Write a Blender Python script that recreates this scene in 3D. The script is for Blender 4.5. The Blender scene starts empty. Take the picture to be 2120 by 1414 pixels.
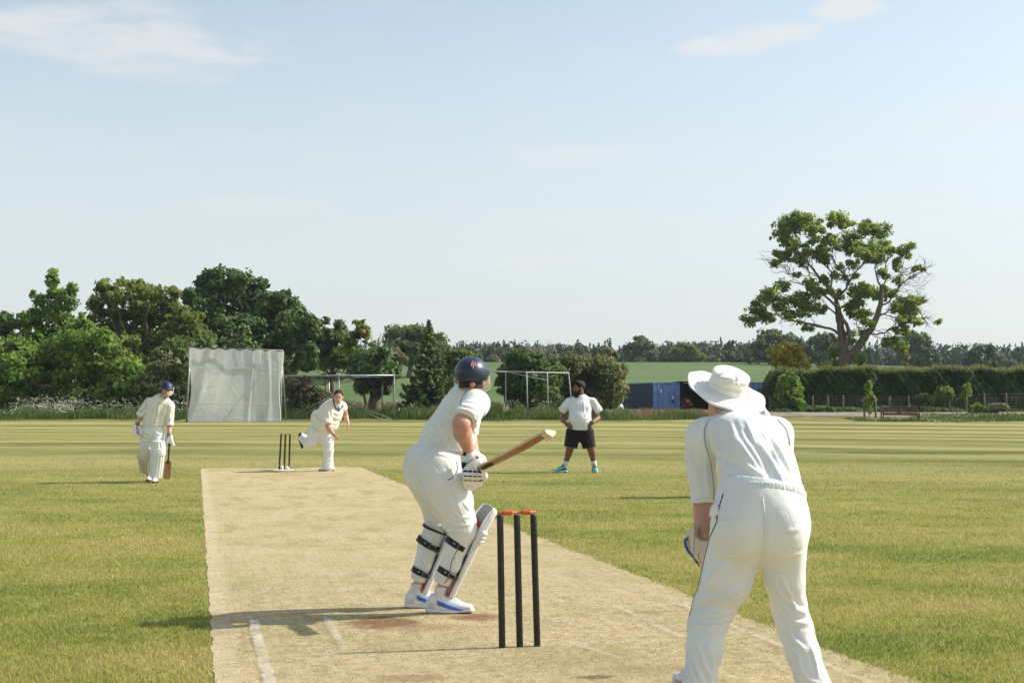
import bpy, math, random
import numpy as np
from math import radians, pi, sin, cos
from mathutils import Vector
from mathutils.bvhtree import BVHTree

scene = bpy.context.scene
COL = scene.collection

# ------------------------------------------------------------------ camera
F, CX, CY = 2804.0, 1060.0, 707.0            # focal length and centre in photo pixels (2120 x 1414)
TH = radians(2.634)
CAM = np.array([0.0, 0.0, 1.306])
cd = bpy.data.cameras.new('camera')
cam = bpy.data.objects.new('camera', cd)
COL.objects.link(cam)
cam.location = CAM
cam.rotation_euler = (radians(90) + TH, 0, 0)
cd.sensor_width = 36.0
cd.lens = F / 2120.0 * 36.0
cd.clip_start = 0.05
cd.clip_end = 4000
scene.camera = cam

# ------------------------------------------------------------------ light
SUN_EL, SUN_AZ = radians(39), radians(78)     # azimuth clockwise from +Y (view direction)
world = bpy.data.worlds.new('World')
scene.world = world
world.use_nodes = True
wt = world.node_tree
wt.nodes.clear()
sky = wt.nodes.new('ShaderNodeTexSky')
sky.sky_type = 'NISHITA'
sky.sun_disc = False
sky.sun_elevation = SUN_EL
sky.sun_rotation = SUN_AZ
sky.air_density = 1.0
sky.dust_density = 1.6
sky.ozone_density = 1.3
hs = wt.nodes.new('ShaderNodeHueSaturation')
hs.inputs['Saturation'].default_value = 0.66
hs.inputs['Hue'].default_value = 0.485
wt.links.new(sky.outputs[0], hs.inputs['Color'])
# thin clouds drawn on the direction vector (a plane far overhead)
tc = wt.nodes.new('ShaderNodeTexCoord')
def wn(t, **kw):
    n = wt.nodes.new(t)
    for k, v in kw.items():
        setattr(n, k, v)
    return n
sep = wn('ShaderNodeSeparateXYZ'); wt.links.new(tc.outputs['Generated'], sep.inputs[0])
def wmath(op, a, b=None, c=None):
    n = wn('ShaderNodeMath', operation=op)
    for i, v in enumerate((a, b, c)):
        if v is None: continue
        if isinstance(v, (int, float)): n.inputs[i].default_value = v
        else: wt.links.new(v, n.inputs[i])
    return n.outputs[0]
def wramp(v, lo, hi):
    n = wn('ShaderNodeMapRange', interpolation_type='SMOOTHSTEP')
    wt.links.new(v, n.inputs[0]); n.inputs[1].default_value = lo; n.inputs[2].default_value = hi
    return n.outputs[0]
AZ = wmath('ARCTAN2', sep.outputs['X'], sep.outputs['Y'])
EL = wmath('ARCSINE', sep.outputs['Z'])
cmb = wn('ShaderNodeCombineXYZ')
wt.links.new(wmath('MULTIPLY', AZ, 9.0), cmb.inputs[0]); wt.links.new(wmath('MULTIPLY', EL, 34.0), cmb.inputs[1])
nz = wn('ShaderNodeTexNoise'); nz.inputs['Scale'].default_value = 1.35; nz.inputs['Detail'].default_value = 7; nz.inputs['Roughness'].default_value = .62
nz.inputs['Distortion'].default_value = .5
wt.links.new(cmb.outputs[0], nz.inputs['Vector'])
def cloud(px, py, rx, ry, amt, lo, hi):
    """a wisp of cloud with its centre in one direction of the sky"""
    a0 = math.atan((px - CX) / F); e0 = math.atan((836 - py) / F)
    dx = wmath('DIVIDE', wmath('SUBTRACT', AZ, a0), rx / F); dy = wmath('DIVIDE', wmath('SUBTRACT', EL, e0), ry / F)
    r = wmath('ADD', wmath('MULTIPLY', dx, dx), wmath('MULTIPLY', dy, dy))
    body = wmath('SUBTRACT', wmath('ADD', wmath('MULTIPLY', nz.outputs[0], 2.6), -.20), r)
    return wmath('MULTIPLY', wramp(body, lo, hi), amt)
tot = None
for args in ((190, 100, 420, 85, .60, .25, 1.45), (330, 40, 140, 34, .35, .3, 1.2), (1490, 100, 130, 30, .62, .30, 1.2), (1600, 76, 130, 34, .55, .30, 1.25), (1755, 33, 95, 30, .6, .30, 1.2),
             (1180, 315, 230, 30, .26, .3, 1.2), (2040, 275, 240, 70, .25, .3, 1.3), (1250, 455, 340, 30, .22, .3, 1.3),
             (300, 160, 240, 40, .35, .3, 1.3), (1120, 540, 240, 24, .2, .3, 1.3), (520, 430, 220, 26, .22, .3, 1.3), (1830, 440, 260, 40, .25, .3, 1.3)):
    c = cloud(*args)
    tot = c if tot is None else wmath('MAXIMUM', tot, c)
# high thin veil, thicker towards the horizon
veil = wmath('MULTIPLY', wramp(EL, .40, .0), .72)
veil = wmath('ADD', veil, wmath('MULTIPLY', wramp(nz.outputs[0], .4, .8), .10))
mx = wn('ShaderNodeMix', data_type='RGBA')
wt.links.new(veil, mx.inputs[0]); wt.links.new(hs.outputs[0], mx.inputs[6])
mx.inputs[7].default_value = (4.1, 4.42, 4.48, 1)
mx2 = wn('ShaderNodeMix', data_type='RGBA')
wt.links.new(tot, mx2.inputs[0]); wt.links.new(mx.outputs[2], mx2.inputs[6]); mx2.inputs[7].default_value = (4.75, 4.7, 4.65, 1)
bg = wn('ShaderNodeBackground')
wt.links.new(mx2.outputs[2], bg.inputs[0])
bg.inputs[1].default_value = 0.112
wo = wn('ShaderNodeOutputWorld')
wt.links.new(bg.outputs[0], wo.inputs[0])

sl = bpy.data.lights.new('sun', 'SUN')
sl.energy = 3.6
sl.angle = radians(0.6)
sl.color = (1.0, 0.93, 0.82)
sun = bpy.data.objects.new('sun', sl)
COL.objects.link(sun)
SUNDIR = np.array([sin(SUN_AZ) * cos(SUN_EL), cos(SUN_AZ) * cos(SUN_EL), sin(SUN_EL)])
sun.rotation_euler = Vector(-SUNDIR).to_track_quat('-Z', 'Y').to_euler()
sun.location = (30, 0, 40)

scene.view_settings.view_transform = 'Standard'
scene.view_settings.look = 'None'
scene.view_settings.exposure = 0.72
scene.view_settings.gamma = 1.0
scene.render.engine = 'CYCLES'
scene.cycles.use_denoising = True
scene.cycles.max_bounces = 6
scene.cycles.transparent_max_bounces = 12
scene.cycles.volume_bounces = 0
scene.render.film_transparent = False

# ------------------------------------------------------------------ helpers
rng = np.random.default_rng(7)

def W(px, py, Y):
    """the world point at depth Y seen at a photo pixel"""
    dx = (px - CX) / F; dy = (CY - py) / F
    d = np.array([dx, cos(TH) - dy * sin(TH), sin(TH) + dy * cos(TH)])
    return CAM + d * (Y / d[1])
def PPM(Y):
    return F / Y
def G(px, py):
    dx = (px - CX) / F; dy = (CY - py) / F
    d = np.array([dx, cos(TH) - dy * sin(TH), sin(TH) + dy * cos(TH)])
    return CAM + d * (-CAM[2] / d[2])
def nrm(v):
    v = np.asarray(v, float)
    return v / (np.linalg.norm(v) + 1e-12)

def terr(x, y):
    """height of the ground"""
    x = np.asarray(x, float); y = np.asarray(y, float)
    yy = np.array([-2000, 80, 90, 100, 115, 130, 145, 200, 260, 300, 335, 360, 420, 600, 4000.])
    zz = np.array([0, 0, .15, .45, .73, .80, 1.15, 4.2, 7.9, 10.2, 11.6, 11.9, 11.5, 9.0, 6.0])
    z = np.interp(y, yy, zz)
    k = np.clip((y - 150) / 180, 0, 1)
    side = np.interp(x / np.maximum(y, 1.), [-.5, -.12, -.03, .16, .38, .6], [1.0, .8, 0, 0, -1.6, -2.2])
    return z + k * side

def mk_mesh(name, V, Q=None, T=None, smooth=True, attrs=None):
    V = np.asarray(V, np.float32).reshape(-1, 3)
    me = bpy.data.meshes.new(name)
    nq = 0 if Q is None else len(Q); nt = 0 if T is None else len(T)
    me.vertices.add(len(V)); me.vertices.foreach_set('co', V.ravel())
    li = []
    if nq: li.append(np.asarray(Q, np.int32).ravel())
    if nt: li.append(np.asarray(T, np.int32).ravel())
    li = np.concatenate(li)
    me.loops.add(len(li)); me.loops.foreach_set('vertex_index', li)
    me.polygons.add(nq + nt)
    st = np.concatenate([np.arange(nq) * 4, nq * 4 + np.arange(nt) * 3]).astype(np.int32)
    me.polygons.foreach_set('loop_start', st)
    me.polygons.foreach_set('use_smooth', np.full(nq + nt, smooth, bool))
    if attrs:
        for k, a in attrs.items():
            at = me.attributes.new(k, 'FLOAT_COLOR', 'POINT')
            a = np.asarray(a, np.float32)
            if a.shape[1] == 3: a = np.concatenate([a, np.ones((len(a), 1), np.float32)], 1)
            at.data.foreach_set('color', a.ravel())
    me.update(calc_edges=True)
    me.validate(verbose=False)
    return me

class MB:
    """collects shapes for ONE mesh"""
    def __init__(s): s.V = []; s.Q = []; s.T = []; s.n = 0
    def add(s, V, Q=None, T=None):
        V = np.asarray(V, float).reshape(-1, 3)
        if Q is not None and len(Q): s.Q.append(np.asarray(Q, int) + s.n)
        if T is not None and len(T): s.T.append(np.asarray(T, int) + s.n)
        s.V.append(V); s.n += len(V); return s
    def box(s, c, size, axes=None, bev=0.0):
        c = np.asarray(c, float); h = np.asarray(size, float) / 2
        A = np.eye(3) if axes is None else np.array([nrm(a) for a in axes])
        b = min(bev, h.min() * .6)
        if b <= 0:
            P = np.array([[x, y, z] for x in (-1, 1) for y in (-1, 1) for z in (-1, 1)], float) * h
            s.add(c + P @ A, [[0, 1, 3, 2], [4, 6, 7, 5], [0, 4, 5, 1], [2, 3, 7, 6], [0, 2, 6, 4], [1, 5, 7, 3]])
            return s
        # chamfered box: 24 verts
        P = []; idx = {}
        for x in (-1, 1):
            for y in (-1, 1):
                for z in (-1, 1):
                    for a in range(3):
                        p = np.array([x, y, z], float) * (h - b)
                        p[a] = (x, y, z)[a] * h[a]
                        idx[(x, y, z, a)] = len(P); P.append(p)
        Q = []; T = []
        for a in range(3):
            o = [i for i in range(3) if i != a]
            for sg in (-1, 1):
                f = []
                for u, v in ((-1, -1), (1, -1), (1, 1), (-1, 1)):
                    k = [0, 0, 0]; k[a] = sg; k[o[0]] = u; k[o[1]] = v
                    f.append(idx[(*k, a)])
                Q.append(f)
            for u in (-1, 1):
                for v in (-1, 1):
                    k0 = [0, 0, 0]; k0[a] = -1; k0[o[0]] = u; k0[o[1]] = v
                    k1 = list(k0); k1[a] = 1
                    Q.append([idx[(*k0, o[0])], idx[(*k1, o[0])], idx[(*k1, o[1])], idx[(*k0, o[1])]])
        for x in (-1, 1):
            for y in (-1, 1):
                for z in (-1, 1):
                    T.append([idx[(x, y, z, 0)], idx[(x, y, z, 1)], idx[(x, y, z, 2)]])
        s.add(c + np.array(P) @ A, Q, T)
        return s
    def tube(s, pts, rad, n=8, caps=True):
        pts = np.asarray(pts, float); m = len(pts)
        rad = np.broadcast_to(np.asarray(rad, float), (m,))
        tan = np.gradient(pts, axis=0)
        tan /= np.linalg.norm(tan, axis=1)[:, None] + 1e-12
        ref = np.array([0, 0, 1.]) if abs(tan[0][2]) < .9 else np.array([1., 0, 0])
        u = nrm(np.cross(tan[0], ref)); V = []
        ang = np.arange(n) * 2 * pi / n
        for i in range(m):
            u = nrm(u - tan[i] * np.dot(u, tan[i])); v = np.cross(tan[i], u)
            V.append(pts[i] + rad[i] * (np.cos(ang)[:, None] * u + np.sin(ang)[:, None] * v))
        V = np.concatenate(V)
        a = np.arange(n); b = (a + 1) % n
        Q = np.concatenate([np.stack([i * n + a, i * n + b, (i + 1) * n + b, (i + 1) * n + a], 1) for i in range(m - 1)])
        T = []
        if caps:
            V = np.concatenate([V, pts[:1], pts[-1:]])
            T = np.concatenate([np.stack([b, a, np.full(n, m * n)], 1), np.stack([(m - 1) * n + a, (m - 1) * n + b, np.full(n, m * n + 1)], 1)])
        s.add(V, Q, T)
        return s
    def lathe(s, c, prof, axis=(0, 0, 1), n=24):
        """prof: (radius, height) along the axis from c"""
        ax = nrm(axis); ref = np.array([1., 0, 0]) if abs(ax[0]) < .9 else np.array([0, 1., 0])
        u = nrm(np.cross(ax, ref)); v = np.cross(ax, u); ang = np.arange(n) * 2 * pi / n
        V = np.concatenate([np.asarray(c) + ax * h + r * (np.cos(ang)[:, None] * u + np.sin(ang)[:, None] * v) for r, h in prof])
        a = np.arange(n); b = (a + 1) % n; m = len(prof)
        Q = np.concatenate([np.stack([i * n + a, i * n + b, (i + 1) * n + b, (i + 1) * n + a], 1) for i in range(m - 1)])
        s.add(V, Q)
        return s
    def sheet(s, P):
        """P: (m,n,3) grid"""
        P = np.asarray(P, float); m, n = P.shape[:2]
        i, j = np.meshgrid(np.arange(m - 1), np.arange(n - 1), indexing='ij')
        a = (i * n + j).ravel()
        s.add(P.reshape(-1, 3), np.stack([a, a + 1, a + n + 1, a + n], 1))
        return s
    def arrays(s):
        return (np.concatenate(s.V), np.concatenate(s.Q) if s.Q else None, np.concatenate(s.T) if s.T else None)

def tag(o, label=None, cat=None, group=None, kind=None):
    if label: o['label'] = label
    if cat: o['category'] = cat
    if group: o['group'] = group
    if kind: o['kind'] = kind
    return o
def empty(name, loc, label, cat, group=None):
    o = bpy.data.objects.new(name, None); COL.objects.link(o)
    o.empty_display_size = .2
    o.location = loc
    return tag(o, label, cat, group)
def origin_of(o):
    p = np.array(o.location)
    while o.parent is not None:
        o = o.parent; p = p + np.array(o.location)
    return p
def put(name, V, Q, T, mat, parent=None, org=None, smooth=True, attrs=None):
    """link world-space arrays as ONE object"""
    V = np.asarray(V, float)
    if parent is not None: off = origin_of(parent)
    else: off = np.asarray(org if org is not None else (0, 0, 0), float)
    me = mk_mesh(name, V - off, Q, T, smooth, attrs)
    o = bpy.data.objects.new(name, me); COL.objects.link(o)
    if mat is not None: me.materials.append(mat)
    if parent is not None: o.parent = parent
    else: o.location = off
    return o
def putb(name, mb, mat, parent=None, org=None, smooth=True):
    V, Q, T = mb.arrays()
    return put(name, V, Q, T, mat, parent, org, smooth)

# ------------------------------------------------------------------ materials
class NT:
    def __init__(s, name):
        s.m = bpy.data.materials.new(name); s.m.use_nodes = True
        s.t = s.m.node_tree; s.t.nodes.clear()
        s.out = s.t.nodes.new('ShaderNodeOutputMaterial')
    def n(s, t, ins=None, **kw):
        n = s.t.nodes.new(t)
        for k, v in kw.items(): setattr(n, k, v)
        for k, v in (ins or {}).items(): s.set(n.inputs[k], v)
        return n
    def set(s, sock, v):
        if isinstance(v, bpy.types.NodeSocket): s.t.links.new(v, sock)
        elif isinstance(v, (tuple, list)) and len(v) == 3 and sock.type == 'RGBA': sock.default_value = (*v, 1)
        else: sock.default_value = v
    def math(s, op, a, b=None, c=None, clamp=False):
        n = s.n('ShaderNodeMath', operation=op, use_clamp=clamp)
        for i, v in enumerate((a, b, c)):
            if v is not None: s.set(n.inputs[i], v)
        return n.outputs[0]
    def noise(s, vec, scale, detail=3, rough=.55, dist=0.):
        return s.n('ShaderNodeTexNoise', {'Vector': vec, 'Scale': scale, 'Detail': detail, 'Roughness': rough, 'Distortion': dist}).outputs[0]
    def ramp(s, v, lo, hi, a=0., b=1.):
        return s.n('ShaderNodeMapRange', {0: v, 1: lo, 2: hi, 3: a, 4: b}, interpolation_type='SMOOTHSTEP').outputs[0]
    def mix(s, f, a, b, mode='MIX'):
        n = s.n('ShaderNodeMix', data_type='RGBA', blend_type=mode)
        s.set(n.inputs[0], f); s.set(n.inputs[6], a); s.set(n.inputs[7], b)
        return n.outputs[2]
    def pos(s):
        return s.n('ShaderNodeNewGeometry').outputs['Position']
    def obj(s):
        return s.n('ShaderNodeTexCoord').outputs['Object']
    def attr(s, name):
        return s.n('ShaderNodeAttribute', attribute_name=name)
    def scale(s, vec, xyz):
        return s.n('ShaderNodeVectorMath', {0: vec, 1: xyz}, operation='MULTIPLY').outputs[0]
    def bump(s, h, dist, strength=1.0):
        return s.n('ShaderNodeBump', {'Height': h, 'Distance': dist, 'Strength': strength}).outputs[0]
    def princ(s, col, rough=.7, spec=.3, normal=None, **extra):
        ins = {'Base Color': col, 'Roughness': rough, 'Specular IOR Level': spec}
        if normal is not None: ins['Normal'] = normal
        ins.update(extra)
        n = s.n('ShaderNodeBsdfPrincipled', ins)
        return n.outputs[0]
    def done(s, surf):
        s.t.links.new(surf, s.out.inputs['Surface']); return s.m

def pm(name, col, rough=.7, spec=.3, bump=None, var=None, attr=None, bump2=None, **extra):
    """a plain painted/woven/wooden surface: bump=(scale, distance), var=(scale, amount), attr: colour attribute that replaces col"""
    t = NT(name); o = t.obj()
    c = (*col, 1) if not attr else t.attr(attr).outputs['Color']
    if var:
        f = t.noise(o, var[0], 4, .6)
        k = t.ramp(f, .3, .7, 1 - var[1], 1 + var[1])
        kk = t.n('ShaderNodeCombineXYZ', {0: k, 1: k, 2: k}).outputs[0]
        c = t.mix(1.0, c, kk, 'MULTIPLY')
    nr = None
    if bump:
        h = t.noise(o, bump[0], 3, .6)
        if bump2: h = t.math('ADD', h, t.math('MULTIPLY', t.noise(o, bump2[0], 4, .6, .6), bump2[1]))
        nr = t.bump(h, bump[1])
    return t.done(t.princ(c, rough, spec, nr, **extra))
# ------------------------------------------------------------------ pitch frame
NS = np.array([0.042, 7.34])                   # near stumps
PU = nrm([-4.56, 19.6]); PV = np.array([PU[1], -PU[0]])
def PP(v, u, z=0.):
    """pitch coordinates: v to the right, u towards the bowler, from the near stumps"""
    p = NS + PU * u + PV * v
    return np.array([p[0], p[1], z])

# ------------------------------------------------------------------ ground
def ground_material():
    t = NT('mown_grass'); P = t.pos()
    sx = t.n('ShaderNodeSeparateXYZ', {0: P}); X, Y = sx.outputs['X'], sx.outputs['Y']
    big = t.noise(P, .35, 4, .6); med = t.noise(P, 2.2, 4, .62); fine = t.noise(P, 38, 3, .7); vf = t.noise(P, 150, 2, .7)
    dry = t.mix(t.ramp(med, .35, .68), (.335, .305, .106, 1), (.255, .265, .072, 1))
    c = t.mix(t.ramp(big, .40, .70, 0, .8), dry, (.155, .195, .050, 1))
    straw = t.mix(t.ramp(fine, .5, .72), c, (.36, .30, .13, 1))
    c = t.mix(t.ramp(vf, .58, .34, 0, .55), straw, (.13, .13, .035, 1))
    # mowing bands, running across the outfield
    wob = t.math('MULTIPLY', t.noise(P, .045, 3), 9.0)
    s1 = t.math('ADD', t.math('ADD', Y, t.math('MULTIPLY', X, .09)), wob)
    s2 = t.math('ADD', t.math('ADD', Y, t.math('MULTIPLY', X, .38)), t.math('MULTIPLY', wob, 1.3))
    rightm = t.ramp(t.math('SUBTRACT', X, t.math('MULTIPLY', Y, .10)), -3, 7)
    ss = t.math('ADD', t.math('MULTIPLY', s1, t.math('SUBTRACT', 1., rightm)), t.math('MULTIPLY', s2, rightm))
    n1 = t.n('ShaderNodeTexNoise', {'W': t.math('MULTIPLY', ss, .165), 'Scale': 1., 'Detail': 1., 'Roughness': .4}, noise_dimensions='1D').outputs[0]
    n2 = t.n('ShaderNodeTexNoise', {'W': t.math('MULTIPLY', ss, .45), 'Scale': 1., 'Detail': 1., 'Roughness': .5}, noise_dimensions='1D').outputs[0]
    brk = t.ramp(t.noise(t.scale(P, (.03, .35, 1)), 1, 4, .6), .30, .62)
    far = t.ramp(Y, 17, 34)
    bb = t.math('ADD', t.math('MULTIPLY', n1, .85), t.math('MULTIPLY', n2, .15))
    amt = t.math('MULTIPLY', t.math('MULTIPLY', t.ramp(bb, .43, .62), far), brk)
    c = t.mix(t.math('MULTIPLY', amt, t.math('ADD', .62, t.math('MULTIPLY', rightm, .3))), c, (.090, .100, .030, 1))
    lighter = t.math('MULTIPLY', t.math('MULTIPLY', t.ramp(bb, .54, .36), far), .7)
    c = t.mix(lighter, c, (.350, .300, .128, 1))
    # small bare flecks and clover
    fl = t.noise(P, 9, 2, .5)
    c = t.mix(t.math('MULTIPLY', t.ramp(fl, .70, .78), .45), c, (.25, .2, .11, 1))
    # rough beyond the boundary
    edge = t.math('ADD', Y, t.math('MULTIPLY', t.math('SUBTRACT', t.noise(P, .25, 3), .5), 4))
    rough = t.mix(t.ramp(t.noise(P, .8, 4, .7), .35, .65), (.12, .15, .04, 1), (.24, .20, .09, 1))
    c = t.mix(t.ramp(edge, 90.5, 93), c, rough)
    # crop on the hillside, drilled in lines
    crop = t.mix(t.ramp(t.noise(t.scale(P, (.012, .05, .05)), 1., 5, .6), .36, .64), (.085, .142, .046, 1), (.130, .175, .066, 1))
    tl = t.math('SINE', t.math('MULTIPLY', t.math('ADD', Y, t.math('MULTIPLY', X, .12)), 2 * pi / 9))
    crop = t.mix(t.math('MULTIPLY', t.ramp(tl, .80, 1.), .35), crop, (.062, .105, .036, 1))
    crop = t.mix(t.ramp(t.noise(P, .5, 5, .75), .42, .7, 0, .6), crop, (.07, .115, .042, 1))
    c = t.mix(t.ramp(edge, 134, 140), c, crop)
    h = t.math('ADD', t.math('MULTIPLY', fine, .5), vf)
    nr = t.bump(h, .012, .8)
    return t.done(t.princ(c, .9, .12, nr))
ys = np.concatenate([np.linspace(-40, 78, 24), np.arange(80, 150, 2.), np.arange(150, 440, 6.), np.linspace(445, 3000, 40)])
xs = np.concatenate([np.linspace(-2200, -310, 14), np.arange(-300, 301, 8.), np.linspace(310, 2200, 14)])
gx, gy = np.meshgrid(xs, ys, indexing='ij')
mb = MB().sheet(np.stack([gx, gy, terr(gx, gy)], 2))
V, Q, T = mb.arrays()
tag(put('ground', V, Q[:, ::-1] if False else Q, T, ground_material()), kind='structure')

# ------------------------------------------------------------------ pitch
def pitch_material():
    t = NT('worn_pitch'); P = t.pos()
    d = t.n('ShaderNodeVectorMath', {0: P, 1: (NS[0], NS[1], 0)}, operation='SUBTRACT').outputs[0]
    u = t.n('ShaderNodeVectorMath', {0: d, 1: (PU[0], PU[1], 0)}, operation='DOT_PRODUCT').outputs['Value']
    v = t.n('ShaderNodeVectorMath', {0: d, 1: (PV[0], PV[1], 0)}, operation='DOT_PRODUCT').outputs['Value']
    uv = t.n('ShaderNodeCombineXYZ', {0: v, 1: u, 2: 0.}).outputs[0]
    big = t.noise(uv, .9, 4, .6); med = t.noise(t.scale(uv, (1., .35, 1)), 3.2, 4, .65); fine = t.noise(P, 46, 3, .7); vf = t.noise(P, 170, 2, .7)
    c = t.mix(t.ramp(big, .35, .65), (.53, .425, .255, 1), (.445, .378, .205, 1))
    green = t.math('MULTIPLY', t.ramp(med, .48, .70), t.ramp(u, -2, 9, .5, .85))
    c = t.mix(green, c, (.285, .275, .105, 1))
    c = t.mix(t.ramp(fine, .5, .7, 0, .6), c, (.62, .52, .33, 1))
    c = t.mix(t.ramp(vf, .50, .28, 0, .25), c, (.24, .19, .10, 1))
    lines = t.noise(t.scale(uv, (40., 1.2, 1)), 1., 2, .5)
    c = t.mix(t.ramp(lines, .5, .7, 0, .35), c, (.33, .28, .14, 1))
    # mottled dead grass and bare earth, more of it where the batsmen stand
    wear = t.ramp(u, 5.0, .5, .25, 1.)
    m1 = t.noise(t.scale(uv, (1.6, 1., 1)), 5.5, 5, .75); m2 = t.noise(P, 17, 4, .75)
    c = t.mix(t.math('MULTIPLY', t.ramp(m1, .46, .68, 0, .6), wear), c, (.29, .205, .115, 1))
    c = t.mix(t.math('MULTIPLY', t.ramp(m2, .50, .70, 0, .7), wear), c, (.235, .17, .095, 1))
    c = t.mix(t.math('MULTIPLY', t.ramp(m2, .48, .30, 0, .6), t.math('ADD', .4, t.math('MULTIPLY', wear, .6))), c, (.64, .55, .40, 1))
    c = t.mix(t.ramp(t.noise(t.scale(uv, (.6, 2.6, 1)), 2.2, 4, .65), .50, .68, 0, .5), c, (.33, .30, .125, 1))
    # pale dry strip along the left edge
    ed = t.math('MULTIPLY', t.ramp(v, -1.44, -1.54), t.ramp(t.noise(uv, 4, 4, .7), .3, .65, .05, .55))
    c = t.mix(ed, c, (.62, .53, .38, 1))
    # earth scuffed up by feet: round patches at known places of the pitch
    def patch(pv, pu, rv, ru, amt, col, c):
        a = t.math('DIVIDE', t.math('SUBTRACT', v, pv), rv); b = t.math('DIVIDE', t.math('SUBTRACT', u, pu), ru)
        r = t.math('ADD', t.math('MULTIPLY', a, a), t.math('MULTIPLY', b, b))
        r = t.math('ADD', r, t.math('MULTIPLY', t.math('SUBTRACT', t.noise(P, 11, 4, .7), .5), 2.6))
        return t.mix(t.math('MULTIPLY', t.ramp(r, 1.1, .1), amt), c, col)
    for px, py, rv, ru, amt, col in ((795, 1290, .26, .28, .95, (.225, .120, .068, 1)), (985, 1278, .18, .18, .9, (.225, .120, .068, 1)), (880, 1300, .3, .15, .45, (.30, .19, .11, 1)),
                                (1235, 1402, .12, .06, .8, (.14, .085, .055, 1)), (850, 1405, .22, .1, .55, (.25, .15, .09, 1)), (1350, 1268, .35, .05, .6, (.33, .20, .13, 1)),
                                (1190, 1365, .5, .2, .3, (.36, .25, .15, 1)), (1340, 1390, .3, .15, .35, (.3, .2, .12, 1)), (600, 983, .45, .35, .7, (.38, .24, .14, 1)), (690, 1010, .3, .5, .4, (.42, .29, .17, 1)), (455, 1310, .15, .12, .4, (.35, .24, .14, 1))):
        g = G(px, py)[:2] - NS
        c = patch(float(g @ PV), float(g @ PU), rv, ru, amt, col, c)
    h = t.math('ADD', t.math('MULTIPLY', fine, .6), vf)
    return t.done(t.princ(c, .95, .1, t.bump(h, .010, .8)))
L0, R0 = -1.61, 1.58
n = 900
uu = np.linspace(-6, 20.9, n)
jl = np.interp(uu, np.linspace(-6, 21, 180), rng.normal(0, .008, 180)) + rng.normal(0, .0015, n)
jr = np.interp(uu, np.linspace(-6, 21, 120), rng.normal(0, .028, 120)) + rng.normal(0, .010, n)
vv = np.linspace(0, 1, 60)
grid = np.zeros((n, 60, 3))
for j, s in enumerate(vv):
    lft = L0 + jl; rgt = R0 + jr
    v_ = lft * (1 - s) + rgt * s
    u_ = uu.copy()
    u_[-1] += 0.15 * sin(9 * s) + .05 * sin(31 * s)
    p = NS[None] + u_[:, None] * PU + v_[:, None] * PV
    grid[:, j, :2] = p; grid[:, j, 2] = .004
V, Q, T = MB().sheet(grid).arrays()
tag(put('cricket_pitch', V, Q[:, ::-1], T, pitch_material()), kind='structure')

# ------------------------------------------------------------------ painted creases
def chalk():
    t = NT('crease_paint'); P = t.pos()
    a = t.math('ADD', t.math('MULTIPLY', t.noise(P, 3.0, 4, .7), .40), t.math('MULTIPLY', t.noise(P, 120, 3, .8), .60))
    f = t.math('MULTIPLY', t.ramp(a, .40, .66, .06, .85), t.attr('edge').outputs['Alpha'])
    # thinner paint towards the long edges
    e = t.attr('edge').outputs['Fac']
    f = t.math('MULTIPLY', f, t.ramp(e, .0, .55))
    b = t.princ((.74, .71, .64), .95, .1, t.bump(t.noise(P, 120, 2), .004))
    tr = t.n('ShaderNodeBsdfTransparent').outputs[0]
    return t.done(t.n('ShaderNodeMixShader', {0: f, 1: tr, 2: b}).outputs[0])
CH = chalk()
def line(v0, u0, v1, u1, w=.055, z=.008, st=.6):
    a = PP(v0, u0, z); b = PP(v1, u1, z); d = nrm(b - a); s = np.cross([0, 0, 1], d)
    k = 40; P = np.zeros((k, 7, 3)); E = np.zeros((k, 7))
    for i in range(k):
        c = a + (b - a) * i / (k - 1) + s * rng.normal(0, .004)
        for j in range(7):
            P[i, j] = c + s * (j - 3) / 3 * w * .62; E[i, j] = 1 - abs(j - 3) / 3
    V, Q, T = MB().sheet(P).arrays()
    o = put('crease_marking', V, Q[:, ::-1], T, CH, attrs={'edge': np.concatenate([np.repeat(E.reshape(-1, 1), 3, 1), np.full((E.size, 1), st)], 1)})
    tag(o, kind='structure')
line(-1.34, 0, 1.34, 0, .04, .008, .38)
line(-1.95, 1.22, 1.9, 1.22, .04, .012, .32)
line(-1.36, 1.2, -1.36, -1.6, .06, .016, .78)
line(-.93, 1.18, -.93, .06, .05, .016, .62)
line(.93, 1.18, .93, .03, .05, .016, .42)
line(1.36, 1.2, 1.36, -1.6, .05, .016, .38)
line(.30, -.04, .42, -.5, .04, .016, .3)
line(-2.05, 2.25, -1.65, 2.25, .03, .016, .12)
line(-1.34, 20.12, 1.34, 20.12, .05)
line(-1.6, 18.9, 1.6, 18.9, .05, .012)

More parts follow.
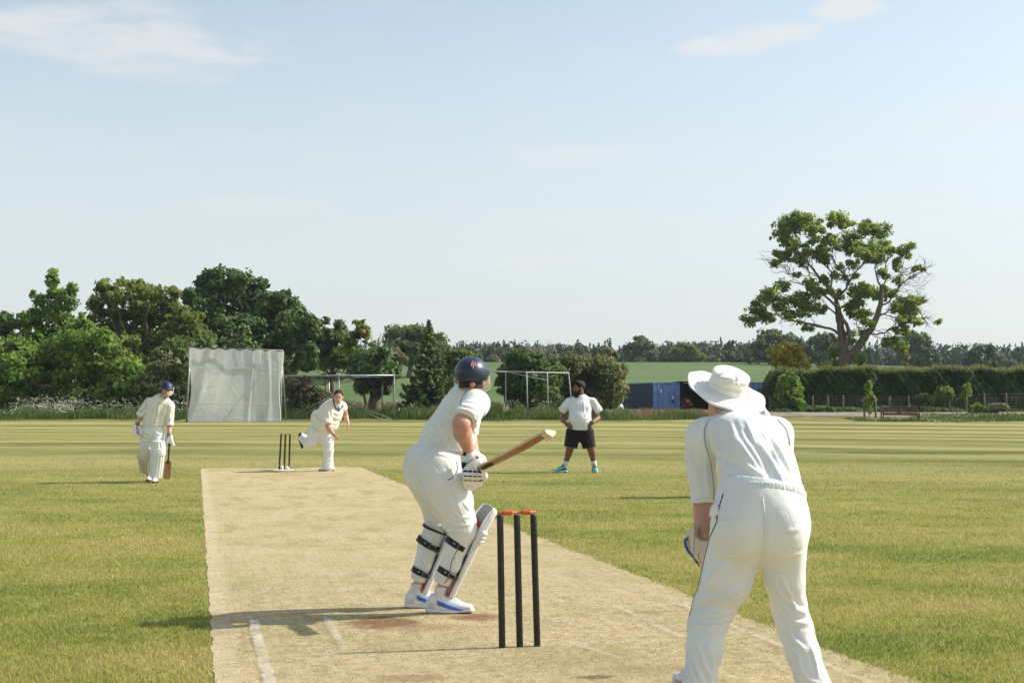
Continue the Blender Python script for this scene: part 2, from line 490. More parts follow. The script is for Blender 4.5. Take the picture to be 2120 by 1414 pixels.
# ------------------------------------------------------------------ blades of grass near the camera
def blade_mat(name):
    t = NT(name); c = t.attr('tint').outputs['Color']
    d = t.n('ShaderNodeBsdfDiffuse', {0: c}).outputs[0]
    tr = t.n('ShaderNodeBsdfTranslucent', {0: c}).outputs[0]
    return t.done(t.n('ShaderNodeMixShader', {0: .45, 1: d, 2: tr}).outputs[0])
BL = blade_mat('grass_blades')
def vnoise(x, y, s, seed):
    r = np.random.default_rng(seed); out = 0
    for k in range(7):
        a = r.uniform(0, 2 * pi); f = s * r.uniform(.5, 1.7)
        out = out + np.sin((x * cos(a) + y * sin(a)) * f + r.uniform(0, 6.28) + 1.3 * np.sin((x * sin(a) - y * cos(a)) * f * .6 + r.uniform(0, 6)))
    return out / 7
def blades(N, y0, y1, expo, hmin, hmax, wid, lean, pal, mask, name, seed):
    r = np.random.default_rng(seed)
    u = r.random(N)
    p = 2 - expo
    y = (y0 ** p + u * (y1 ** p - y0 ** p)) ** (1 / p)
    x = (r.random(N) * 2 - 1) * y * .40
    d = np.stack([x, y], 1) - NS
    v = d @ PV; uu_ = d @ PU
    k = mask(v, uu_) & (r.random(N) < np.clip((y1 - y) / (y1 * .6), 0, 1))
    x, y = x[k], y[k]; N = len(x)
    h = r.uniform(hmin, hmax, N); a = r.uniform(0, 2 * pi, N); la = r.uniform(0, 2 * pi, N); ll = np.abs(r.normal(0, lean, N)) * h
    w = wid * (.5 + np.minimum(y, 30) / 12) * r.uniform(.6, 1.3, N)
    B = np.stack([x, y, np.full(N, .002)], 1)
    s = np.stack([np.cos(a) * w, np.sin(a) * w, 0 * w], 1)
    tip = B + np.stack([np.cos(la) * ll, np.sin(la) * ll, h], 1)
    V = np.stack([B - s, B + s, tip], 1).reshape(-1, 3)
    T = np.arange(3 * N).reshape(-1, 3)
    n1 = .6 * vnoise(x * .55, y, 1.5, seed + 1) + .5 * vnoise(x * .7, y * 1.2, 4, seed + 3); n2 = vnoise(x, y, 9, seed + 2)
    q = np.clip(.47 + 1.35 * n1 + .35 * n2 + r.normal(0, .28, N), 0, .999)
    pal = np.array(pal); qi = q * (len(pal) - 1); i0 = qi.astype(int); f = (qi - i0)[:, None]
    c = pal[i0] * (1 - f) + pal[np.minimum(i0 + 1, len(pal) - 1)] * f
    c = c * r.uniform(.75, 1.25, N)[:, None]
    return put(name, V, None, T, BL, smooth=False, attrs={'tint': np.repeat(c, 3, 0)})
inp = lambda v, u: (v > L0 + .01 + np.abs(rng.normal(0, .02, len(v)))) & (v < R0 + .03 + rng.normal(0, .03, len(v))) & (u < 20.9)
o = blades(460000, 5.2, 34, 1.95, .010, .026, .0030, .9, [(.53, .455, .185), (.465, .42, .138), (.395, .388, .104), (.305, .342, .076), (.195, .270, .054)],
           lambda v, u: ~((v > L0 + rng.normal(0, .006, len(v)) - .004) & (v < R0 + rng.normal(0, .03, len(v))) & (u < 20.85)), 'lawn_grass', 11)
tag(o, 'short mown green and yellowing grass either side of the worn pitch', 'grass', kind='stuff')
o = blades(150000, 5.2, 22, 1.75, .003, .009, .0030, 2.0, [(.66, .55, .38), (.52, .42, .26), (.40, .32, .18), (.28, .205, .11), (.28, .28, .11)],
           inp, 'dry_stubble', 21)
tag(o, 'dry straw coloured stubble on the worn pitch', 'grass', kind='stuff')

# ------------------------------------------------------------------ gravel track beyond the boundary, by the hedge
t = NT('gravel'); P = t.pos()
c = t.mix(t.ramp(t.noise(P, 1.2, 5, .7), .35, .65), (.33, .27, .23, 1), (.24, .20, .165, 1))
c = t.mix(t.ramp(t.noise(P, .35, 4, .7), .52, .64), c, (.16, .16, .07, 1))
GRAV = t.done(t.princ(c, .95, .1, t.bump(t.noise(P, 14, 4, .7), .03)))
xs = np.linspace(9, 62, 70); P = np.zeros((70, 9, 3))
for i, x in enumerate(xs):
    a = 97.5 + .6 * sin(x * .35) + .4 * sin(x * .9) + max(0, x - 33) * .35; b = 109 + .5 * sin(x * .5 + 1)
    for j in range(9):
        y = a + (b - a) * j / 8
        P[i, j] = (x, y, float(terr(x, y)) + .03)
V, Q, T = MB().sheet(P).arrays()
tag(put('track', V, Q, T, GRAV), kind='structure')
# ------------------------------------------------------------------ foliage
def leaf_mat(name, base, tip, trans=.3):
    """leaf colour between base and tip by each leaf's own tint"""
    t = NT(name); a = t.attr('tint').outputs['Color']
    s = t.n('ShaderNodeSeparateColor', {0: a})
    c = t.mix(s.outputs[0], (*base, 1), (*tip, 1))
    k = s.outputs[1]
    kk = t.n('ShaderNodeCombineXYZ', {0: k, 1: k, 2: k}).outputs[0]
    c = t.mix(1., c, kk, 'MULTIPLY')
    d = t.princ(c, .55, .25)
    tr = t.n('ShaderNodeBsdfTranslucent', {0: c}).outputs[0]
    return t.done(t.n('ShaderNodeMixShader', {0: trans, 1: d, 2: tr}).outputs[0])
LM = {
    'ash': leaf_mat('ash_leaves', (0.142, 0.223, 0.041), (0.448, 0.526, 0.112), 0.55),
    'light': leaf_mat('light_leaves', (0.091, 0.195, 0.034), (0.335, 0.443, 0.086), .52),
    'willow': leaf_mat('olive_leaves', (0.098, 0.153, 0.034), (0.313, 0.373, 0.086), .52),
    'sycamore': leaf_mat('dark_leaves', (0.047, 0.107, 0.031), (0.140, 0.216, 0.056), .22),
    'mid': leaf_mat('mid_leaves', (0.073, 0.146, 0.036), (0.205, 0.270, 0.071), .52),
    'hawthorn': leaf_mat('hawthorn_leaves', (0.085, 0.146, 0.034), (0.259, 0.313, 0.086), .52),
    'rust': leaf_mat('rusty_leaves', (0.091, 0.127, 0.039), (0.297, 0.297, 0.108), .52),
    'spruce': leaf_mat('spruce_needles', (0.034, 0.081, 0.031), (0.184, 0.232, 0.056), .12),
    'far': leaf_mat('far_leaves', (0.065, 0.112, 0.045), (0.142, 0.189, 0.074), .2),
    'fardark': leaf_mat('far_needles', (0.045, 0.085, 0.045), (0.100, 0.139, 0.069), .15),
    'yellow': leaf_mat('yellow_leaves', (.30, .26, .03), (.66, .56, .08), 0.5),
    'blossom': leaf_mat('cream_blossom', (.44, .42, .22), (.68, .64, .40), .3),
    'pinkish': leaf_mat('pink_blossom', (.26, .21, .13), (.42, .35, .24), .3),
    'hedge': leaf_mat('hedge_leaves', (0.040, 0.092, 0.020), (0.142, 0.205, 0.044), .52),
    'hedgetop': leaf_mat('hedge_shoots', (.120, .160, .035), (.270, .280, .085), .4),
    'grassy': leaf_mat('rough_grass', (.060, .110, .022), (.150, .190, .055), .35),
    'seedy': leaf_mat('seeding_grass', (.135, .125, .045), (.300, .215, .130), .35),
    'umbel': leaf_mat('white_umbels', (.48, .48, .38), (.72, .71, .60), .3),
    'dead': leaf_mat('dry_twigs', (.12, .10, .06), (.24, .19, .12), .2),
}
def bark_mat(name, a, b):
    t = NT(name); o = t.pos()
    f = t.noise(t.scale(o, (5, 5, 1.2)), 1.0, 5, .7)
    c = t.mix(t.ramp(f, .3, .7), (*a, 1), (*b, 1))
    return t.done(t.princ(c, .9, .15, t.bump(f, .06)))
BARK = bark_mat('bark', (.095, .075, .052), (.215, .175, .125))
BARKD = bark_mat('dark_bark', (.045, .036, .028), (.095, .075, .055))
BARKP = bark_mat('pale_bark', (.26, .23, .19), (.42, .38, .32))

def leafquads(C, N, S, r, el=.62, droop=0.0):
    """diamond leaf sprays: centres, normals, sizes"""
    n = len(C)
    N = N / (np.linalg.norm(N, axis=1)[:, None] + 1e-9)
    A = r.normal(size=(n, 3)); A[:, 2] -= droop
    U = A - N * (A * N).sum(1)[:, None]; U /= np.linalg.norm(U, axis=1)[:, None] + 1e-9
    Vv = np.cross(N, U)
    S = S[:, None]
    bend = N * S * .25
    V = np.stack([C - U * S, C + Vv * S * el - bend, C + U * S, C - Vv * S * el - bend], 1).reshape(-1, 3)
    return V, np.arange(4 * n).reshape(-1, 4)

def clumps(lobes, r, leaf, cover, clump, shell=.62, flat=.75, rnd=.75):
    """lobes: (centre, radii3). Leaves gathered in clumps that fill the outer part of every lobe. returns C,N,S,tint"""
    Cs, Ns, Ss, Ts = [], [], [], []
    for c, rad in lobes:
        c = np.asarray(c); rad = np.asarray(rad)
        cl = min(clump, rad.min() * .75)
        area = 4 * pi * ((rad[0] * rad[1]) ** 1.6 / 3 + (rad[0] * rad[2]) ** 1.6 / 3 + (rad[1] * rad[2]) ** 1.6 / 3) ** (1 / 1.6)
        nc = max(3, int(area / (cl * cl * 2.1)))
        d = r.normal(size=(nc, 3)); d /= np.linalg.norm(d, axis=1)[:, None]
        rr = shell + (1 - shell) * r.random(nc) ** .6
        cc = c + d * rad * rr[:, None]
        cr = cl * r.uniform(.6, 1.25, nc)
        ct = r.uniform(.0, .75, nc)
        nl = max(4, int(cover * 4 * cl * cl / (leaf * leaf)))
        k = r.normal(size=(nc, nl, 3)); k /= np.linalg.norm(k, axis=2)[:, :, None]
        q = r.random((nc, nl)) ** .45
        loc = k * q[:, :, None] * cr[:, None, None]
        loc[:, :, 2] *= flat
        C = (cc[:, None] + loc).reshape(-1, 3)
        N = (k * .9 + d[:, None] * .5 + np.array([0, 0, .35]) + r.normal(size=k.shape) * rnd).reshape(-1, 3)
        S = leaf * r.uniform(.55, 1.3, nc * nl)
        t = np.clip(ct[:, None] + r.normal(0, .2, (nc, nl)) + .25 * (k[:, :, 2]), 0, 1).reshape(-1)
        b = np.repeat(r.uniform(.8, 1.2, nc), nl) * r.uniform(.8, 1.2, nc * nl)
        Cs.append(C); Ns.append(N); Ss.append(S); Ts.append(np.stack([t, b, 0 * b], 1))
    return np.concatenate(Cs), np.concatenate(Ns), np.concatenate(Ss), np.concatenate(Ts)

def crown(name, parent, lobes, mat, leaf, cover, clump, seed, **kw):
    leaf = leaf * .78
    r = np.random.default_rng(seed)
    el = kw.pop('el', .62); droop = kw.pop('droop', 0.)
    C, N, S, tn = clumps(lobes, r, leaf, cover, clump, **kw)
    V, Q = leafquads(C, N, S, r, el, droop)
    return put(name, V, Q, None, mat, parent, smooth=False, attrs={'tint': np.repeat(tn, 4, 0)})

def plobes(L, Y, r, spread=.35, depth=.85):
    """lobes given as photo pixels (x, y, rx, ry) -> world"""
    L = np.array(L, float); m = PPM(Y)
    w = (L[:, 0] + L[:, 2]).max() - (L[:, 0] - L[:, 2]).min()
    out = []
    for x, y, rx, ry in L:
        dy = r.uniform(-1, 1) * spread * w / m * .5
        out.append((W(x, y, Y + dy), (rx / m, max(rx, ry) / m * depth, ry / m)))
    return out
def wiggle(pts, r, amt, k=5):
    """subdivide a polyline and roughen it"""
    pts = np.asarray(pts, float); out = []
    for a, b in zip(pts[:-1], pts[1:]):
        L = np.linalg.norm(b - a)
        for i in range(k):
            out.append(a + (b - a) * i / k + (r.normal(0, amt * L, 3) if i else 0))
    out.append(pts[-1]); return np.array(out)
def base_at(px, Y):
    x = (px - CX) / F * Y
    return np.array([x, Y, float(terr(x, Y))])

def tree(name, label, kind, L, Y, seed, leaf=.34, cover=1.5, clump=1.3, trunk=None, r0=.35, bark=None, group=None, cat='tree', blossom=0, spread=.35, limbs=8, blossom_mat='blossom', **kw):
    """a tree or shrub: crown of leaf clumps in the given lobes, trunk and limbs reaching into them"""
    r = np.random.default_rng(seed)
    L = [tuple(l) for l in L]
    bx = trunk if trunk is not None else sum(l[0] for l in L) / len(L)
    b = base_at(bx, Y)
    root = empty(name, b, label, cat, group)
    lobes = plobes(L, Y, r, spread)
    crown('crown', root, lobes, LM[kind], leaf, cover, clump, seed + 1, **kw)
    if blossom:
        crown('blossom', root, [(c, np.array(d) * 1.03) for c, d in lobes], LM[blossom_mat], leaf * .55, blossom, clump * .6, seed + 2, shell=.92)
    top = np.mean([c for c, _ in lobes], 0)
    mb = MB()
    hub = b + (top - b) * .62
    mb.tube(wiggle([b - [0, 0, .2], b + (hub - b) * .5, hub], r, .02, 4), np.linspace(r0 * 1.25, r0 * .6, 9), 8)
    for c, d in (lobes if len(lobes) <= limbs else [lobes[i] for i in r.choice(len(lobes), limbs, replace=False)]):
        s = b + (hub - b) * r.uniform(.5, 1)
        m = (s + c) / 2 + np.array([0, 0, -.06 * np.linalg.norm(c - s)])
        mb.tube(wiggle([s, m, c], r, .05, 4), np.linspace(r0 * .45, r0 * .1, 9), 6)
    putb('trunk', mb, bark or BARK, root)
    return root

BOUND = 'trees and shrubs along the boundary'
# --- left of the sight screen
tree('dark_tree', 'dark tree cut off by the left edge of the photo, behind the parsley', 'sycamore',
     [(-25, 690, 40, 60), (-15, 760, 50, 60), (20, 815, 50, 45), (-30, 840, 60, 40), (0, 665, 18, 22)], 112, 31, leaf=.30, trunk=-20, group=BOUND)
tree('ash_tree', 'tall thin light green tree with a narrow pointed top, left of the field', 'light',
     [(107, 580, 15, 22), (118, 620, 24, 24), (150, 600, 10, 16), (148, 632, 14, 18), (90, 628, 16, 18), (66, 607, 8, 8), (62, 650, 20, 16), (100, 660, 38, 24), (140, 668, 22, 22), (50, 668, 22, 18), (66, 700, 34, 22), (110, 700, 40, 22), (150, 705, 26, 24), (95, 735, 60, 26), (24, 665, 14, 14), (170, 660, 10, 12), (185, 690, 20, 14)],
     112, 32, leaf=.26, cover=1.15, clump=.85, trunk=118, r0=.28, group=BOUND, shell=.45)
tree('leafy_shrub', 'broad bright green shrub below the narrow pointed tree', 'light',
     [(40, 750, 45, 45), (95, 760, 55, 45), (150, 740, 45, 45), (200, 725, 40, 35), (235, 770, 55, 50), (180, 790, 60, 45), (110, 810, 70, 40), (50, 810, 50, 40), (250, 815, 55, 35), (175, 690, 30, 25), (290, 790, 35, 40), (215, 705, 12, 26), (20, 780, 40, 50), (-10, 740, 30, 40)], 106, 33, leaf=.28, clump=1.1, trunk=140, r0=.3, group=BOUND)
tree('windswept_tree', 'olive green windswept tree with airy twigs, between pointed tree and dark sycamore', 'willow',
     [(225, 605, 28, 22), (270, 596, 32, 20), (310, 602, 30, 20), (345, 615, 28, 22), (215, 640, 28, 26), (260, 632, 38, 26), (310, 640, 40, 28), (355, 650, 32, 28), (385, 672, 32, 28), (240, 680, 45, 30), (300, 690, 55, 36), (360, 700, 48, 34), (410, 705, 30, 28), (250, 725, 50, 36), (310, 745, 50, 40), (375, 740, 45, 36), (425, 715, 18, 22), (190, 660, 12, 14), (195, 625, 10, 12)],
     118, 34, leaf=.30, cover=1.15, clump=.95, trunk=300, r0=.35, group=BOUND, shell=.5, limbs=16)
tree('sycamore_tree', 'largest dark green tree with dense rounded crown, behind the white sight screen', 'sycamore',
     [(470, 580, 50, 28), (432, 590, 26, 22), (520, 595, 34, 20), (545, 590, 14, 12), (410, 615, 35, 22), (395, 640, 28, 28), (450, 635, 50, 30), (505, 640, 45, 30), (555, 645, 40, 30), (600, 655, 30, 28), (430, 680, 50, 36), (490, 690, 55, 40), (560, 695, 55, 40), (615, 690, 38, 40), (640, 680, 20, 28), (450, 725, 60, 36), (530, 735, 60, 36), (610, 730, 45, 34), (585, 620, 22, 18), (640, 735, 20, 30)],
     124, 35, leaf=.32, cover=1.9, clump=1.25, trunk=520, r0=.6, bark=BARKD, group=BOUND)
tree('hawthorn', 'hawthorn shrub with cream blossom between the young batter and the sight screen', 'hawthorn',
     [(360, 740, 36, 30), (400, 728, 36, 26), (345, 775, 30, 34), (390, 780, 40, 40), (350, 820, 34, 34), (400, 825, 40, 34), (430, 740, 22, 24), (315, 800, 30, 40)], 103, 36, leaf=.24, clump=.9, trunk=370, r0=.2, group=BOUND, blossom=.28)
tree('round_tree', 'mid green tree right of the sycamore, topped by one thin tuft', 'mid',
     [(690, 690, 26, 26), (668, 712, 24, 28), (705, 720, 22, 26), (690, 738, 34, 24), (672, 664, 8, 8), (715, 745, 16, 16), (655, 730, 16, 26)], 132, 37, leaf=.32, trunk=690, r0=.3, group=BOUND)
tree('sparse_tree', 'thin straggly tree with a tuft on a bare leaning stem, where the ball flies', 'willow',
     [(745, 672, 14, 14), (756, 685, 14, 14), (742, 690, 10, 12), (730, 702, 14, 14), (718, 720, 18, 18), (735, 730, 18, 18), (760, 700, 8, 10), (715, 750, 18, 12), (770, 715, 8, 8)], 110, 38, leaf=.24, cover=1.0, clump=.7, trunk=760, r0=.14, group=BOUND, shell=.3)
tree('holly_tree', 'dark bushy tree on a short thick trunk behind the net cage', 'sycamore',
     [(770, 750, 34, 28), (745, 760, 26, 26), (795, 765, 28, 24), (775, 790, 38, 26), (812, 760, 14, 12), (755, 790, 20, 20), (785, 735, 22, 16)], 104, 39, leaf=.26, clump=.9, trunk=776, r0=.5, group=BOUND, limbs=5)
# dead pale tree
r = np.random.default_rng(5)
b = base_at(778, 106)
root = empty('dead_tree', b, 'pale leafless dead tree sticking up out of the dark bushy tree', 'tree', BOUND)
mb = MB(); Y = 106
for pts, ra in (([(778, 770), (780, 740), (783, 715), (784, 700)], (.22, .06)), ([(780, 735), (772, 710), (766, 690)], (.08, .03)), ([(782, 722), (792, 700), (797, 688)], (.07, .02)), ([(783, 712), (788, 690)], (.05, .02)),
                ([(781, 742), (800, 722), (818, 705), (830, 698)], (.08, .02)), ([(800, 722), (803, 700)], (.04, .02)), ([(772, 710), (770, 682)], (.04, .015)), ([(766, 690), (758, 680)], (.03, .015)), ([(781, 750), (806, 738), (822, 730)], (.06, .02))):
    P = wiggle([W(x, y, Y + r.normal(0, .3)) for x, y in pts], r, .04, 3)
    mb.tube(P, np.linspace(ra[0], ra[1], len(P)), 6)
mb.tube([b - [0, 0, .2], W(778, 770, Y)], [.3, .22], 7)
putb('trunk', mb, BARKP, root)
tree('clump_tree', 'rounded dense green tree on the hill left of the spruce', 'mid',
     [(840, 700, 36, 26), (820, 715, 24, 24), (865, 715, 32, 28), (840, 730, 40, 24), (895, 705, 24, 24), (915, 728, 20, 24), (870, 690, 26, 16)], 220, 40, leaf=.5, clump=1.9, trunk=845, r0=.4, group='trees on the hill', limbs=5)
tree('gorse_shrub', 'brownish shrub on the hill beneath the rounded tree', 'rust', [(815, 732, 14, 12), (805, 742, 14, 10), (828, 742, 12, 10)], 190, 41, leaf=.35, clump=1., r0=.1, group='shrubs on the hill', cat='shrub', limbs=3)
tree('gorse_shrub', 'rusty and green shrub at the hill top, right of the sight screen', 'rust', [(600, 755, 18, 16), (590, 775, 14, 14), (640, 750, 22, 12), (665, 752, 16, 11)], 150, 42, leaf=.3, clump=.9, r0=.1, group='shrubs on the hill', cat='shrub', limbs=3)
tree('gorse_shrub', 'pale blossoming shrub at the hill top beside the straggly tree', 'hawthorn', [(690, 750, 14, 8), (706, 748, 12, 10), (625, 745, 14, 9)], 165, 43, leaf=.3, clump=.8, r0=.1, group='shrubs on the hill', cat='shrub', limbs=3, blossom=.2, blossom_mat='pinkish')
tree('bramble', 'brown and green bramble thicket inside the left net cage', 'rust', [(620, 800, 30, 22), (605, 830, 26, 24), (640, 825, 34, 26), (665, 830, 22, 18), (600, 800, 14, 18)], 101, 44, leaf=.2, cover=1.0, clump=.7, r0=.08, group=BOUND, cat='shrub', limbs=8, blossom=.25, blossom_mat='pinkish', shell=.4)

# --- spruce
def conifer(name, label, px, ytop, ybot, halfw, Y, seed, tiers=26, mat='spruce', leaf=.22, group=None, lean=0.):
    r = np.random.default_rng(seed)
    b = base_at(px, Y); m = PPM(Y)
    top = W(px + lean, ytop, Y); H = top[2] - b[2]
    z0 = W(px, ybot, Y)[2]; R = halfw / m
    root = empty(name, b, label, 'tree', group)
    Cs, Ns, Ss, Ts = [], [], [], []
    for i in range(tiers):
        f = (i + r.uniform(-.3, .3)) / tiers
        f = min(max(f, 0), .985)
        z = top[2] - (top[2] - z0) * f
        rad = R * (f ** .95) * r.uniform(.78, 1.10) + .06
        nb = int(5 + 8 * f)
        for k in range(nb):
            a = 2 * pi * (k + r.uniform(-.4, .4)) / nb + i
            L = rad * r.uniform(.7, 1.12)
            n = int(14 + 95 * L / R * (.5 + f))
            s = r.random(n) ** .6
            droop = -.34 * L * s + .30 * L * s ** 3
            dirv = np.array([cos(a), sin(a), 0]); perp = np.array([-sin(a), cos(a), 0])
            wd = r.normal(0, .10 * L + .03, n) * (1.08 - s)
            p = np.array([b[0], b[1], z]) + dirv * (s * L)[:, None] + perp * wd[:, None]
            p[:, 2] += droop + r.normal(0, .05, n) - np.abs(wd) * .35
            p[:, :2] += (top[:2] - b[:2]) * (1 - f)
            Cs.append(p); Ns.append(np.array([0, 0, 1.]) + dirv * .5 + r.normal(0, .55, (n, 3)))
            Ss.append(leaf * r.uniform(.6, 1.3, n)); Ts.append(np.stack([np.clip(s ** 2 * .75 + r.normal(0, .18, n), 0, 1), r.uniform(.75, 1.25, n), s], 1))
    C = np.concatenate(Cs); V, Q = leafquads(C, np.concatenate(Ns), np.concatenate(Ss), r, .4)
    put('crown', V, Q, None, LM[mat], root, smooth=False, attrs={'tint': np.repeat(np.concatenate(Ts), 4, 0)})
    putb('trunk', MB().tube([b - [0, 0, .2], (b + top) / 2, top + [0, 0, .1]], [.26, .15, .02], 8), BARKD, root)
    return root
conifer('spruce_tree', 'dark green spruce with a pointed top, left of the batsman', 888, 664, 842, 66, 102, 51, group=BOUND, tiers=25, leaf=.15)
tree('holly_shrub', 'green shrub just behind the batsman helmet, right of the spruce', 'hawthorn', [(940, 745, 26, 18), (958, 738, 20, 12), (935, 770, 20, 24), (945, 800, 25, 30)], 112, 52, leaf=.26, clump=.9, r0=.12, group=BOUND, limbs=4)
# --- behind the right-hand cage
tree('yew_shrub', 'large dark green bush with lighter top, inside the right net cage', 'mid',
     [(1085, 750, 36, 22), (1060, 775, 30, 26), (1105, 775, 38, 28), (1075, 805, 42, 28), (1120, 810, 38, 28), (1145, 770, 26, 24), (1100, 738, 22, 12), (1040, 800, 14, 14), (1090, 830, 40, 16)], 104, 53, leaf=.26, cover=1.7, clump=.95, trunk=1095, r0=.25, bark=BARKD, group=BOUND)
tree('thorn_shrub', 'reddish brown and olive thorn bush behind the man in the white t-shirt', 'rust',
     [(1190, 760, 34, 24), (1230, 755, 34, 26), (1262, 765, 28, 26), (1200, 795, 42, 32), (1250, 800, 38, 32), (1170, 790, 26, 30), (1280, 775, 16, 16), (1215, 830, 44, 20), (1150, 825, 20, 24), (1260, 735, 18, 12), (1290, 765, 10, 12)], 108, 54, leaf=.24, cover=1.35, clump=.85, trunk=1220, r0=.2, group=BOUND, shell=.45)
tree('thorn_shrub', 'dark leafy bush low between container and thorn bush', 'sycamore', [(1265, 825, 26, 18), (1240, 835, 22, 14), (1180, 825, 22, 22)], 111, 55, leaf=.24, clump=.8, r0=.1, group=BOUND, limbs=4, cat='shrub')

# --- trees along the top of the hill
HILL = 'trees on the hill'
def far(name, label, kind, L, Y, seed, **kw):
    return tree(name, label, kind, L, Y, seed, leaf=kw.pop('leaf', .6), clump=kw.pop('clump', 2.6), cover=kw.pop('cover', 1.5), r0=kw.pop('r0', .4), group=HILL, limbs=kw.pop('limbs', 5), **kw)
far('oak_tree', 'rounded tree with spreading layered crown on the hill above the container', 'far', [(1322, 712, 22, 14), (1308, 728, 16, 14), (1335, 728, 24, 16), (1320, 743, 28, 10), (1345, 742, 14, 10)], 352, 61, trunk=1325)
far('olive_tree', 'yellowish olive round tree on the hill, left of the keeper hat', 'willow', [(1415, 728, 24, 14), (1400, 740, 24, 12), (1435, 740, 26, 12), (1418, 722, 16, 10)], 352, 62, trunk=1418)
far('pine_tree', 'small dark tree with a tufted top on the hill above the keeper hat', 'fardark', [(1512, 713, 9, 6), (1510, 728, 16, 9), (1500, 740, 20, 11), (1530, 742, 20, 10), (1520, 736, 14, 10)], 352, 63, trunk=1512)
far('oak_tree', 'broad dark oak behind the yellow tree', 'far', [(1600, 702, 34, 18), (1575, 716, 24, 18), (1630, 712, 32, 20), (1655, 722, 18, 20), (1600, 730, 42, 20), (1560, 738, 16, 14), (1645, 742, 22, 12)], 300, 64, trunk=1605)
far('oak_tree', 'airy tree half hidden by the trunk of the large ash', 'far', [(1705, 702, 28, 12), (1690, 718, 22, 16), (1725, 718, 26, 18), (1705, 735, 26, 16)], 290, 65, trunk=1705, cover=1.1)
far('oak_tree', 'dark tree with irregular top just right of the large ash', 'far', [(1895, 700, 30, 13), (1880, 718, 24, 18), (1910, 718, 18, 18), (1890, 738, 28, 18), (1925, 745, 18, 12)], 300, 66, trunk=1890)
far('oak_tree', 'round compact tree standing alone on the skyline near the right edge', 'far', [(2035, 728, 26, 14), (2018, 742, 20, 14), (2052, 742, 22, 14), (2035, 752, 34, 10)], 300, 67, trunk=2035)
far('oak_tree', 'small round tree left of the container on the skyline', 'far', [(1243, 728, 20, 10), (1230, 738, 20, 10), (1262, 735, 16, 10)], 360, 68, trunk=1243)
far('oak_tree', 'small rounded tree on the skyline above the thorn bush', 'far', [(1200, 727, 18, 10), (1190, 738, 18, 10), (1212, 738, 16, 10)], 356, 69, trunk=1200)
far('oak_tree', 'small rounded skyline tree right of the spruce top', 'far', [(968, 728, 16, 10), (955, 740, 18, 10), (985, 738, 14, 10)], 352, 70, trunk=968)
for i, (x, y, w, lab) in enumerate(((1022, 744, 10, 'small pale blossoming shrub on the skyline right of the helmet'), (1325, 748, 10, 'small brown shrub below the layered skyline tree'), (1477, 744, 10, 'small pinkish shrub on the skyline above the keeper hat'), (2090, 752, 14, 'dull green shrub on the skyline at the right edge'))):
    tree('hill_shrub', lab, ('hawthorn', 'rust', 'hawthorn', 'far')[i], [(x, y, w, 7), (x + w * .5, y + 3, w * .7, 5)], 338, 80 + i, leaf=.5, clump=1.2, r0=.12, group='shrubs on the hill', cat='shrub', limbs=2, blossom=(.5, 0, .6, 0)[i], blossom_mat='pinkish')
# single firs standing up from the plantation
for i, (x, yt, lab) in enumerate(((1072, 718, 'tallest single fir on the skyline left of the thorn bush'), (1012, 728, 'small fir on the skyline right of the helmet'), (1797, 726, 'small fir on the skyline right of the ash trunk'), (1450, 730, 'small fir on the skyline between olive tree and tufted tree'))):
    conifer('fir_tree', lab, x, yt, 756, 9, 372, 90 + i, tiers=9, mat='fardark', leaf=.8, group='single firs on the skyline')
# bare-topped trees above the cage
b = base_at(1130, 180); root = empty('bare_tree', b, 'thin half bare tree showing twigs on the skyline behind the net cage', 'tree', HILL)
mb = MB(); r = np.random.default_rng(8)
for x0 in (1105, 1118, 1130, 1142, 1152):
    P = wiggle([W(1130 + (x0 - 1130) * .4, 770, 180), W(x0, 740, 180), W(x0 + r.normal(0, 5), 716, 180)], r, .04, 4); mb.tube(P, np.linspace(.2, .03, len(P)), 5)
    for k in range(5):
        s = P[r.integers(3, 8)]; mb.tube(wiggle([s, s + np.array([r.normal(0, .8), r.normal(0, .5), r.uniform(.4, 1.3)])], r, .08, 3), np.linspace(.05, .02, 4), 4)
putb('trunk', mb, BARKP, root)
crown('crown', root, plobes([(1100, 730, 8, 10), (1140, 735, 12, 12), (1118, 745, 12, 12), (1150, 728, 6, 5)], 180, r), LM['dead'], .25, .35, .9, 99, shell=.1)

# plantation far off on the skyline: one mass of small conifers and rounded crowns
r = np.random.default_rng(77); Cs, Ns, Ss, Ts = [], [], [], []
for k in range(1500):
    px = r.uniform(560, 2260); Y = r.uniform(376, 440)
    if k % 3: px = r.choice([r.uniform(930, 1200), r.uniform(1760, 2260), r.uniform(1340, 1560)])
    b = base_at(px, Y)
    con = r.random() < .38 + .3 * sin(px * .021)
    H = r.uniform(4.6, 8.2) if con else r.uniform(4.6, 7.4)
    if px > 1760: H *= 1.1
    n = 90
    f = r.random(n) ** .7; a = r.uniform(0, 2 * pi, n)
    rad = (1.9 * f if con else 2.9 * np.sqrt(np.clip(1 - (2 * f - 1) ** 2, 0, 1)) + .3) * r.uniform(.5, 1.05, n)
    p = b + np.stack([np.cos(a) * rad, np.sin(a) * rad, H * (1 - f)], 1)
    Cs.append(p); Ns.append(np.stack([np.cos(a), np.sin(a), np.full(n, .5)], 1) + r.normal(0, .5, (n, 3)))
    Ss.append(r.uniform(.35, .75, n)); tt = r.uniform(0, .7)
    Ts.append(np.stack([np.clip(tt + r.normal(0, .15, n), 0, 1), r.uniform(.8, 1.2, n), f], 1))
V, Q = leafquads(np.concatenate(Cs), np.concatenate(Ns), np.concatenate(Ss), r, .5)
o = put('plantation', V, Q, None, LM['fardark'], smooth=False, attrs={'tint': np.repeat(np.concatenate(Ts), 4, 0)})
tag(o, 'distant conifer plantation along the skyline of the hill', 'woodland', kind='stuff')

